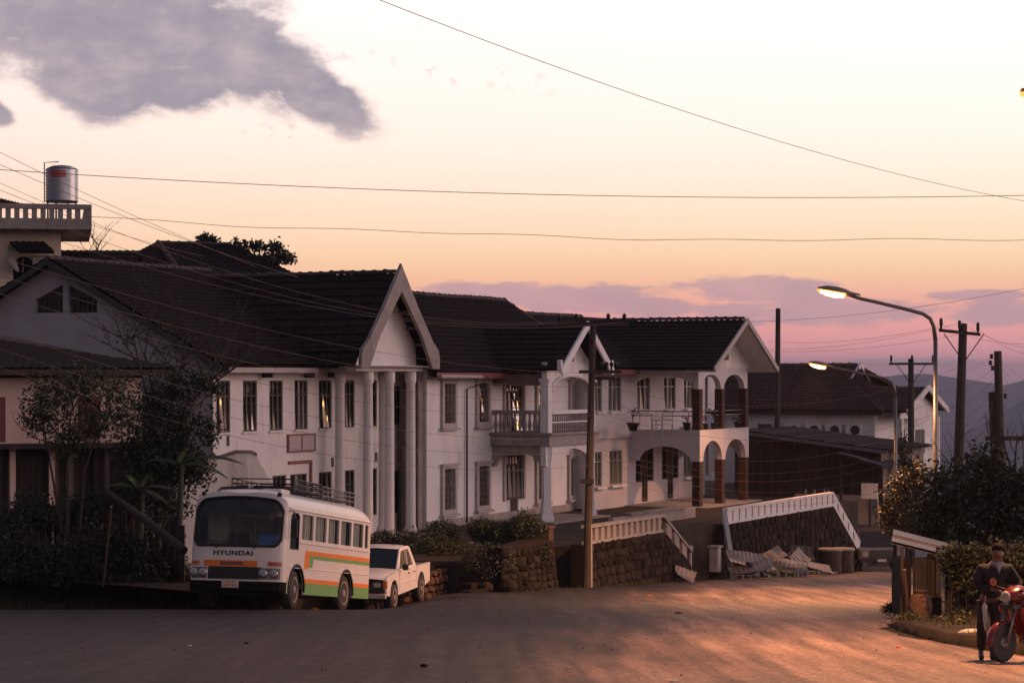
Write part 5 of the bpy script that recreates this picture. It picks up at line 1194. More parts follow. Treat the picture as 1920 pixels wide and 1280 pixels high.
tiled(mb, (sl_-.9, wR-1.1, zE+.02), (sl_+3.2, wR-1.1, zE+.02), (sl_+8, wR+6.9, Z(590, sl_+4, 16)), (sl_+5, dh, Z(598, sl_+5, dh)), course=.6, wave=.25, amp=.025, thick=.04)
mb.build('tin_roof', 'tin_dark', lh)
MB(o).box(sl_-.92, sl_-.88, wR-1.1, wL, zE-.12, zE+.04).build('fascia', 'wood_brown', lh)

lh.rotation_euler[2] += R(50); lh.scale = (1, .92, 1)
# garden fence of upright boards and rail
fs_ = -14.5; fa, fb = D(345, fs_), D(-30, fs_)
o = (fs_, fa, -4.2); gf = sthing('board_fence', 'old dark board fence with gaps behind the garden shrubs on the left', 'fence', *o)
d = fa; rg = random.Random(31)
while d < fb:
    w = rg.uniform(.13, .2); h = rg.uniform(1.2, 1.55)
    if rg.random() > .1: MB(o).box(fs_+rg.uniform(-.02, .02), fs_+.05, d, d+w, -4.0, -4.0+h+.6).build('board', 'wood_dark' if rg.random() < .8 else 'wood_brown', gf)
    d += w+rg.uniform(.02, .09)
for z in (-3.5, -2.5): MB(o).box(fs_+.053, fs_+.11, fa, fb, z, z+.09).build('rail', 'wood_dark', gf)
# broken plaster wall behind the bus
sb_ = -9.0; a, b = D(512, sb_), D(362, sb_)
o = (sb_, a, -3.8); bw = sthing('broken_wall', 'stained white plaster wall with a broken top edge, just behind the bus', 'wall', *o)
pts = [(px, py) for px, py in ((512, 905), (503, 893), (497, 878), (490, 868), (486, 853), (478, 848), (455, 847), (430, 856), (400, 862), (362, 868))]
mb = MB(o); mb.plate([(a, -5), ]+[(D(px, sb_), Z(py, sb_, D(px, sb_))) for px, py in pts]+[(b, -5)], [], 0, .22, FD(sb_)); mb.build('wall', 'plaster', bw)
mb = MB(o)
for (p, q), (p2, q2) in zip(pts[4:], pts[5:]):
    u, w = D(p, sb_), D(p2, sb_); z1, z2 = Z(q, sb_, u), Z(q2, sb_, w)
    mb.slab([(sb_-.04, u, z1), (sb_-.04, w, z2), (sb_-.04, w, z2+.08), (sb_-.04, u, z1+.08)], (.3, 0, 0))
mb.build('coping', 'stained', bw)

bw.rotation_euler[2] += R(48)
# house with the hipped roof behind
Yh = 98.0
def wpt(px, py, Y): return tuple(at(px, py, Y))
o = tuple(at(330, 600, Yh)); o = (o[0], o[1], -4)
hb = thing('hip_roof_house', 'house behind the columned one, only its dark hipped tile roof showing', 'house', o)
mb = MB(o); A, B = wpt(297, 458, Yh), wpt(432, 462, Yh)
le, re = wpt(100, 560, Yh-7), wpt(640, 560, Yh-7); lb, rb_ = wpt(100, 560, Yh+7), wpt(640, 560, Yh+7)
zz = le[2]; le, re, lb, rb_ = [(p[0], p[1], zz) for p in (le, re, lb, rb_)]
tiled(mb, le, re, B, A, course=.36); tiled(mb, rb_, lb, A, B, course=.36); tiled(mb, re, rb_, B, B, course=.36); tiled(mb, lb, le, A, A, course=.36); mb.build('roof', 'rooftile', hb)
hip = Vector(A).lerp(Vector(wpt(400, 560, Yh-7)), 1); 
ridge_tiles(hb, Vector(A)+Vector((0, 0, .1)), Vector(B)+Vector((0, 0, .1)), o); ridge_tiles(hb, Vector(A)+Vector((0, -.1, .12)), Vector((at(372, 560, Yh-7).x, Yh-7, zz+.12)), o)
MB(o).box(le[0]+.6, re[0]-.6, Yh-6.4, Yh+6.4, -4.5, zz+.02).build('wall', 'gable_grey', hb)
A, B = wpt(-30, 472, Yh-3), wpt(262, 473, Yh-3)
o = (A[0], A[1], -4); hb2 = thing('long_roof_house', 'house with a low dark roof seen under the roof terrace, left of the hipped roof', 'house', o)
mb = MB(o); tiled(mb, (A[0], Yh-10, 3.0), (B[0], Yh-10, 3.0), B, A, course=.36); tiled(mb, (B[0], Yh+2, 3.0), (A[0], Yh+2, 3.0), A, B, course=.36); mb.build('roof', 'rooftile', hb2)
MB(o).box(A[0], B[0]-.3, Yh-9, Yh+1.2, -4.5, 3.0).build('wall', 'gable_grey', hb2)

# tall building with roof terrace
Yt = 88.0
X = lambda px, Y=Yt: (px-960)/F*Y
Zt = lambda py, Y=Yt: EYE+(705-py)/F*Y
o = (X(0), Yt, -4); tb = thing('terrace_building', 'tall cream building at the left edge with a balustered roof terrace', 'building', o)
mb = MB(o); mb.plate(rect(X(-60), X(112), -4, Zt(432)), [arch(X(24), X(62), Zt(560), Zt(500), Zt(480)-Zt(500))], 0, .25, lambda u, v, w: (u, Yt+w, v)); mb.build('wall', 'cream', tb)
MB(o).box(X(112)-.25, X(112), Yt+.253, Yt+7, -4, Zt(432)).build('side_wall', 'cream', tb)
MB(o).box(X(42)-.03, X(42)+.03, Yt+.1, Yt+.155, Zt(560), Zt(482)).build('mullion', 'frame_pale', tb)
mb = MB(o); mb.slab([(X(16), Yt-.003, Zt(458)), (X(16), Yt-1.0, Zt(492)), (X(30), Yt-1.0, Zt(510)), (X(30), Yt-.003, Zt(510))], (X(22)-X(16), 0, 0)); mb.build('window_hood', 'concrete', tb)
mb = MB(o); tiled(mb, (X(36), Yt-1.3, Zt(478)), (X(100), Yt-1.3, Zt(478)), (X(78), Yt-.01, Zt(456)), (X(18), Yt-.01, Zt(456)), course=.3); mb.build('awning', 'rooftile', tb)
MB(o).box(X(60), X(85), Yt-.9, Yt-.003, Zt(505), Zt(480)).build('awning_bracket', 'concrete', tb)
zf0, zf1 = Zt(432), Zt(412)
MB(o).box(X(-60), X(168), Yt-1.2, Yt+7, zf0, zf1).build('terrace_slab', 'concrete_pale', tb)
MB(o).box(X(-60), X(168), Yt-1.2, Yt-.9, Zt(394), Zt(385)).build('parapet_rail', 'concrete_pale', tb)
bp = (X(16)-X(0)); tb.rotation_euler = (0, 0, R(12)); bw_ = MB().box(-bp*.3, bp*.3, 0, .2, 0, Zt(394)-zf1-.006).mesh('baluster', 'concrete_pale')
for i in range(-3, 11): inst(bw_, 'baluster', tb, (X(0)+bp*i*.99+.0-o[0], -1.15, zf1+.003-o[2]))
MB(o).box(X(168)-.3, X(168)-.003, Yt-.897, Yt+7, zf1, Zt(385)).build('side_parapet', 'concrete_pale', tb)
MB(o).box(X(158), X(168)-.003, Yt-1.17, Yt-.91, zf1+.003, Zt(394)-.003).build('corner_pier', 'concrete_pale', tb)
mb = MB(o); tiled(mb, (X(-60), Yt+1, Zt(386)), (X(58), Yt+1, Zt(388)), (X(-10), Yt+4, Zt(362)), (X(-60), Yt+4, Zt(362)), course=.3); mb.build('upper_roof', 'rooftile', tb)
# water tank standing on the terrace
c = at(116, 388, Yt+.5); wt = thing('water_tank', 'ribbed steel water tank standing on the roof terrace', 'water tank', (c.x, c.y, zf1))
prof = []; h0 = .75; H = Zt(325)-Zt(388); r = (X(147)-X(85))/2
for i in range(23):
    t = i/22; prof.append((r*(1.0 if i % 2 else .93), h0+H*t))
MB().lathe([(r*.3, h0-.02)]+prof, (0, 0, 0), 28).build('drum', 'tank_steel', wt, True)
MB().lathe([(r*.96, h0+H+.001), (r*.6, h0+H+.12), (r*.2, h0+H+.16)], (0, 0, 0), 24).build('lid', 'tank_steel', wt, True)
mb = MB()
for k in range(4):
    a = k*math.pi/2+.6; mb.tube([(r*.9*math.cos(a), r*.9*math.sin(a), 0), (r*.9*math.cos(a), r*.9*math.sin(a), h0)], .04, 6)
for k in range(4): MB().tube([(r*.9*math.cos(k*math.pi/2+.6), r*.9*math.sin(k*math.pi/2+.6), 0), (r*.9*math.cos(k*math.pi/2+.6), r*.9*math.sin(k*math.pi/2+.6), h0)], .04, 6).build('leg', 'iron', wt)
q = MB(); n = 10
vs = [(r*1.01*math.cos(a), r*1.01*math.sin(a), z) for z in (h0+H*.72, h0+H*.93) for a in [R(-118)+R(55)*i/n for i in range(n+1)]]
q.add(vs, [(i, i+1, n+2+i, n+1+i) for i in range(n)]); q.build('tank_label', 'lens_red', wt)
MB().tube([(-r*1.0, -.2, h0), (-r*1.0, -.2, h0+H+.25), (-r*.2, 0, h0+H+.3)], .025, 6).build('inlet_pipe', 'iron', wt)
# ================================================================== utility poles, street lamps, cables
def ground_at(px, Y): x = (px-960)/F*Y; return x, gz(x, Y)
def insul(parent, p, m='iron'):
    return MB().lathe([(.03, 0), (.03, .12), (.07, .13), (.05, .17), (.075, .19), (.05, .24), (.02, .27)], p, 8).build('insulator', m, parent, True)
# pole by the wall
x, z0 = ground_at(1100, 68.6); zt = EYE+(705-606)/F*68.6
PY = 67.2; x, z0 = ground_at(1100, PY); zt = EYE+(705-606)/F*PY; p1 = thing('utility_pole', 'concrete utility pole in front of the arched balcony, wires crossing at its head', 'utility pole', (x, PY, z0-.2))
H = zt-z0+.2; top = ((1112-1100)/F*PY, 0, H)
MB().tube([(0, 0, 0), top], [.145, .10], 10).build('shaft', 'pole_concrete', p1)
tx, tz = top[0], H
lx = lambda px: (px-1100)/F*PY
lz = lambda py: EYE+(705-py)/F*PY-z0+.2
MB().box(lx(1040), lx(1178), -.26, -.16, lz(612), lz(604)).build('crossarm', 'pole_wood', p1)
for px in (1048, 1080, 1140, 1170): insul(p1, (lx(px), -.21, lz(604)))
MB().box(lx(1085), lx(1165), -.25, -.16, lz(700), lz(694)).build('crossarm', 'pole_wood', p1)
for k in range(4): insul(p1, (lx(1128+k*9), -.2, lz(694)))
MB().box(lx(1110), lx(1152), .16, .25, lz(712), lz(706)).build('crossarm', 'pole_wood', p1)
MB().tube([(.15, -.06, .15), (.14, -.06, 2.2)], .03, 8).build('earth_conduit', 'frame_pale', p1)
MB().box(-.2, .22, -.2, .2, lz(906), lz(897)).build('clamp_band', 'iron', p1)
def cross_pole(label, px, Y, pxt, pyt, arm, pya, r, m, m2='pole_wood', group=None, ins=3):
    x, z0 = ground_at(px, Y); f_ = F/Y; z = lambda py: EYE+(705-py)/f_-z0+.2; xx = lambda q: (q-px)/f_
    t = thing('utility_pole', label, 'utility pole', (x, Y, z0-.2))
    MB().tube([(0, 0, 0), (xx(pxt), 0, z(pyt))], [r*1.25, r*.85], 8).build('shaft', m, t)
    if arm:
        a0, a1 = arm; q = MB(); sk = (pya[1]-pya[0])
        q.slab([(xx(a0), -.2, z(pya[0])), (xx(a1), -.2, z(pya[1])), (xx(a1), -.2, z(pya[1])+.11), (xx(a0), -.2, z(pya[0])+.11)], (0, .1, 0)); q.build('crossarm', m2, t)
        for k in range(ins):
            u = k/(ins-1); MB().lathe([(.04, 0), (.04, .1), (.06, .12), (.06, .34), (.03, .38)], (xx(a0+4+(a1-a0-8)*u), -.15, z(pya[0]+sk*u)+.1), 8).build('insulator', 'iron', t, True)
        for sg in (-1, 1): MB().tube([(xx(pxt)+sg*.7, -.14, z((pya[0]+pya[1])/2)), (xx(pxt)-.0, -.12, z((pya[0]+pya[1])/2)-1.0)], .02, 5).build('brace', 'iron', t)
    return t
cross_pole('tall dark pole rising behind the gable of the arched house', 1455, 104, 1459, 578, None, None, .14, 'pole_wood')
p3 = cross_pole('leaning pole with a tilted crossarm and three upright insulators, right of the tall street lamp', 1790, 75, 1806, 606, (1759, 1836), (622, 630), .17, 'pole_concrete')
p4 = cross_pole('slender far pole with a level crossarm between the two lamp posts', 1709, 105, 1708, 672, (1666, 1752), (684, 684), .16, 'pole_wood')
p5 = cross_pole('stout wooden pole nearest the right edge with a cluster of insulators', 1880, 80, 1871, 658, None, None, .17, 'wood_brown')
f5 = F/80; x5, z5 = ground_at(1880, 80)
for k, (px, py) in enumerate(((1858, 668), (1856, 680), (1860, 690), (1884, 742), (1856, 758))):
    MB().lathe([(.05, -.09), (.08, -.05), (.05, 0), (.08, .05), (.05, .09)], ((px-1880)/f5, -.1, EYE+(705-py)/f5-z5+.2), 8).build('insulator', 'iron', p5, True)
MB().tube([((1880-1880)/f5, .3, 0), ((1862-1880)/f5, .2, EYE+(705-735)/f5-z5+.2)], [.2, .13], 8).build('stub_pole', 'wood_brown', p5)
MB().box((1845-1880)/f5, (1960-1880)/f5, -.3, -.2, EYE+(705-825)/f5-z5+.2, EYE+(705-817)/f5-z5+.2).build('crossarm', 'pole_wood', p5)

# street lamps: tall tapered tube bent over the road, sodium head
def street_lamp(label, Y, pxp, pts, head, power, lit=True):
    """pts: pixel outline of the bent tube from the bend to the head; head: (px tip, py tip, px neck, py neck)"""
    x, z0 = ground_at(pxp, Y); f_ = F/Y
    P = lambda px, py, dy=0: ((px-pxp)/f_, dy, EYE+(705-py)/f_-z0)
    t = thing('street_lamp', label, 'street lamp', (x, Y, z0), group='sodium street lamps along the road')
    MB().tube([(0, 0, 0), P(*pts[0])], [.085, .06], 10).build('pole', 'steel', t, True)
    MB().lathe([(.16, 0), (.16, .5), (.11, .6)], (0, 0, -.02), 10).build('base_sleeve', 'steel', t)
    MB().tube([P(*p) for p in pts], [.06-.012*i/(len(pts)-1) for i in range(len(pts))], 10).build('arm', 'steel', t, True)
    a, b = Vector(P(head[2], head[3])), Vector(P(head[0], head[1])); L = (b-a).length; dr = (b-a).normalized()
    up = Vector((0, 1, 0)).cross(dr); up = up if up.z > 0 else -up
    ys = Vector((0, 1, 0))
    # housing: canoe-shaped cover above, glowing bowl below
    prof = [(-.35, .05, .05), (0, .09, .08), (.12, .15, .12), (.4, .20, .15), (.75, .18, .13), (1, .06, .05)]
    q = MB(); g = MB(); n = 9
    top = []; bot = []
    for u, w, h in prof:
        c = a+dr*L*u
        top.append([tuple(c+ys*w*math.cos(math.pi*i/n)+up*h*math.sin(math.pi*i/n)) for i in range(n+1)])
        if u >= .12: bot.append([tuple(c+ys*w*.93*math.cos(math.pi*i/n)-up*(h*1.05)*math.sin(math.pi*i/n)-up*.008) for i in range(n+1)])
    for rows_, mbq in ((top, q), (bot, g)):
        v = [p for r in rows_ for p in r]; mbq.add(v, [(j*(n+1)+i, j*(n+1)+i+1, (j+1)*(n+1)+i+1, (j+1)*(n+1)+i) for j in range(len(rows_)-1) for i in range(n)])
    q.add([p for p in top[0]]+[tuple(Vector(p)-2*up*(Vector(p)-(a+dr*L*prof[0][0])).dot(up)) for p in top[0]], [tuple(range(n+1)), tuple(range(n+1, 2*n+2))])
    hd = q.build('lamp_head', 'lamp_shell', t, True); g.build('lit_bowl', 'lamp_glow', hd, True)
    g2 = MB(); core = [[tuple(a+dr*L*u+ys*w*1.06*math.cos(math.pi*(.10+.80*i/n))-up*(h*1.12)*math.sin(math.pi*(.10+.80*i/n))) for i in range(n+1)] for u, w, h in ((.17, .165, .125), (.42, .20, .15), (.74, .18, .13), (.92, .11, .08))]
    g2.add([p for r in core for p in r], [(j*(n+1)+i, j*(n+1)+i+1, (j+1)*(n+1)+i+1, (j+1)*(n+1)+i) for j in range(3) for i in range(n)]); g2.build('lamp_core', 'lamp_core', hd, True)
    c = a+dr*L*.5-up*.42
    ld = bpy.data.lights.new('sodium_light', 'SPOT'); ld.energy = power; ld.color = (1, .42, .16); ld.shadow_soft_size = .15
    ld.spot_size = R(140); ld.spot_blend = .6
    lo = bpy.data.objects.new('sodium_light', ld); C.objects.link(lo); lo.parent = hd; lo.location = c; lo.rotation_euler = (up).to_track_quat('Z', 'Y').to_euler()
    return t
LP = 9000
street_lamp('tall lit street lamp, the larger of two, bent far over the road', 60, 1754, [(1754, 640), (1751, 612), (1744, 597), (1730, 588), (1700, 580), (1650, 568), (1610, 559), (1588, 551.5)], (1533, 541, 1592, 551), LP)
street_lamp('smaller lit street lamp farther down the road, before the brown roof', 88, 1679, [(1679, 745), (1677, 727), (1672, 716), (1660, 709), (1620, 701), (1570, 690), (1560, 688)], (1517, 680, 1553, 687), LP*.22)
street_lamp('near street lamp of which only the tip shows at the right edge', 32.6, 2300, [(2300, 330), (2292, 280), (2270, 255), (2230, 238), (2150, 215), (2060, 196)], (1914, 172, 2040, 192), LP)
street_lamp('lit street lamp around the bend, its head low among the poles', 118, 1640, [(1640, 810), (1638, 798), (1630, 790), (1600, 783)], (1570, 777, 1595, 782), 0) if False else None

# cables
ORD = ('first', 'second', 'third', 'fourth', 'fifth', 'sixth', 'seventh', 'eighth')
def cable(label, a, b, sag, r=.012, group=None, m='cable', n=18, wob=0):
    a, b = Vector(a), Vector(b); pts = []
    for i in range(n+1):
        t = i/n; p = a.lerp(b, t); p.z -= sag*4*t*(1-t); 
        if wob: p.z += wob*math.sin(t*23+1)*math.sin(t*9)
        pts.append(p)
    q = MB(tuple(a)); q.tube(pts, r*.5, 5, cap=False); ob = q.build('cable', m); ob.location = a
    return tag(ob, label, 'cable', group)
cable('long thin cable slanting down across the sky from top centre to the right edge', at(660, -20, 40), at(1990, 388, 74), .55, .016)
cable('nearly level cable crossing the whole sky, above the wavy one', at(-20, 317, 44), at(1945, 366, 47), .25, .015)
cable('wavy cable crossing the sky just above the roofs', at(160, 406, 58), at(1945, 448, 60), .25, .015, wob=.05, n=60)
cable('upper of the two cables slanting past the water tank', at(-20, 276, 48), at(480, 500, 66), .1, .013)
cable('lower of the two cables slanting past the water tank', at(-20, 300, 48), at(560, 520, 68), .15, .013)
cable('cable passing just under the water tank and down to the hipped roof', at(-20, 348, 50), at(380, 480, 70), .15, .013)
cable('cable from the gable of the arched house rising to the right edge', at(1400, 603, 88), at(1945, 536, 70), .25, .013)
A3 = [at(1763, 612, 75), at(1800, 606, 75), at(1833, 620, 75)]; A1 = [at(1048, 603, 67.0), at(1080, 603, 67.0), at(1170, 603, 67.0)]
for i in range(3):
    cable(('highest', 'middle', 'lowest')[i]+' of three thin wires sagging from the tilted crossarm to the arched house', A3[i], at(1440, (640, 655, 658)[i], 96), .25, .010, 'wires between the poles on the right')
for i in range(3):
    cable(('upper', 'middle', 'lower')[i]+' thin wire dropping from the dark columned roof to the head of the concrete pole', at(-30, 330+i*38, 40), A1[i], .9, .009, 'wires meeting at the concrete pole head')
for i in range(7):
    cable('%s of the seven thin wires strung across the white house fronts' % ('first from the top', 'second from the top', 'third from the top', 'middle one', 'third from the bottom', 'second from the bottom', 'lowest')[i], at(-40, 470+i*34, 42+i*.5), at(1106, 700+i*26+(i > 3)*16, 67.0), .55+.06*i, .010, 'wires across the house fronts')
for i in range(8):
    cable('%s thin wire from the top sagging from the concrete pole past the timber shed' % ORD[i], at(1112, (720, 745, 770, 800, 838, 846, 856, 880)[i], 67.0), at((1800, 1800, 1868, 1790, 1868, 1868, 1868, 1868)[i], (688, 735, 730, 760, 770, 782, 798, 820)[i], 76), (1.0, 1.2, 1.35, 1.5, 1.45, 1.55, 1.7, 1.75)[i], .010, 'wires past the timber shed')
for i in range(7):
    cable('%s thin wire, counted down the stout wooden pole, fanning to the right edge' % ORD[i], at(1872+i % 3*4, 668+i*18, 80), at(1990, (745, 780, 800, 730, 840, 815, 860)[i], 62+i), .25+.05*i, .010, 'wires fanning to the right edge')
for i in range(6):
    cable('%s thin wire from the top strung between the right hand poles over the valley' % ORD[i], at(1708, 684+i*24, 105), at(1866, 664+i*22, 80), .7+.15*i, .010, 'wires between the right hand poles')
for i in range(3):
    cable('thin wire from the %s insulator of the tilted crossarm to the right edge' % ('left', 'middle', 'right')[i], A3[i]+Vector((0, 0, .1)), at(1990, 640+i*14, 52), .3, .009, 'wires from the tilted crossarm to the right edge')
cable('slanting stay wire from the stout wooden pole down into the bush', at(1868, 735, 80), at(1815, 930, 76), 0, .011)
cable('slanting stay rod right of the stout wooden pole', at(1905, 800, 79), at(1880, 880, 78), 0, .02)
# ================================================================== bus
def vehicle_pose(px, Y, az, wb0, wb1, tw):
    """ground the vehicle: returns rotation with pitch following the road under its wheels; local x forward, y left (to the right in the picture)"""
    fw = Vector((-math.sin(az), -math.cos(az))); return fw
BW, BL = 1.18, 6.45
az = R(14.5); fw = Vector((-math.sin(az), -math.cos(az))); lf = Vector((-fw.y, fw.x))
cor = Vector(((524-960)/F*49.4, 49.4)); org = cor-fw*BL-lf*BW
def gzv(lx_, ly_, org=org, fw=fw, lf=lf): p = org+fw*lx_+lf*ly_; return gz(p.x, p.y)
fx, rx = BL-.98, BL-4.6
pitch = math.atan2(gzv(fx, BW)-gzv(rx, BW), fx-rx)
z0 = gzv(fx, BW)-math.tan(pitch)*fx
bus = thing('bus', 'old white bus with orange and green stripes and a roof rack, parked facing the camera', 'bus', (org.x, org.y, z0), (0, -pitch, math.atan2(fw.y, fw.x)))
def bow(y):
    t = min(1, abs(y)/BW); return .36*(1-(1-t**5)**(1/5))+.05*t*t
def rake(z): return .0 if z < 1.4 else .16*(z-1.4)/1.2+.05*max(0, z-2.3)
def rooftop(y):
    t = min(1, abs(y)/BW); return 2.36+.46*(1-t**2.6)**(1/2.2)
YS = [BW*math.sin(math.pi/2*(i/14))*1.0 for i in range(-14, 15)]
def frontx(y, z): return BL-bow(y)-rake(z)
def wbot(y): 
    t = abs(y)/1.09; return 1.43+.16*max(0, (t-.86)/.14)**2 if t <= 1 else None
def wtop(y):
    t = abs(y)/1.09; return 2.60-.10*t*t-.22*max(0, (t-.75)/.25)**2.4
FT = lambda y: rooftop(y)-.12*(1-min(1, abs(y)/BW))-.02
def strip_rows(y, za, zb, n): return [(frontx(y, za+(zb-za)*i/n), y, za+(zb-za)*i/n) for i in range(n+1)]
shell = MB(); n_ = 6
for a, b in zip(YS, YS[1:]):
    mid_ = (a+b)/2
    spans = [(lambda y: .62, lambda y: FT(y))] if abs(mid_) > 1.085 else [(lambda y: .62, lambda y: wbot(max(-1.09, min(1.09, y)))), (lambda y: wtop(max(-1.09, min(1.09, y))), lambda y: FT(y))]
    for lo, hi in spans:
        ra, rb2 = strip_rows(a, lo(a), hi(a), n_), strip_rows(b, lo(b), hi(b), n_)
        shell.add(ra+rb2, [(i, i+1, n_+1+i+1, n_+1+i) for i in range(n_)])
shell.build('front_panel', 'white_paint', bus, True)
# roof skin
q = MB(); XS = [0, .06, .2, .5]+lin(.9, BL-1.2, 8)+[BL-.95, BL-.75, BL-.6, BL-.5, BL-.4]
rows_ = []
for k in range(len(XS)+1):
    r_ = []
    for y in YS:
        if k == len(XS): zf = FT(y); r_.append((frontx(y, zf), y, zf))
        else:
            x = min(XS[k], frontx(y, FT(y))-.01*(len(XS)-k)) if k > len(XS)-4 else XS[k]
            u = max(0, 1-(frontx(y, FT(y))-x)/.7); rr = .18*(1-min(1, x/.4))**2
            r_.append((x, y, rooftop(y)-(rooftop(y)-FT(y))*u*u-rr*(1-abs(y)/BW*.5)))
    rows_.append(r_)
ny = len(YS); q.add([p for r in rows_ for p in r], [(j*ny+i, j*ny+i+1, (j+1)*ny+i+1, (j+1)*ny+i) for j in range(len(rows_)-1) for i in range(ny-1)])
q.build('roof_panel', 'white_paint', bus, True)
# sides
def archcut(x, r, z, n=10): return [(x+r*math.cos(math.pi*i/n), z+r*1.15*math.sin(math.pi*i/n)) for i in range(n+1)]
xF = BL-.36; wins_ = []
for k in range(6):
    b_ = 5.23-.95*k; a_ = max(.14, b_-.87); wins_.append(rect(a_, b_ if k < 5 else .48, 1.63, 2.30))
drv = [(5.38, 1.40), (5.98, 1.40), (5.98, 2.10), (5.94, 2.2), (5.86, 2.26), (5.5, 2.28), (5.38, 2.2)]
def outline(): return [(0.0, .36), (rx-.56, .36)]+[(x, z) for x, z in archcut(rx, .56, .42)[::-1]]+[(rx+.56, .36), (fx-.56, .36)]+archcut(fx, .56, .42)[::-1]+[(fx+.56, .36), (xF+.02, .36), (xF+.02, 2.37), (0.0, 2.37)]
for sg in (1, -1):
    fn = lambda u, v, w, sg=sg: (u, sg*(BW-w), v)
    MB().plate(outline(), wins_+[drv], 0, .05, fn).build('side_panel', 'white_paint', bus)
    for i, u in enumerate(wins_):
        wf = MB().plate(u, [[(u[0][0]+.035, u[0][1]+.035), (u[1][0]-.035, u[1][1]+.035), (u[2][0]-.035, u[2][1]-.035), (u[3][0]+.035, u[3][1]-.035)]], .0, .03, fn).build('side_window', 'white_paint' if sg > 0 else 'white_paint', bus)
        MB().plate(rect(u[0][0]+.02, u[1][0]-.02, 1.65, 2.28), [], .03, .034, fn).build('pane', 'clear_glass', wf)
        # curtain hanging behind the glass: a pleated sheet
        c = MB(); k = 28; a, b = u[0][0]+.01, u[1][0]-.01; f0 = (.0, .0, .12, .25, .1, .0)[i]
        vs = [(a+(b-a)*(f0+(1-f0)*j/k), sg*(BW-.09-.018*math.sin(j*1.9)), z) for z in (1.62, 2.31) for j in range(k+1)]
        c.add(vs, [(j, j+1, k+2+j, k+1+j) for j in range(k)]); c.build('curtain', 'curtain', wf)
    dw_ = MB().plate(drv, [[(p[0]*.9+5.68*.1, p[1]*.94+1.84*.06) for p in drv]], -.004, .03, fn).build('cab_window', 'black_plastic', bus)
    MB().plate([(p[0]*.95+5.68*.05, p[1]*.97+1.84*.03) for p in drv], [], .03, .034, fn).build('pane', 'glass_dark', dw_)
    # painted stripes are thin bands on the skin
    pr = lambda u, v, w, sg=sg: (u, sg*(BW+w), v)
    x1 = BL-1.55
    MB().plate([(.0, 1.41), (x1, 1.41), (x1+.06, .985), (x1-.25, .985), (x1-.29, 1.31), (.0, 1.31)], [], 0.001, .004, pr).build('orange_band', 'orange', bus)
    MB().plate([(.0, 1.308), (x1-.292, 1.308), (x1-.25, 1.02), (x1-.52, 1.02), (x1-.58, 1.22), (.0, 1.22)], [], 0.001, .004, pr).build('green_band', 'green', bus)
    segs = [(0, rx-.575), (rx+.575, fx-.575), (fx+.575, xF)]
    for a, b in segs:
        MB().box(a+.001, b, sg*BW+(.001 if sg > 0 else -.004), sg*BW+(.004 if sg > 0 else -.001), .64, .74).build('orange_band', 'orange', bus)
        MB().box(a+.001, b, sg*BW+(.001 if sg > 0 else -.004), sg*BW+(.004 if sg > 0 else -.001), .362, .638).build('green_band', 'green', bus)
    MB().tube([(.02, sg*(BW+.005), .975), (xF, sg*(BW+.005), .975)], .012, 5).build('belt_strip', 'white_paint', bus)
    MB().box(.02, 5.3, sg*BW-.02, sg*BW+.02, 1.565, 1.60).build('sill_strip', 'white_paint', bus)
    MB().tube([(.03, sg*(BW+.0), 2.345), (BL-.45, sg*(BW+.0), 2.345)], .028, 6).build('drip_rail', 'white_paint', bus)
    MB().plate([(p[0], p[1]) for p in archcut(fx, .57, .42)]+[(p[0], p[1]) for p in archcut(fx, .53, .42)[::-1]], [], -.012, .03, pr).build('wheel_arch', 'black_plastic', bus)
    MB().plate([(p[0], p[1]) for p in archcut(rx, .57, .42)]+[(p[0], p[1]) for p in archcut(rx, .53, .42)[::-1]], [], -.012, .03, pr).build('wheel_arch', 'black_plastic', bus)
MB().box(-.002, .05, -BW+.05, BW-.05, .36, 2.42).build('rear_panel', 'white_paint', bus)
MB().box(.06, BL-.6, -BW+.06, BW-.06, .5, .62).build('floor', 'black_plastic', bus)
MB().quad((1.2, -BW+.1, .62), (1.2, BW-.1, .62), (1.2, BW-.1, 2.4), (1.2, -BW+.1, 2.4)).build('bulkhead', 'seat', bus)
# lower nose: dark grille, bumper, lamps
nose = MB()
rows2 = []
for z in (.36, .62):
    rows2.append([(frontx(y, z)-.004, y, z) for y in YS])
nose.add([p for r in rows2 for p in r], [(i, i+1, ny+i+1, ny+i) for i in range(ny-1)]); nose.build('skirt', 'soot', bus)
def patch(y0, y1, z0_, z1_, off, m, name, parent=bus, th=.02, n=12):
    q = MB(); vs = []
    for o_ in (off-th, off):
        for z in (z0_, z1_):
            for i in range(n+1):
                y = y0+(y1-y0)*i/n; vs.append((frontx(y, z)+o_, y, z))
    k = n+1; fs = [(2*k+i, 2*k+i+1, 3*k+i+1, 3*k+i) for i in range(n)]
    fs += [(i, i+1, 2*k+i+1, 2*k+i) for i in range(n)]+[(k+i, k+i+1, 3*k+i+1, 3*k+i) for i in range(n)]+[(0, k, 3*k, 2*k), (n, k+n, 3*k+n, 2*k+n)]
    q.add(vs, fs); return q.build(name, m, parent)
patch(-.66, .66, .66, .95, .012, 'black_plastic', 'grille')
for k in range(5): patch(-.62, .62, .69+k*.05, .71+k*.05, .02, 'iron', 'grille_bar')
patch(-.78, .56, .955, 1.10, .010, 'orange', 'orange_band'); patch(-.36, .22, .99, 1.065, .016, 'trim_red', 'vent')
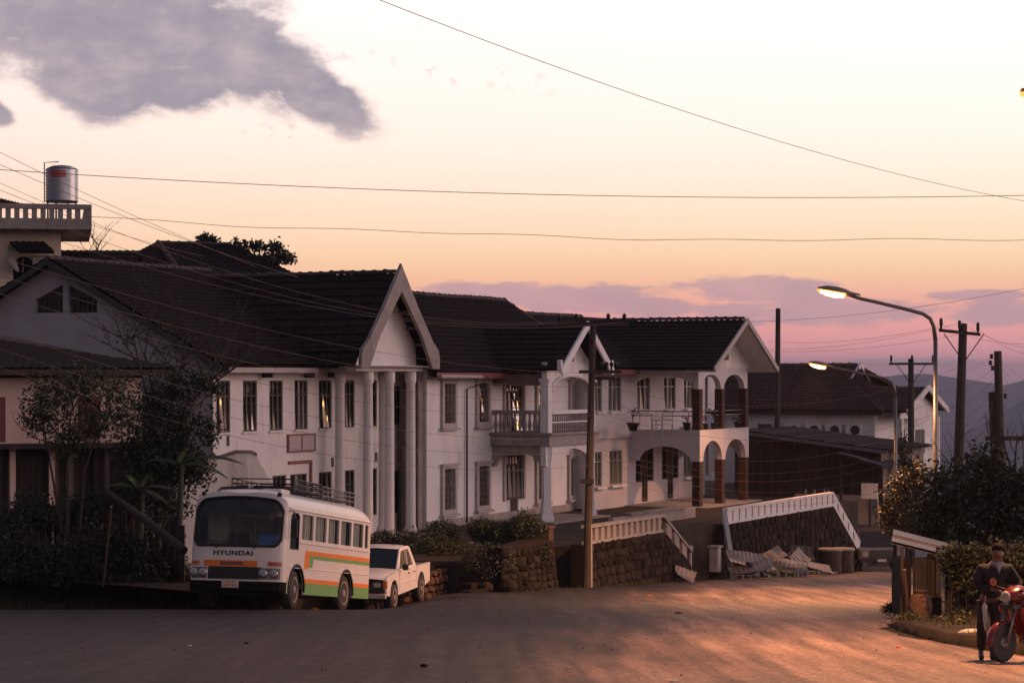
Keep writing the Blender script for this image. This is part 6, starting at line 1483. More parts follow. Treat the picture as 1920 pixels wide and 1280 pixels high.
for sg in (-1, 1):
    y0_, y1_ = (.60, 1.10) if sg > 0 else (-1.10, -.70)
    hp = patch(y0_, y1_, .67, .93, .014, 'steel', 'headlamp_panel')
    for yy in ((y0_+y1_)/2-.13, (y0_+y1_)/2+.12):
        xx_ = frontx(yy, .8)+.014
        h = MB().lathe([(.10, 0), (.105, .02), (.09, .025)], (xx_, yy, .80), 16, 'x').build('headlight', 'chrome', hp, True)
        MB().lathe([(.088, .018), (.06, .036), (.02, .042)], (xx_, yy, .80), 16, 'x').build('lens', 'lens', h, True)
    ya, yb = (.82, 1.12) if sg > 0 else (-1.12, -.90)
    patch(ya, yb, .98, 1.08, .018, 'lens_amber' if sg < 0 else 'lens_red', 'indicator')
    MB().lathe([(.05, -.04), (.06, 0), (.05, .05)], (frontx(.9*sg, 2.55)-.05, sg*.95, 2.66), 10, 'x').build('marker_lamp', 'iron', bus, True)
patch(-1.12, 1.12, .40, .60, .09, 'soot', 'bumper', th=.09)
pl_ = patch(-.26, .16, .46, .66, .105, 'plate_white', 'number_plate')
for k in range(5): patch(-.19+k*.06, -.155+k*.06, .50, .55, .108, 'lens_amber', 'plate_mark', pl_, .003, 1)
for k in range(3): patch(-.15+k*.08, -.10+k*.08, .58, .62, .108, 'lens_amber', 'plate_mark', pl_, .003, 1)
# windscreen: rubber, centre bar, two panes, visor
rb = MB(); pts = []
for i in range(40):
    t = i/39
    y = -1.085+2.17*t; pts.append((frontx(y, wtop(y))+.012, y, wtop(y)-.01))
for i in range(40):
    y = 1.085-2.17*i/39; pts.append((frontx(y, wbot(y))+.012, y, wbot(y)+.01))
pts.append(pts[0]); rb.tube(pts, .032, 6, cap=False); ws = rb.build('windscreen', 'black_plastic', bus, True)
for y0_, y1_ in ((-1.08, -.015), (.015, 1.08)):
    q = MB(); n = 16; vs = []
    for j in range(5):
        for i in range(n+1):
            y = y0_+(y1_-y0_)*i/n; a, b = wbot(y), wtop(y); z = a+(b-a)*j/4; vs.append((frontx(y, z)-.012, y, z))
    q.add(vs, [(j*(n+1)+i, j*(n+1)+i+1, (j+1)*(n+1)+i+1, (j+1)*(n+1)+i) for j in range(4) for i in range(n)]); q.build('pane', 'clear_glass', ws, True)
MB().tube([(frontx(0, 1.45)+.0, 0, 1.44), (frontx(0, 2.55)+.0, 0, 2.60)], .022, 6).build('centre_bar', 'black_plastic', ws)
q = MB(); n = 16; vs = []
for z in (2.28, 2.56):
    for i in range(n+1):
        y = -1.03+2.06*i/n; vs.append((frontx(y, z)-.05, y, min(z, wtop(y))))
q.add(vs, [(i, i+1, n+2+i, n+1+i) for i in range(n)]); q.build('sun_visor', 'black_plastic', ws)
for y in (-.45, .5): MB().tube([(frontx(y, 1.42)+.03, y, 1.38), (frontx(y, 1.7)+.03, y-.34, 1.62)], .012, 5).build('wiper', 'black_plastic', ws)
MB().box(BL-1.0, BL-.62, -1.02, 1.02, .95, 1.40).build('dashboard', 'black_plastic', bus)
MB().lathe([(.2, -.015), (.22, 0), (.2, .015)], (BL-1.05, .5, 1.52), 16, 'x').build('steering_wheel', 'black_plastic', bus)
for y in (-.62, .55):
    st2 = MB().box(BL-1.85, BL-1.75, y-.25, y+.25, 1.0, 1.85).build('front_seat', 'seat', bus, bevel=.05)
# interior curtains along the far windows seen through the windscreen
# blue route card lying behind the windscreen
cy0, cy1 = .32, .88
card = MB().slab([(BL-.62, cy0, 1.44), (BL-.62, cy1, 1.44), (BL-.72, cy1, 1.74), (BL-.72, cy0, 1.74)], (-.01, 0, 0)).build('route_card', 'sign_blue', bus)
def text_mesh(txt, size, m, ext=.004, wide=1.0):
    cu = bpy.data.curves.new('lettering', 'FONT'); cu.body = txt; cu.size = size; cu.extrude = ext; cu.align_x = 'CENTER'; cu.align_y = 'CENTER'; cu.space_character = 1.12; cu.offset = .004
    ob = bpy.data.objects.new('tmp', cu); me_ = bpy.data.meshes.new_from_object(ob); bpy.data.objects.remove(ob); me_.materials.clear(); me_.materials.append(M[m]); return me_
# loops of pale script, as on the card (not legible in the photograph)
q = MB(); rg = random.Random(6)
for r_, (zz, hh, nn_) in enumerate(((1.655, .075, 9), (1.53, .05, 11))):
    for i in range(nn_):
        y = cy0+.06+(cy1-cy0-.12)*i/(nn_-1); x = BL-.62-.1*(zz-1.44)/.3+.004; w = .018
        q.tube([(x, y-w, zz-hh*rg.uniform(.4, .5)), (x, y-w, zz+hh*.4), (x, y+w, zz+hh*rg.uniform(.3, .6)), (x, y+w, zz-hh*rg.uniform(.0, .4))], .006, 4)
q.build('script', 'letter_pale', card)
# maker's name in raised letters
lx0 = (433-435)/78.0
ly = -.05; ltr = inst(text_mesh('HYUNDAI', .15, 'letter_black', .006), 'lettering', bus)
ltr.matrix_local = Matrix(((0, 0, 1, frontx(ly, 1.25)+.004), (1.38, 0, 0, ly), (0, 1, 0, 1.265), (0, 0, 0, 1)))
# bend the letters with the nose
ltr_me = ltr.data
for v_ in ltr_me.vertices: v_.co.z += frontx(ly+1.38*v_.co.x, 1.25)-frontx(ly, 1.25)
# wheels
def wheel(parent, x, y, r, w, sg, hub='rim', steer=0):
    t = MB(); pf = [(r*.62, -w/2), (r*.93, -w/2), (r, -w*.32), (r, w*.32), (r*.93, w/2), (r*.62, w/2)]
    t.lathe(pf, (0, 0, 0), 28, 'y'); o_ = t.build('wheel', 'rubber', parent, True); o_.location = (x, y, r); o_.rotation_euler = (0, 0, steer)
    mr_ = MB(); e = sg*w/2
    mr_.lathe([(r*.64, e-.02*sg), (r*.66, e+.012*sg), (r*.58, e), (r*.50, e-.07*sg), (r*.24, e-.09*sg), (r*.22, e+.01*sg), (r*.1, e+.02*sg)], (0, 0, 0), 24, 'y')
    rim_ = mr_.build('rim', hub, o_, True)
    for k in range(6):
        a = k*math.pi/3; MB().lathe([(.022, e-.09*sg), (.022, e-.055*sg)], (r*.36*math.cos(a), 0, r*.36*math.sin(a)), 6, 'y').build('wheel_nut', 'iron', rim_)
    return o_
for sg in (1, -1):
    wheel(bus, fx, sg*(BW-.17), .46, .26, sg, 'rim', R(6)); wheel(bus, rx, sg*(BW-.17), .46, .26, sg, 'rim')
# mirror and its bracket
mi_ = MB().tube([(BL-.42, BW-.02, 2.3), (BL-.25, BW+.16, 2.26), (BL-.25, BW+.18, 2.1)], .014, 6).build('mirror_arm', 'iron', bus)
MB().box(BL-.30, BL-.25, BW+.08, BW+.25, 1.66, 2.1).build('mirror', 'black_plastic', bus, bevel=.02)
mi_ = MB().tube([(BL-.42, -BW+.02, 2.5), (BL-.2, -BW-.18, 2.62), (BL-.2, -BW-.2, 2.4)], .014, 6).build('mirror_arm', 'iron', bus)
# roof rack: dark front half, pale rear half
rk = MB()
def rack(x0, x1, m, zb, h, nm, back=True):
    r_ = MB().box(x0, x1, -.8, -.76, zb, zb+.04).build(nm, m, bus)
    for y in (-.8, .8):
        for z in (zb+.02, zb+h*.55, zb+h): MB().tube([(x0, y, z), (x1, y, z)], .017, 6).build('rail', m, r_)
        k = 6
        for i in range(k+1):
            x = x0+(x1-x0)*i/k; MB().tube([(x, y, zb-.08), (x, y, zb+h)], .014, 5).build('upright', m, r_)
    for x in ((x0, x1)):
        for z in (zb+.02, zb+h*.55, zb+h): MB().tube([(x, -.8, z), (x, .8, z)], .017, 6).build('rail', m, r_)
    for i in range(9):
        x = x0+(x1-x0)*(i+.5)/9; MB().box(x-.03, x+.03, -.8, .8, zb-.02, zb).build('slat', m, r_)
    return r_
rack(2.9, BL-1.6, 'iron', 2.86, .26, 'roof_rack'); rack(.3, 2.75, 'steel', 2.84, .24, 'roof_rack')
MB().box(3.2, 4.2, -.5, .3, 2.865, 3.0).build('rack_load', 'wood_dark', bus)
MB().box(BL-1.5, BL-.9, .25, .75, 2.74, 2.84).build('roof_hatch', 'white_paint', bus, bevel=.03)
MB().tube([(BL-.7, -1.0, 2.5), (BL-1.3, -.95, 2.86), (BL-1.4, -.3, 2.92)], .035, 6).build('roof_pipe', 'iron', bus)
# underbody
MB().box(.3, BL-.7, -.85, .85, .32, .5).build('chassis', 'iron', bus)

# ================================================================== pickup
PW, PLn = .83, 4.75
az = R(12); fw = Vector((-math.sin(az), -math.cos(az))); lf = Vector((-fw.y, fw.x))
cor = Vector(((724-960)/F*57.0, 57.0)); org = cor-fw*PLn-lf*PW
pfx, prx = PLn-.82, 1.0
gv = lambda a, b: gzv(a, b, org, fw, lf)
pitch = math.atan2(gv(pfx, PW)-gv(prx, PW), pfx-prx); z0 = gv(pfx, PW)-math.tan(pitch)*pfx
pk = thing('pickup_truck', 'white double cab pickup truck parked behind the bus, facing the camera', 'pickup truck', (org.x, org.y, z0), (0, -pitch, math.atan2(fw.y, fw.x)))
def acut(x, r, z=.36, n=10): return [(x+r*math.cos(math.pi*i/n), z+r*math.sin(math.pi*i/n)) for i in range(n+1)][::-1]
body = [(0, .52), (prx-.42, .44)]+acut(prx, .42, .44)+[(prx+.42, .44), (pfx-.42, .40)]+acut(pfx, .42, .42)+[(pfx+.42, .44), (PLn-.08, .46), (PLn-.02, .62), (PLn-.04, .92), (PLn-.30, .99), (PLn-1.25, 1.06), (1.42, 1.06), (1.40, 1.02), (.0, 1.02)]
for sg in (1, -1):
    MB().plate(body, [], 0, .06, lambda u, v, w, sg=sg: (u, sg*(PW-w), v)).build('side_panel', 'truck_paint', pk, bevel=.015)
    cabo = [(1.44, 1.062), (PLn-1.32, 1.062), (PLn-1.95, 1.60), (PLn-2.1, 1.64), (1.95, 1.64), (1.80, 1.60)]
    w1 = [(PLn-2.42, 1.10), (PLn-1.52, 1.10), (PLn-1.98, 1.54), (PLn-2.42, 1.56)]; w2 = [(1.72, 1.10), (PLn-2.52, 1.10), (PLn-2.52, 1.56), (1.98, 1.56)]
    inc = lambda u, v, w, sg=sg: (u, sg*(PW-.04-w-.20*(v-1.06)), v)
    MB().plate(cabo, [w1, w2], 0, .04, inc).build('cab_side', 'truck_paint', pk)
    for ww_ in (w1, w2): MB().plate(ww_, [], .02, .026, inc).build('side_window', 'glass', pk)
    MB().plate([(PLn-2.49, 1.08), (PLn-2.45, 1.08), (PLn-2.45, 1.57), (PLn-2.49, 1.57)], [], -.004, 0, inc).build('door_pillar', 'black_plastic', pk)
    MB().box(1.6, PLn-1.3, sg*PW-.01, sg*PW+.012, .68, .73).build('rub_strip', 'white_paint', pk)
    for x in (PLn-2.35, 1.75): MB().box(x, x+.13, sg*PW-.01, sg*PW+.02, .90, .94).build('door_handle', 'chrome', pk)
    for x in (PLn-1.35, PLn-2.48, 1.5): MB().box(x-.004, x+.004, sg*PW-.002, sg*PW+.003, .5, 1.05).build('door_seam', 'iron', pk)
    m_ = MB().tube([(PLn-1.5, sg*(PW-.02), 1.1), (PLn-1.45, sg*(PW+.1), 1.14)], .015, 5).build('mirror_arm', 'black_plastic', pk)
    MB().box(PLn-1.52, PLn-1.42, sg*(PW+.14)-.08, sg*(PW+.14)+.08, 1.06, 1.22).build('mirror', 'black_plastic', pk, bevel=.02)
    wheel(pk, pfx, sg*(PW-.1), .36, .22, sg); wheel(pk, prx, sg*(PW-.1), .36, .22, sg)
    hl = MB().box(PLn-.06, PLn-.015, sg*.56-.16, sg*.56+.16, .66, .86).build('headlight', 'black_plastic', pk)
    MB().box(PLn-.013, PLn-.004, sg*.58-.10, sg*.58+.10, .70, .82).build('lens', 'lens', hl)
    MB().box(PLn-.10, PLn-.0, sg*.79-.05, sg*.79+.045, .66, .86).build('indicator', 'lens_amber', pk)
# hood, windscreen, roof, bed
q = MB(); sec = []
for x, z, w in ((PLn-.03, .90, PW-.05), (PLn-.12, .95, PW-.03), (PLn-.5, 1.02, PW-.02), (PLn-1.32, 1.09, PW-.02)):
    sec.append([(x, -w, z-.03), (x, -w*.9, z), (x, -w*.3, z+.025), (x, w*.3, z+.025), (x, w*.9, z), (x, w, z-.03)])
q.add([p for s in sec for p in s], [(j*6+i, j*6+i+1, j*6+7+i, j*6+6+i) for j in range(3) for i in range(5)]); q.build('bonnet', 'truck_paint', pk, True)
yw0, yw1 = PW-.07, PW-.16
MB().quad((PLn-1.33, -yw0, 1.09), (PLn-1.33, yw0, 1.09), (PLn-1.95, yw1, 1.60), (PLn-1.95, -yw1, 1.60)).build('windscreen', 'glass_dark', pk)
for sg in (-1, 1): MB().tube([(PLn-1.32, sg*yw0, 1.08), (PLn-1.95, sg*yw1, 1.61)], .035, 6).build('windscreen_pillar', 'truck_paint', pk)
q = MB(); vs = []
for x, z in ((PLn-1.93, 1.60), (PLn-2.1, 1.65), (PLn-2.6, 1.67), (2.1, 1.66), (1.93, 1.62), (1.82, 1.58)): vs += [(x, -yw1, z-.03), (x, -yw1+.1, z), (x, 0, z+.02), (x, yw1-.1, z), (x, yw1, z-.03)]
q.add(vs, [(j*5+i, j*5+i+1, j*5+6+i, j*5+5+i) for j in range(5) for i in range(4)]); q.build('cab_roof', 'truck_paint', pk, True)
MB().quad((1.46, -yw0, 1.06), (1.46, yw0, 1.06), (1.82, yw1, 1.6), (1.82, -yw1, 1.6)).build('rear_window', 'glass_dark', pk)
MB().box(.02, 1.4, -PW+.065, PW-.065, .55, .62).build('bed_floor', 'iron', pk)
MB().box(-.03, .02, -PW+.02, PW-.02, .55, 1.02).build('tailgate', 'truck_paint', pk)
MB().box(1.36, 1.42, -PW+.07, PW-.07, .6, 1.05).build('bed_front', 'truck_paint', pk)
for sg in (1, -1): MB().box(.0, 1.4, sg*(PW-.04)-.05, sg*(PW-.04)+.05, 1.023, 1.05).build('bed_rail', 'truck_paint', pk)
MB().box(PLn-.07, PLn-.025, -.38, .38, .66, .86).build('grille', 'black_plastic', pk)
for k in range(4): MB().box(PLn-.023, PLn-.012, -.37, .37, .69+k*.045, .705+k*.045).build('grille_bar', 'iron', pk)
MB().box(PLn-.06, PLn-.02, -PW+.05, PW-.05, .56, .655).build('front_apron', 'black_plastic', pk)
MB().box(PLn-.04, PLn+.1, -PW-.0, PW+.0, .40, .53).build('bumper', 'frame_pale', pk, bevel=.02)
MB().box(.3, PLn-.5, -.6, .6, .30, .46).build('chassis', 'iron', pk)
MB().box(1.4, PLn-1.2, -PW+.07, PW-.07, .46, 1.0).build('cab_floor', 'iron', pk)

# ================================================================== dark truck half hidden at the end of the wall
sd_ = S(1652, -1.0); xd, Yd = sxy(sd_, -1.0)
dt = thing('parked_truck', 'dark truck half hidden by the roadside bush at the far end of the road', 'truck', (xd, Yd, gz(xd, Yd)), (0, 0, R(8)))
q = MB()
for x, z in ((.0, .0),): pass
MB().box(-.95, .95, 0, 4.6, .45, 1.02).build('body', 'tin_blue', dt, bevel=.08)
MB().plate([(.6, 1.02), (.9, 1.75), (3.0, 1.8), (3.4, 1.02)], [], -.82, .82, lambda u, v, w: (w, u, v)).build('cab', 'tin_dark', dt, bevel=.05)
MB().quad((-.74, .60, 1.06), (.74, .60, 1.06), (.7, .86, 1.68), (-.7, .86, 1.68)).build('windscreen', 'glass_dark', dt)
MB().box(-.5, .5, -.03, -.003, .62, .92).build('grille', 'black_plastic', dt)
for k in range(4): MB().box(-.48, .48, -.045, -.032, .65+k*.07, .67+k*.07).build('grille_bar', 'steel', dt)
for sg in (-1, 1):
    MB().lathe([(.13, -.05), (.12, -.02)], (sg*.72, 0, .76), 12, 'y').build('headlight', 'lens', dt)
    for y in (.8, 3.6): MB().lathe([(.2, -.11), (.36, -.1), (.38, 0), (.36, .1), (.2, .11)], (sg*.84, y, .38), 16, 'x').build('wheel', 'rubber', dt, True)
MB().box(-.98, .98, -.12, -.06, .42, .58).build('bumper', 'black_plastic', dt)
MB().box(-.2, .2, -.135, -.122, .44, .55).build('number_plate', 'plate_white', dt)
# ================================================================== roadside stall on the right
Yk = 43.0
def kp(px, py, Y=Yk): return tuple(at(px, py, Y))
x0, z0 = ground_at(1735, Yk); z0 = gz(7.6, Yk)+.05
hut = thing('stall_hut', 'small plank roadside stall under a sheet of bright tin roofing', 'stall', (x0, Yk, z0)); ho = (x0, Yk, z0)
zr_ = lambda px: EYE+(705-1018-(px-1670)*.245)/F*Yk
mb = MB(ho); tiled(mb, (kp(1668, 1018)[0], Yk-.15, zr_(1668)), (kp(1768, 1042)[0], Yk-.15, zr_(1768)), (kp(1812, 1035)[0], Yk+1.5, zr_(1768)+.12), (kp(1700, 1000)[0], Yk+1.5, zr_(1668)+.16), course=3.0, wave=.09, amp=.004, thick=.012); mb.build('tin_roof', 'tin_light', hut)
rg = random.Random(9)
xa, xb = kp(1712, 0)[0], kp(1760, 0)[0]; nn = 7
for i in range(nn):
    a = xa+(xb-xa)*i/nn; MB(ho).box(a+.004, a+(xb-xa)/nn-.006, Yk+rg.uniform(0, .02), Yk+.04, z0, zr_(1730)-.12).build('plank', 'wood_dark', hut)
xc = xb+.02
for i in range(8):
    y = Yk+.05+i*.16; MB(ho).box(xc, xc+.03, y, y+.15, z0, zr_(1765)-.06).build('plank', 'wood_black', hut)
for px, Y in ((1756, Yk-.08), (1690, Yk-.08), (1700, Yk+1.35)): MB(ho).tube([(kp(px, 0)[0], Y, z0-.1), (kp(px, 0)[0], Y, zr_(px)-.02)], .035, 6).build('post', 'wood_brown', hut)
MB(ho).box(xa-.2, xa, Yk+.2, Yk+1.3, z0, zr_(1690)-.3).build('side_panel', 'wood_black', hut)
t = thing('timber_pole', 'thin pale pole leaning at the left of the roadside stall', 'pole', kp(1704, 1150, Yk-.4)); q = at(1696, 1068, Yk-.4)-at(1704, 1150, Yk-.4)
MB().tube([(0, 0, -.15), tuple(q)], .03, 6).build('shaft', 'wood_brown', t); MB().tube([tuple(q), tuple(q*1.02)], .036, 6).build('end_cap', 'frame_pale', t)
jx, jz = kp(1726, 0, Yk-.5)[0], gz(7.6, Yk-.5)
jr = thing('clay_jar', 'reddish clay jar standing in front of the roadside stall', 'jar', (jx, Yk-.5, jz))
MB().lathe([(.12, 0), (.2, .12), (.24, .32), (.19, .52), (.12, .58)], (0, 0, 0), 18).build('jar', 'stone_red', jr, True); MB().lathe([(.12, .581), (.15, .6), (.15, .63), (.1, .635)], (0, 0, 0), 18).build('rim', 'stone_red', jr, True)
bxx = kp(1748, 0, Yk-.35)[0]; bx_ = thing('crate', 'dark wooden crate beside the clay jar at the stall', 'crate', (bxx, Yk-.3, jz))
for k in range(4): MB().box(-.17, .17, -.16+k*.0, -.14, .02+k*.12, .12+k*.12).build('slat', 'wood_dark', bx_)
MB().box(-.16, .16, -.135, .15, 0, .46).build('box', 'wood_dark', bx_)
# board screen right of the stall
Yw = 41.5; sx0, sx1 = kp(1772, 0, Yw)[0], kp(1990, 0, Yw)[0]; zg = gz(8.2, Yw)-.1
fn_ = thing('plank_screen', 'tall dark reddish plank screen under the roadside tree, behind the motorcyclist', 'fence', (sx0, Yw, zg)); i = 0; x = sx0
while x < sx1:
    w = rg.uniform(.13, .19); MB((sx0, Yw, zg)).box(x, x+w-.012, Yw+rg.uniform(-.015, .015), Yw+.04, zg, zg+1.55+rg.uniform(-.06, .06)).build('plank', 'wood_black', fn_); x += w
MB((sx0, Yw, zg)).box(sx0, sx1, Yw+.045, Yw+.09, zg+1.2, zg+1.28).build('rail', 'wood_black', fn_)

# ================================================================== motorcycle, cut by the right edge of the picture
def gyz(px, Y): x = (px-960)/F*Y; return x
Ym = 29.5; ax = gyz(1880, Ym); zg = gz(ax, Ym)
fwd = Vector((-.8, -.6)); yaw = math.atan2(fwd.y, fwd.x)
bike = thing('motorcycle', 'red step-through motorcycle at the right edge, its headlamp fairing catching the lamp light', 'motorcycle', (ax, Ym, zg), (0, 0, yaw))
# local: front axle above origin, x forward, y left
def bwheel(x, r, w=.07):
    o_ = MB().lathe([(r-.06, -w/2), (r-.02, -w/2), (r, 0), (r-.02, w/2), (r-.06, w/2)], (0, 0, 0), 30, 'y').build('wheel', 'rubber', bike, True); o_.location = (x, 0, r)
    rim_ = MB().lathe([(r-.055, -.02), (r-.075, -.025), (r-.075, .025), (r-.055, .02)], (0, 0, 0), 30, 'y').build('rim', 'chrome', o_, True)
    MB().lathe([(.05, -.04), (.055, 0), (.05, .04)], (0, 0, 0), 14, 'y').build('hub', 'chrome', o_, True)
    q = MB()
    for k in range(18):
        a = k*math.pi/9; q.tube([(.05*math.cos(a), .02*(-1)**k, .05*math.sin(a)), ((r-.07)*math.cos(a+.15), 0, (r-.07)*math.sin(a+.15))], .003, 4)
    sp2 = q.build('spokes', 'chrome', o_); sp2['kind'] = 'stuff'
    MB().lathe([(.09, .028), (.09, .04), (.02, .045)], (0, 0, 0), 18, 'y').build('brake_drum', 'steel', o_, True)
bwheel(0, .275); bwheel(-1.22, .275, .085)
for sg in (-1, 1): MB().tube([(0, sg*.075, .275), (-.17, sg*.07, .72)], .022, 8).build('fork', 'steel', bike, True)
q = MB(); n = 14; vs = []
for j in range(n+1):
    a = R(-5)+R(150)*j/n
    for y, dr_ in ((-.06, -.03), (-.04, .0), (0, .012), (.04, 0), (.06, -.03)): vs.append((.305*math.cos(a)+dr_*math.cos(a), y, .275+(.305+dr_)*math.sin(a)))
q.add(vs, [(j*5+i, j*5+i+1, j*5+6+i, j*5+5+i) for j in range(n) for i in range(4)]); q.build('front_fender', 'red_plastic', bike, True)
q = MB(); vs = []     # leg shield
for z, x, w in ((.30, -.40, .12), (.40, -.34, .20), (.55, -.28, .24), (.72, -.24, .23), (.86, -.22, .14)):
    for y in (-1, -.6, 0, .6, 1): vs.append((x-.10*abs(y)**2+.02, y*w, z))
q.add(vs, [(j*5+i, j*5+i+1, j*5+6+i, j*5+5+i) for j in range(4) for i in range(4)]); q.build('leg_shield', 'red_plastic', bike, True)
q = MB(); secs = []   # headlamp fairing
for x, w, h, zc in ((-.06, .06, .05, .90), (-.11, .12, .08, .91), (-.20, .17, .10, .93), (-.32, .16, .09, .97), (-.40, .08, .05, .99)): secs.append([(x, w*math.cos(2*math.pi*i/14), zc+h*math.sin(2*math.pi*i/14)) for i in range(14)])
q.add([p for s_ in secs for p in s_], [(j*14+i, j*14+(i+1) % 14, (j+1)*14+(i+1) % 14, (j+1)*14+i) for j in range(4) for i in range(14)]+[tuple(range(14)), tuple(range(56, 70))]); fair = q.build('headlamp_fairing', 'red_plastic', bike, True)
MB().lathe([(.085, .015), (.07, .04), (.02, .055)], (-.08, 0, .905), 18, 'x').build('headlight', 'lens', fair, True)
for sg in (-1, 1):
    MB().lathe([(.035, .0), (.04, .03), (.02, .05)], (-.22, sg*.2, .72), 12, 'x').build('turn_signal', 'lens_red', bike, True)
    MB().tube([(-.2, sg*.1, .985), (-.24, sg*.26, 1.01), (-.33, sg*.36, 1.0)], .013, 6).build('handlebar', 'iron', bike, True)
    MB().tube([(-.27, sg*.29, 1.008), (-.34, sg*.38, 1.0)], .02, 8).build('grip', 'rubber', bike, True)
    ma_ = MB().tube([(-.25, sg*.27, 1.01), (-.2, sg*.33, 1.06)], .006, 5).build('mirror_stem', 'chrome', bike)
    MB().lathe([(.055, -.008), (.06, 0), (.05, .012)], (-.2, sg*.34, 1.08), 14, 'x').build('mirror', 'lens_amber' if sg < 0 else 'chrome', bike, True)
MB().tube([(-.17, 0, .95), (-.3, 0, .55), (-.55, 0, .36), (-.9, 0, .45), (-1.2, 0, .62)], [.04, .05, .05, .045, .03], 8).build('frame', 'red_plastic', bike, True)
MB().lathe([(.13, -.12), (.15, 0), (.13, .12)], (-.6, 0, .3), 12, 'y').build('engine', 'steel', bike, True)
q = MB(); secs = []
for x, w, z in ((-.52, .07, .70), (-.7, .12, .74), (-1.0, .13, .74), (-1.28, .11, .78), (-1.36, .06, .79)): secs.append([(x, w*math.cos(2*math.pi*i/10), z+.05*math.sin(2*math.pi*i/10)) for i in range(10)])
q.add([p for s_ in secs for p in s_], [(j*10+i, j*10+(i+1) % 10, (j+1)*10+(i+1) % 10, (j+1)*10+i) for j in range(4) for i in range(10)]+[tuple(range(10)), tuple(range(40, 50))]); q.build('saddle', 'black_plastic', bike, True)
q = MB(); q.slab([(-.6, -.1, .5), (-.58, -.1, .68), (-1.38, -.08, .76), (-1.36, -.08, .64)], (0, .2, 0)); q.build('side_cover', 'red_plastic', bike, bevel=.02)
MB().tube([(-.62, -.13, .25), (-.9, -.16, .24), (-1.35, -.17, .36)], [.02, .035, .04], 10).build('exhaust', 'chrome', bike, True)
MB().box(-1.44, -1.38, -.06, .06, .66, .74).build('tail_lamp', 'lens_red', bike)
for sg in (-1, 1): MB().tube([(-1.22, sg*.09, .275), (-1.1, sg*.1, .66)], .02, 8).build('shock_absorber', 'chrome', bike)
MB().tube([(-.6, .14, .28), (-.72, .28, .0)], .012, 6).build('kick_stand', 'iron', bike)
q = MB(); q.box(-.36, -.08, -.12, .12, .74, .80); q = q.build('front_carrier', 'iron', bike)

# ================================================================== the person standing at the handlebar
def skinned(name, joints, links, m, parent=None, root=0, sub=2):
    me_ = bpy.data.meshes.new(name); me_.from_pydata([j[0] for j in joints], links, []); me_.materials.append(M[m])
    ob = bpy.data.objects.new(name, me_); C.objects.link(ob)
    sk = ob.modifiers.new('skin', 'SKIN'); sk.use_smooth_shade = True
    for i, j in enumerate(joints):
        r_ = j[1] if isinstance(j[1], tuple) else (j[1], j[1]); me_.skin_vertices[0].data[i].radius = r_; me_.skin_vertices[0].data[i].use_root = (i == root)
    s_ = ob.modifiers.new('sub', 'SUBSURF'); s_.levels = sub; s_.render_levels = sub
    dg = bpy.context.evaluated_depsgraph_get(); me2 = bpy.data.meshes.new_from_object(ob.evaluated_get(dg)); 
    ob.modifiers.clear(); ob.data = me2; me2.name = name
    if not me2.materials: me2.materials.append(M[m])
    if parent: ob.parent = parent
    return ob
pxp_, Yp = 1853, 30.25; xp = gyz(pxp_, Yp); zp = gz(xp, Yp)
per = thing('person', 'person in a dark jacket and pale collared shirt leaning over the motorcycle handlebar', 'person', (xp, Yp, zp))
# local axes: x right in the picture, y away, z up; the chest is turned to the camera and a little right
RH = Vector((.11, -.27, 1.0)); LH = Vector((.38, -.28, 1.0))
J = []; Lk = []
def jn(p, r, link=None):
    J.append((tuple(p), r)); i = len(J)-1
    if link is not None: Lk.append((link, i))
    return i
pel = jn((.02, .0, .88), (.10, .08)); wai = jn((.03, -.02, 1.02), (.10, .075), pel); che = jn((.06, -.05, 1.18), (.115, .075), wai); ub = jn((.08, -.08, 1.31), (.09, .06), che)
nk = jn((.09, -.12, 1.39), .052, ub); hd0 = jn((.095, -.145, 1.45), (.066, .070), nk); hd1 = jn((.10, -.155, 1.52), (.076, .088), hd0); hd2 = jn((.10, -.145, 1.59), (.066, .076), hd1)
nose = jn((.095, -.245, 1.50), .014, hd1); chin = jn((.098, -.20, 1.435), .032, hd0)
ear1 = jn((.02, -.14, 1.50), .014, hd1); ear2 = jn((.18, -.14, 1.50), .014, hd1)
arms = []
for sg, hand in ((-1, RH), (1, LH)):
    sh = jn((.08+sg*.19, -.08, 1.295), .048, ub)
    el = Vector((.08+sg*.29, -.06, 1.06)) if sg < 0 else Vector((.08+sg*.33, -.10, 1.08))
    e1 = jn(el, .036, sh); wr = hand+(el-hand).normalized()*.09; w1 = jn(wr, .027, e1); pm = jn(wr.lerp(hand, .6), (.034, .024), w1)
    dr_ = (hand-wr).normalized(); sd_ = dr_.cross(Vector((0, 0, 1))).normalized()
    for k, ln in enumerate((.060, .068, .064, .050)):
        b0 = hand+sd_*(k-1.5)*.019; f1 = jn(b0, .0095, pm); f2 = jn(b0+dr_*ln*.45+Vector((0, 0, -.012)), .009, f1); jn(b0+dr_*ln*.55+Vector((0, 0, -.045)), .008, f2)
    t1 = jn(wr.lerp(hand, .5)+sd_*(-sg)*.035+Vector((0, 0, -.01)), .010, pm); jn(wr.lerp(hand, .8)+sd_*(-sg)*.045+Vector((0, 0, -.04)), .009, t1)
    arms.append((sg, el, wr))
for sg, kx, fx_ in ((-1, -.10, -.10), (1, .10, .06)):
    hp_ = jn((.02+sg*.085, .0, .84), .085, pel); kn = jn((kx, -.03, .46), .058, hp_); an = jn((fx_, .02, .09), .037, kn); jn((fx_-.03, -.10, .04), .036, an)
body_ = skinned('body', J, Lk, 'skin', per)
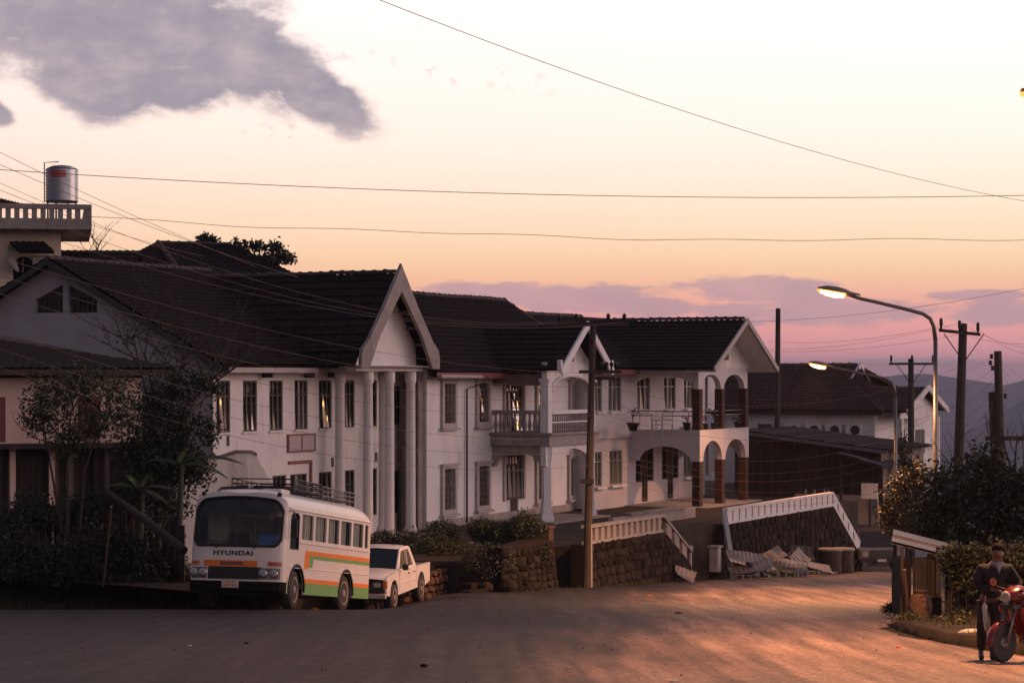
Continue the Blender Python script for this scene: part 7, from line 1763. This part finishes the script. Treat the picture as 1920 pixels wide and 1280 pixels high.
# clothes
Jc = []; Lc = []
def jc(p, r, link=None):
    Jc.append((tuple(p), r)); i = len(Jc)-1
    if link is not None: Lc.append((link, i))
    return i
a = jc((.03, -.0, .84), (.165, .135)); b = jc((.035, -.02, 1.02), (.16, .125), a); c = jc((.06, -.06, 1.18), (.18, .135), b); d = jc((.08, -.085, 1.30), (.145, .10), c)
for sg, el, wr in arms:
    sh = jc((.08+sg*.19, -.08, 1.295), .085, d); e1 = jc(el, .064, sh); jc(el.lerp(wr, .85), .045, e1)
jk = skinned('jacket', Jc, Lc, 'cloth_dark', per)
Jc = []; Lc = []
a = jc((.02, 0, .90), (.145, .12)); 
for sg, kx, fx_ in ((-1, -.10, -.10), (1, .10, .06)):
    h_ = jc((.02+sg*.085, 0, .80), .10, a); k_ = jc((kx, -.03, .46), .078, h_); jc((fx_, .01, .12), .068, k_)
skinned('trousers', Jc, Lc, 'cloth_trouser', per)
for sg, fx_ in ((-1, -.10), (1, .06)):
    skinned('shoe', [((fx_+.01, .05, .045), .045), ((fx_-.005, -.03, .05), .045), ((fx_-.03, -.15, .035), .036)], [(0, 1), (1, 2)], 'black_plastic', per, 1)
MB().add([(.10, -.225, 1.24), (.055, -.215, 1.36), (.02, -.17, 1.385), (.03, -.20, 1.40), (.085, -.225, 1.36), (.17, -.20, 1.40), (.185, -.17, 1.39), (.15, -.215, 1.35)], [(0, 1, 4), (1, 2, 3), (1, 3, 4), (0, 4, 7), (7, 4, 5), (7, 5, 6)]).build('shirt_collar', 'cloth_white', per)
MB().lathe([(.075, 0), (.085, .03), (.075, .06)], (.09, -.115, 1.345), 14).build('shirt_collar', 'cloth_white', per, True)
hm = MB(); secs = []
for z, r_, oy in ((1.50, .072, .03), (1.54, .088, .012), (1.59, .088, .0), (1.635, .068, -.005), (1.66, .03, -.005)):
    secs.append([(.10+r_*math.cos(2*math.pi*i/18)*.95, -.145+oy+r_*1.12*math.sin(2*math.pi*i/18), z+((.062 if z < 1.52 else .035) if math.sin(2*math.pi*i/18) < -.35 and z < 1.56 else 0)) for i in range(18)])
hm.add([p for s_ in secs for p in s_], [(j*18+i, j*18+(i+1) % 18, (j+1)*18+(i+1) % 18, (j+1)*18+i) for j in range(4) for i in range(18)]+[tuple(range(72, 90))]); hm.build('hair', 'hair', per, True)
for ex in (.068, .128): MB().lathe([(.002, -.003), (.008, 0), (.002, .003)], (ex, -.232, 1.525), 8, 'y').build('eye', 'iron', body_, True)
MB().tube([(.072, -.232, 1.458), (.098, -.238, 1.455), (.122, -.232, 1.458)], .006, 5).build('mouth', 'lens_red', body_)
bg_ = thing('plastic_bag', 'pale plastic bag hanging from the handlebar beside the person in the dark jacket', 'bag', (gyz(1846, 29.7), 29.7, zp+.56))
skinned('bag', [((0, 0, .30), .012), ((.0, 0, .20), (.05, .03)), ((.02, 0, .06), (.075, .04)), ((.03, 0, -.10), (.04, .03))], [(0, 1), (1, 2), (2, 3)], 'white_plastic', bg_, 1)
MB().tube([(0, 0, .29), (.01, -.02, .40)], .006, 5).build('handle', 'white_plastic', bg_)

# litter and small things on the road
def scrap(name, label, cat, px, py, m, sx_, sy_, sz_, seed, dz=0):
    Y = 7400/(py-991); x = (px-960)/F*Y
    for _ in range(8): Y = F*(EYE-gz((px-960)/F*Y, Y))/(py-705)
    x = (px-960)/F*Y
    rg = random.Random(seed); q = MB(); n = 8; vs = []
    for k, (rr, h) in enumerate(((1, 0), (.9, .6), (.45, 1))):
        for i in range(n): vs.append((sx_*rr*math.cos(2*math.pi*i/n)*rg.uniform(.7, 1.1), sy_*rr*math.sin(2*math.pi*i/n)*rg.uniform(.7, 1.1), sz_*h*rg.uniform(.6, 1.1)))
    q.add(vs, [(j*n+i, j*n+(i+1) % n, (j+1)*n+(i+1) % n, (j+1)*n+i) for j in range(2) for i in range(n)]+[tuple(range(2*n, 3*n))])
    ob = q.build(name, m); ob.location = (x, Y, gz(x, Y)+.01+dz); return tag(ob, label, cat)
scrap('crumpled_bag', 'crumpled orange plastic bag under the side of the bus', 'bag', 590, 1139, 'orange_plastic', .15, .12, .10, 1)
scrap('paper_scrap', 'white scrap of paper at the edge of the grass, far left', 'litter', 84, 1125, 'white_plastic', .12, .08, .05, 2)
scrap('paper_scrap', 'small pale scrap on the open asphalt left of the middle', 'litter', 356, 1211, 'white_plastic', .035, .03, .015, 3)
scrap('stone', 'dark stone on the asphalt at the bottom, left of the dusty track', 'stone', 795, 1250, 'stone', .06, .05, .045, 4)
scrap('stone', 'small dark stone on the asphalt below the bus', 'stone', 462, 1207, 'stone', .045, .04, .03, 5)
scrap('paper_scrap', 'reddish scrap on the road, middle distance', 'litter', 1217, 1117, 'lens_amber', .10, .06, .03, 6)
scrap('paper_scrap', 'pinkish scrap on the road in front of the motorcyclist', 'litter', 1685, 1214, 'lens_red', .06, .05, .02, 7)
scrap('paper_scrap', 'white scrap at the very bottom edge of the road', 'litter', 1264, 1278, 'white_plastic', .08, .05, .02, 8)
scrap('stone', 'dark stone on the dusty track below the tall street lamp', 'stone', 1273, 1150, 'stone', .09, .06, .04, 9)
scrap('white_sack', 'white plastic sack lying on the verge behind the person', 'bag', 1822, 1200, 'white_plastic', .22, .09, .08, 10, .12)
rg = random.Random(77)
q = MB()
for i in range(700):
    Y = rg.uniform(24, 75); x = rg.uniform(interp(XL, Y)+.4, interp(XR, Y)-.3); r_ = rg.choice((.006, .009, .012, .018)); z = gz(x, Y)+.008
    q.add([(x-r_, Y, z), (x+r_*.3, Y-r_, z), (x+r_, Y+r_*.4, z), (x, Y+r_, z), (x, Y, z+r_*1.1)], [(0, 1, 4), (1, 2, 4), (2, 3, 4), (3, 0, 4)])
g_ = q.build('grit', 'stone'); g_['kind'] = 'stuff'; tag(g_, 'loose grit and small stones scattered over the asphalt', 'grit')
# ================================================================== vegetation
def plant(name, label, cat, Y, px, pyb, blobs, n, size, leaf, seed, trunks=(), group=None, shell=.5, aspect=2.0, m2=None, f2=0., droop=0, zb=None, branches=0, bl=1.0, br=.05):
    """blobs in pixels of the photograph: (px, py, rx, ry, depth factor)"""
    f_ = F/Y; x = (px-960)/f_; z0 = EYE+(705-pyb)/f_ if zb is None else zb
    t = thing(name, label, cat, (x, Y, z0), group=group); rg = random.Random(seed)
    B = [((b[0]-px)/f_, (b[5] if len(b) > 5 else 0), EYE+(705-b[1])/f_-z0, b[2]/f_, b[2]/f_*(b[4] if len(b) > 4 else .8), b[3]/f_) for b in blobs]
    tips = []; q = MB()
    for tr in trunks:
        pts = [((p[0]-px)/f_, rg.uniform(-.1, .1), EYE+(705-p[1])/f_-z0) for p in tr[0]]
        q.tube(pts, [tr[1]*(1-.5*i/(len(pts)-1)) for i in range(len(pts))], 7)
        for k in range(branches):
            a = Vector(pts[-1]).lerp(Vector(pts[-2]), rg.random()*.8); branchy(q, a, (rg.uniform(-1, 1), rg.uniform(-.6, .6), rg.uniform(.3, 1.1)), bl*rg.uniform(.7, 1.2), br, 2, rg, .7, tips)
    if trunks: q.build('trunk', 'bark', t)
    if n: inst(leaf_mesh('leaves', B, n, size, leaf, seed, shell, aspect, droop, m2, f2), 'leaves' if size < .12 else 'crown', t)
    return t
# left garden
plant('garden_tree', 'leafy garden tree left of centre in front of the pink low house', 'tree', 58.0, 128, 1010,
    [(95, 745, 58, 55), (150, 720, 60, 45), (215, 735, 45, 50), (70, 790, 42, 40), (175, 790, 60, 45), (130, 830, 50, 35), (235, 790, 30, 40)], 5200, .115, 'leaf', 21,
    [([(128, 1010), (124, 900), (130, 810)], .06), ([(150, 1000), (160, 880), (190, 790)], .045), ([(118, 1000), (95, 880), (80, 780)], .04)], shell=.3, branches=4, bl=1.1, br=.022)
plant('dark_tree', 'dense dark tree with thin bare upper branches between the low house and the columned house', 'tree', 59.0, 300, 1020,
    [(290, 775, 60, 75), (330, 730, 55, 45), (345, 800, 48, 60), (300, 860, 70, 55), (380, 715, 35, 30), (255, 850, 55, 55), (400, 730, 26, 18), (330, 880, 60, 60), (395, 810, 24, 55), (260, 920, 60, 40), (370, 880, 40, 40), (310, 950, 50, 45)], 13500, .12, 'leaf_dark', 22,
    [([(290, 1030), (300, 930), (310, 840)], .12), ([(310, 850), (350, 760), (420, 690)], .05), ([(300, 850), (270, 720), (250, 630)], .04), ([(305, 840), (330, 720), (350, 640)], .04)], shell=.2, branches=5, bl=1.4, br=.026)
plant('bare_sapling', 'thin sparse tree with feathery twigs in front of the big gable vent', 'tree', 63.0, 300, 900,
    [(240, 630, 55, 45), (330, 650, 50, 42), (290, 690, 70, 40), (410, 690, 40, 18)], 900, .09, 'leaf_dark', 23,
    [([(300, 900), (290, 760), (270, 660)], .05), ([(300, 880), (330, 740), (350, 660)], .045), ([(310, 860), (370, 740), (440, 690)], .04)], shell=.1, branches=9, bl=1.2, br=.018)
# leaning log
lg = thing('leaning_log', 'long dark log leaning down to the ground left of the bus', 'log', tuple(at(345, 1032, 54.5)))
q = at(205, 925, 57)-at(345, 1032, 54.5); MB().tube([(0, 0, 0), tuple(q*.5+Vector((0, 0, .03))), tuple(q)], [.12, .10, .08], 8).build('log', 'bark', lg); MB().tube([tuple(q*.3), tuple(q*.3+Vector((.2, 0, .45)))], .03, 5).build('stub', 'bark', lg)
# banana plants
def banana(label, px, Y, pyb, pyt, leaves, seed):
    f_ = F/Y; x = (px-960)/f_; z0 = EYE+(705-pyb)/f_; H = (pyb-pyt)/f_; t = thing('banana_plant', label, 'banana plant', (x, Y, z0)); rg = random.Random(seed)
    MB().tube([(0, 0, 0), (.05, 0, H*.6), (.08, 0, H)], [.10, .08, .05], 8).build('stem', 'leaf_dark', t)
    for k, (dx, dz, L, w) in enumerate(leaves):
        q = MB(); n = 12; vs = []
        for i in range(n+1):
            u = i/n; p = Vector((dx*L*u, rg.uniform(-.02, .02)+(.3-.1*k)*u, H+dz*L*u-.55*L*u*u)); ww = w*math.sin(math.pi*min(1, u*.92+.08))**.6
            for v_, e in ((-1, -.35), (-.5, -.1), (0, 0), (.5, -.1), (1, -.35)): vs.append((p.x+v_*ww*.25, p.y+v_*ww*.8*(1 if rg.random() > .2 else .7), p.z+e*ww))
        q.add(vs, [(i*5+j, i*5+j+1, i*5+6+j, i*5+5+j) for i in range(n) for j in range(4)]); q.build('leaf', 'leaf_banana' if k % 2 else 'leaf_dark', t, True)
banana('banana plant whose long drooping leaf hangs above the bus roof', 335, 57.6, 1010, 868, [(1, .52, 1.75, .22), (.9, .25, 1.5, .2), (-.8, .5, 1.3, .22), (.3, 1.0, 1.0, .2)], 1)
banana('low banana plant with broad green leaves by the leaning log', 262, 57.2, 1010, 915, [(1, .5, .9, .22), (-1, .6, .9, .22), (.4, 1.0, .9, .2), (-.4, .9, 1.0, .22), (.9, .1, .8, .2)], 2)
# dark shrubs along the bank on the left
for i, (a, py, rx, ry, lab) in enumerate(((20, 1035, 70, 60, 'dark shrub at the far left foot of the board fence'), (110, 1050, 60, 50, 'low dark shrub below the leafy garden tree'), (195, 1030, 60, 65, 'rounded dark shrub left of the leaning log'),
        (270, 1050, 52, 60, 'dark shrub under the leaning log'), (325, 1075, 35, 45, 'dark shrub close to the front of the bus'), (60, 960, 60, 45, 'straggly shrub against the board fence, far left'), (170, 950, 55, 40, 'straggly shrub against the board fence behind the thin stake'))):
    plant('shrub', lab, 'shrub', 57.8-.2*(i % 2)+(1.2 if i > 4 else 0), a, py+ry*.9, [(a, py, rx, ry), (a-rx*.5, py+ry*.3, rx*.6, ry*.6), (a+rx*.5, py+ry*.2, rx*.6, ry*.7)], 3000, .10, 'leaf_dark', 40+i, [([(a, py+ry), (a, py)], .03)], shell=.4, group='shrubs on the left bank')
sk_ = thing('stake', 'thin pale stake standing in the dark shrubs on the left', 'stake', tuple(at(193, 1085, 56.6))); MB().tube([(0, 0, -.2), (.22, 0, 1.9)], .03, 6).build('shaft', 'wood_brown', sk_); MB().tube([(.22, 0, 1.9), (.225, 0, 1.94)], .034, 6).build('tip', 'frame_pale', sk_)
# clipped bushes in the gardens
for i, (a, py, rx, ry, lf_, lab, Y) in enumerate((
    (832, 1000, 36, 24, 'leaf_hedge', 'low flat-topped clipped bush at the corner of the balcony house', 69.5), (905, 994, 30, 24, 'leaf_hedge', 'round clipped bush left of its two neighbours in the middle garden', 67.5),
    (950, 1008, 30, 30, 'leaf_hedge', 'middle round bush of three above the broad rubble wall', 67.0), (990, 990, 33, 34, 'leaf_hedge', 'largest round clipped bush, beside the mottled reddish pillar', 66.6),
    (848, 1040, 44, 28, 'leaf', 'low bush with yellowish leaves above the reddish stone wall', 66.0), (792, 1026, 52, 36, 'leaf_hedge', 'shaggy bush behind the bed of the pickup', 67.0),
    (915, 1055, 52, 40, 'leaf_dark', 'dark shaggy bush overhanging the stone steps', 63.2), (735, 1020, 55, 28, 'leaf_dark', 'dark low bush behind the cab of the pickup', 68.0), (985, 1032, 45, 16, 'leaf_dark', 'low dark growth spilling over the top of the broad rubble wall', 65.2))):
    plant('bush', lab, 'bush', Y, a, py+ry*.95, [(a, py, rx, ry, 1), (a-rx*.3, py-ry*.1, rx*.7, ry*.85, 1), (a+rx*.35, py+ry*.1, rx*.65, ry*.8, 1)], 4200, .075, lf_, 60+i, [([(a, py+ry+6), (a, py)], .04)], shell=.72, group='bushes in the house gardens', m2='leaf_warm' if i == 4 else None, f2=.3)
# trees on the right
plant('roadside_tree', 'big dark bushy tree over the stall at the right edge', 'tree', 50.0, 1830, 1130,
    [(1800, 930, 80, 70, .9), (1870, 940, 80, 75, .9), (1930, 950, 80, 75, .9), (1760, 970, 60, 50, .9), (1845, 870, 45, 42, .8), (1800, 1020, 70, 50, .9), (1890, 1030, 80, 55, .9), (1810, 1060, 60, 30, .6, -7.5), (1890, 1050, 60, 40, .6, -7), (1740, 1000, 36, 26), (1990, 960, 60, 80)], 19900, .12, 'leaf_dark', 81,
    [([(1850, 1180), (1840, 1050), (1830, 950)], .12), ([(1840, 1060), (1880, 960), (1900, 890)], .06), ([(1835, 1060), (1790, 960), (1770, 900)], .06)], shell=.4, branches=5, bl=1.0, br=.025, m2='leaf', f2=.3, zb=gz(10, 50)-.3)
plant('lamplit_bush', 'bush with leaves coloured warm for lamp light at the left of the big dark tree', 'bush', 57.0, 1700, 1060,
    [(1690, 930, 40, 50), (1720, 900, 40, 40), (1705, 985, 50, 40), (1665, 970, 26, 35), (1735, 960, 36, 50)], 6500, .10, 'leaf', 82, [([(1700, 1080), (1700, 960)], .06), ([(1700, 1040), (1725, 900)], .04)], shell=.3, m2='leaf_warm', f2=.55, branches=4, bl=.7, br=.015, zb=gz(10.5, 57)-.3)  # orange lamp light put into the colour of many leaves
for i, (a, py, rx, ry, Y, lab) in enumerate(((1700, 1160, 34, 16, 40.6, 'low weeds at the corner of the drain before the stall'), (1795, 1172, 30, 24, 38.0, 'small leafy plant on the verge between the stall and the person'), (1668, 1140, 18, 12, 44.5, 'weedy clump left of the leaning pale pole'), (1752, 1170, 26, 14, 39.5, 'low dry weeds on the verge in front of the clay jar'), (1690, 1085, 10, 26, 44.0, 'dark leafy stem under the left corner of the tin sheet'))):
    plant('weeds', lab, 'plant', Y, a, py+ry, [(a, py, rx, ry), (a+rx*.4, py-ry*.2, rx*.5, ry)], 700, .07, 'leaf', 90+i, [([(a, py+ry+3), (a+2, py-ry*.4)], .012)], shell=.1, aspect=3, m2='leaf_warm', f2=.25)
plant('hanging_bush', 'dark bush spilling over the top of the plank screen behind the person', 'bush', 41.2, 1860, 1200, [(1790, 1040, 40, 28), (1840, 1050, 50, 40), (1900, 1050, 60, 45), (1950, 1070, 50, 60), (1815, 1090, 30, 30), (1775, 1065, 18, 30)], 6500, .09, 'leaf_dark', 83, [([(1860, 1210), (1855, 1060)], .05)], shell=.3, zb=gz(8.5, 41.2))
# far trees: on the skyline behind the roofs
plant('skyline_tree', 'small dark tree cresting the hipped roof, left of its wider neighbour', 'tree', 104, 390, 560, [(385, 449, 17, 14), (400, 456, 14, 12), (376, 462, 12, 12)], 700, .22, 'leaf_dark', 101, [([(390, 640), (388, 460)], .12)], shell=.2, branches=4, bl=.5, br=.03)
plant('skyline_tree', 'wide dark tree cresting the hipped roof above the columned house', 'tree', 104, 490, 600, [(450, 465, 20, 18), (480, 462, 24, 14), (515, 468, 24, 20), (540, 482, 18, 18), (440, 455, 8, 14), (505, 488, 45, 14)], 1700, .22, 'leaf_dark', 102, [([(490, 680), (488, 490)], .14)], shell=.25, branches=5, bl=.6, br=.03)
plant('bare_tree', 'thin bare tree on the skyline below the roof terrace', 'tree', 112, 168, 560, [], 0, .2, 'leaf', 103, [([(168, 640), (168, 520), (164, 470)], .08), ([(170, 560), (180, 480), (186, 455)], .05)], branches=6, bl=.9, br=.02)
plant('spindly_tree', 'spindly dark shrub against the far house wall behind the lamp posts', 'tree', 98, 1700, 900, [(1692, 845, 16, 40), (1700, 870, 24, 24)], 700, .16, 'leaf_dark', 104, [([(1700, 930), (1697, 830)], .05)], shell=.2)
# dry grass along the edges: nobody could count it
rg = np.random.default_rng(5); P = []
for i in range(6500):
    k = rg.random()
    if k < .5: x = rg.uniform(-16, -6.6); y = 57.2+abs(rg.normal())*1.0+max(0, x+9)*.5
    elif k < .75:
        s = rg.uniform(-16, 26); x, y = sxy(s, (3.3 if s < -6 else -.15)-abs(rg.normal())*.25)
    else: y = rg.uniform(24, 41); x = interp(VR, y)+.15+abs(rg.normal())*1.0
    P.append((x, y))
v = []; f = []
for x, y in P:
    h = rg.uniform(.05, .2); a = rg.uniform(0, 3.14); z = gz(x, y)+(.12 if x > 5 and y < 42 else (.1+.3*max(0, min(1, (y-57.4)/1.2)) if x < -6 else 0))-.03; b = len(v)
    v += [(x-.012*math.cos(a), y-.012*math.sin(a), z), (x+.012*math.cos(a), y+.012*math.sin(a), z), (x+rg.normal()*.05, y+rg.normal()*.05, z+h)]; f.append((b, b+1, b+2))
me = bpy.data.meshes.new('dry_grass'); me.from_pydata(v, [], f); me.materials.append(M['grass']); me.update(); g_ = inst(me, 'dry_grass'); g_['kind'] = 'stuff'; tag(g_, 'dry grass tufts along the road edges and wall feet', 'grass')

# ================================================================== haze: the air down the valley
hz = MB(); hz.box(-7100, 7100, -310, 9100, -600, 52)
hm_ = bpy.data.materials.new('haze'); hm_.use_nodes = True; nt = hm_.node_tree; nt.nodes.clear()
pv = nt.nodes.new('ShaderNodeVolumePrincipled'); pv.inputs['Density'].default_value = .00016; pv.inputs['Color'].default_value = (.62, .66, .85, 1); pv.inputs['Anisotropy'].default_value = .0
oo = nt.nodes.new('ShaderNodeOutputMaterial'); nt.links.new(pv.outputs[0], oo.inputs['Volume'])
ho_ = hz.build('haze', hm_); ho_['kind'] = 'stuff'; tag(ho_, 'pale blue evening haze filling the valley', 'haze')
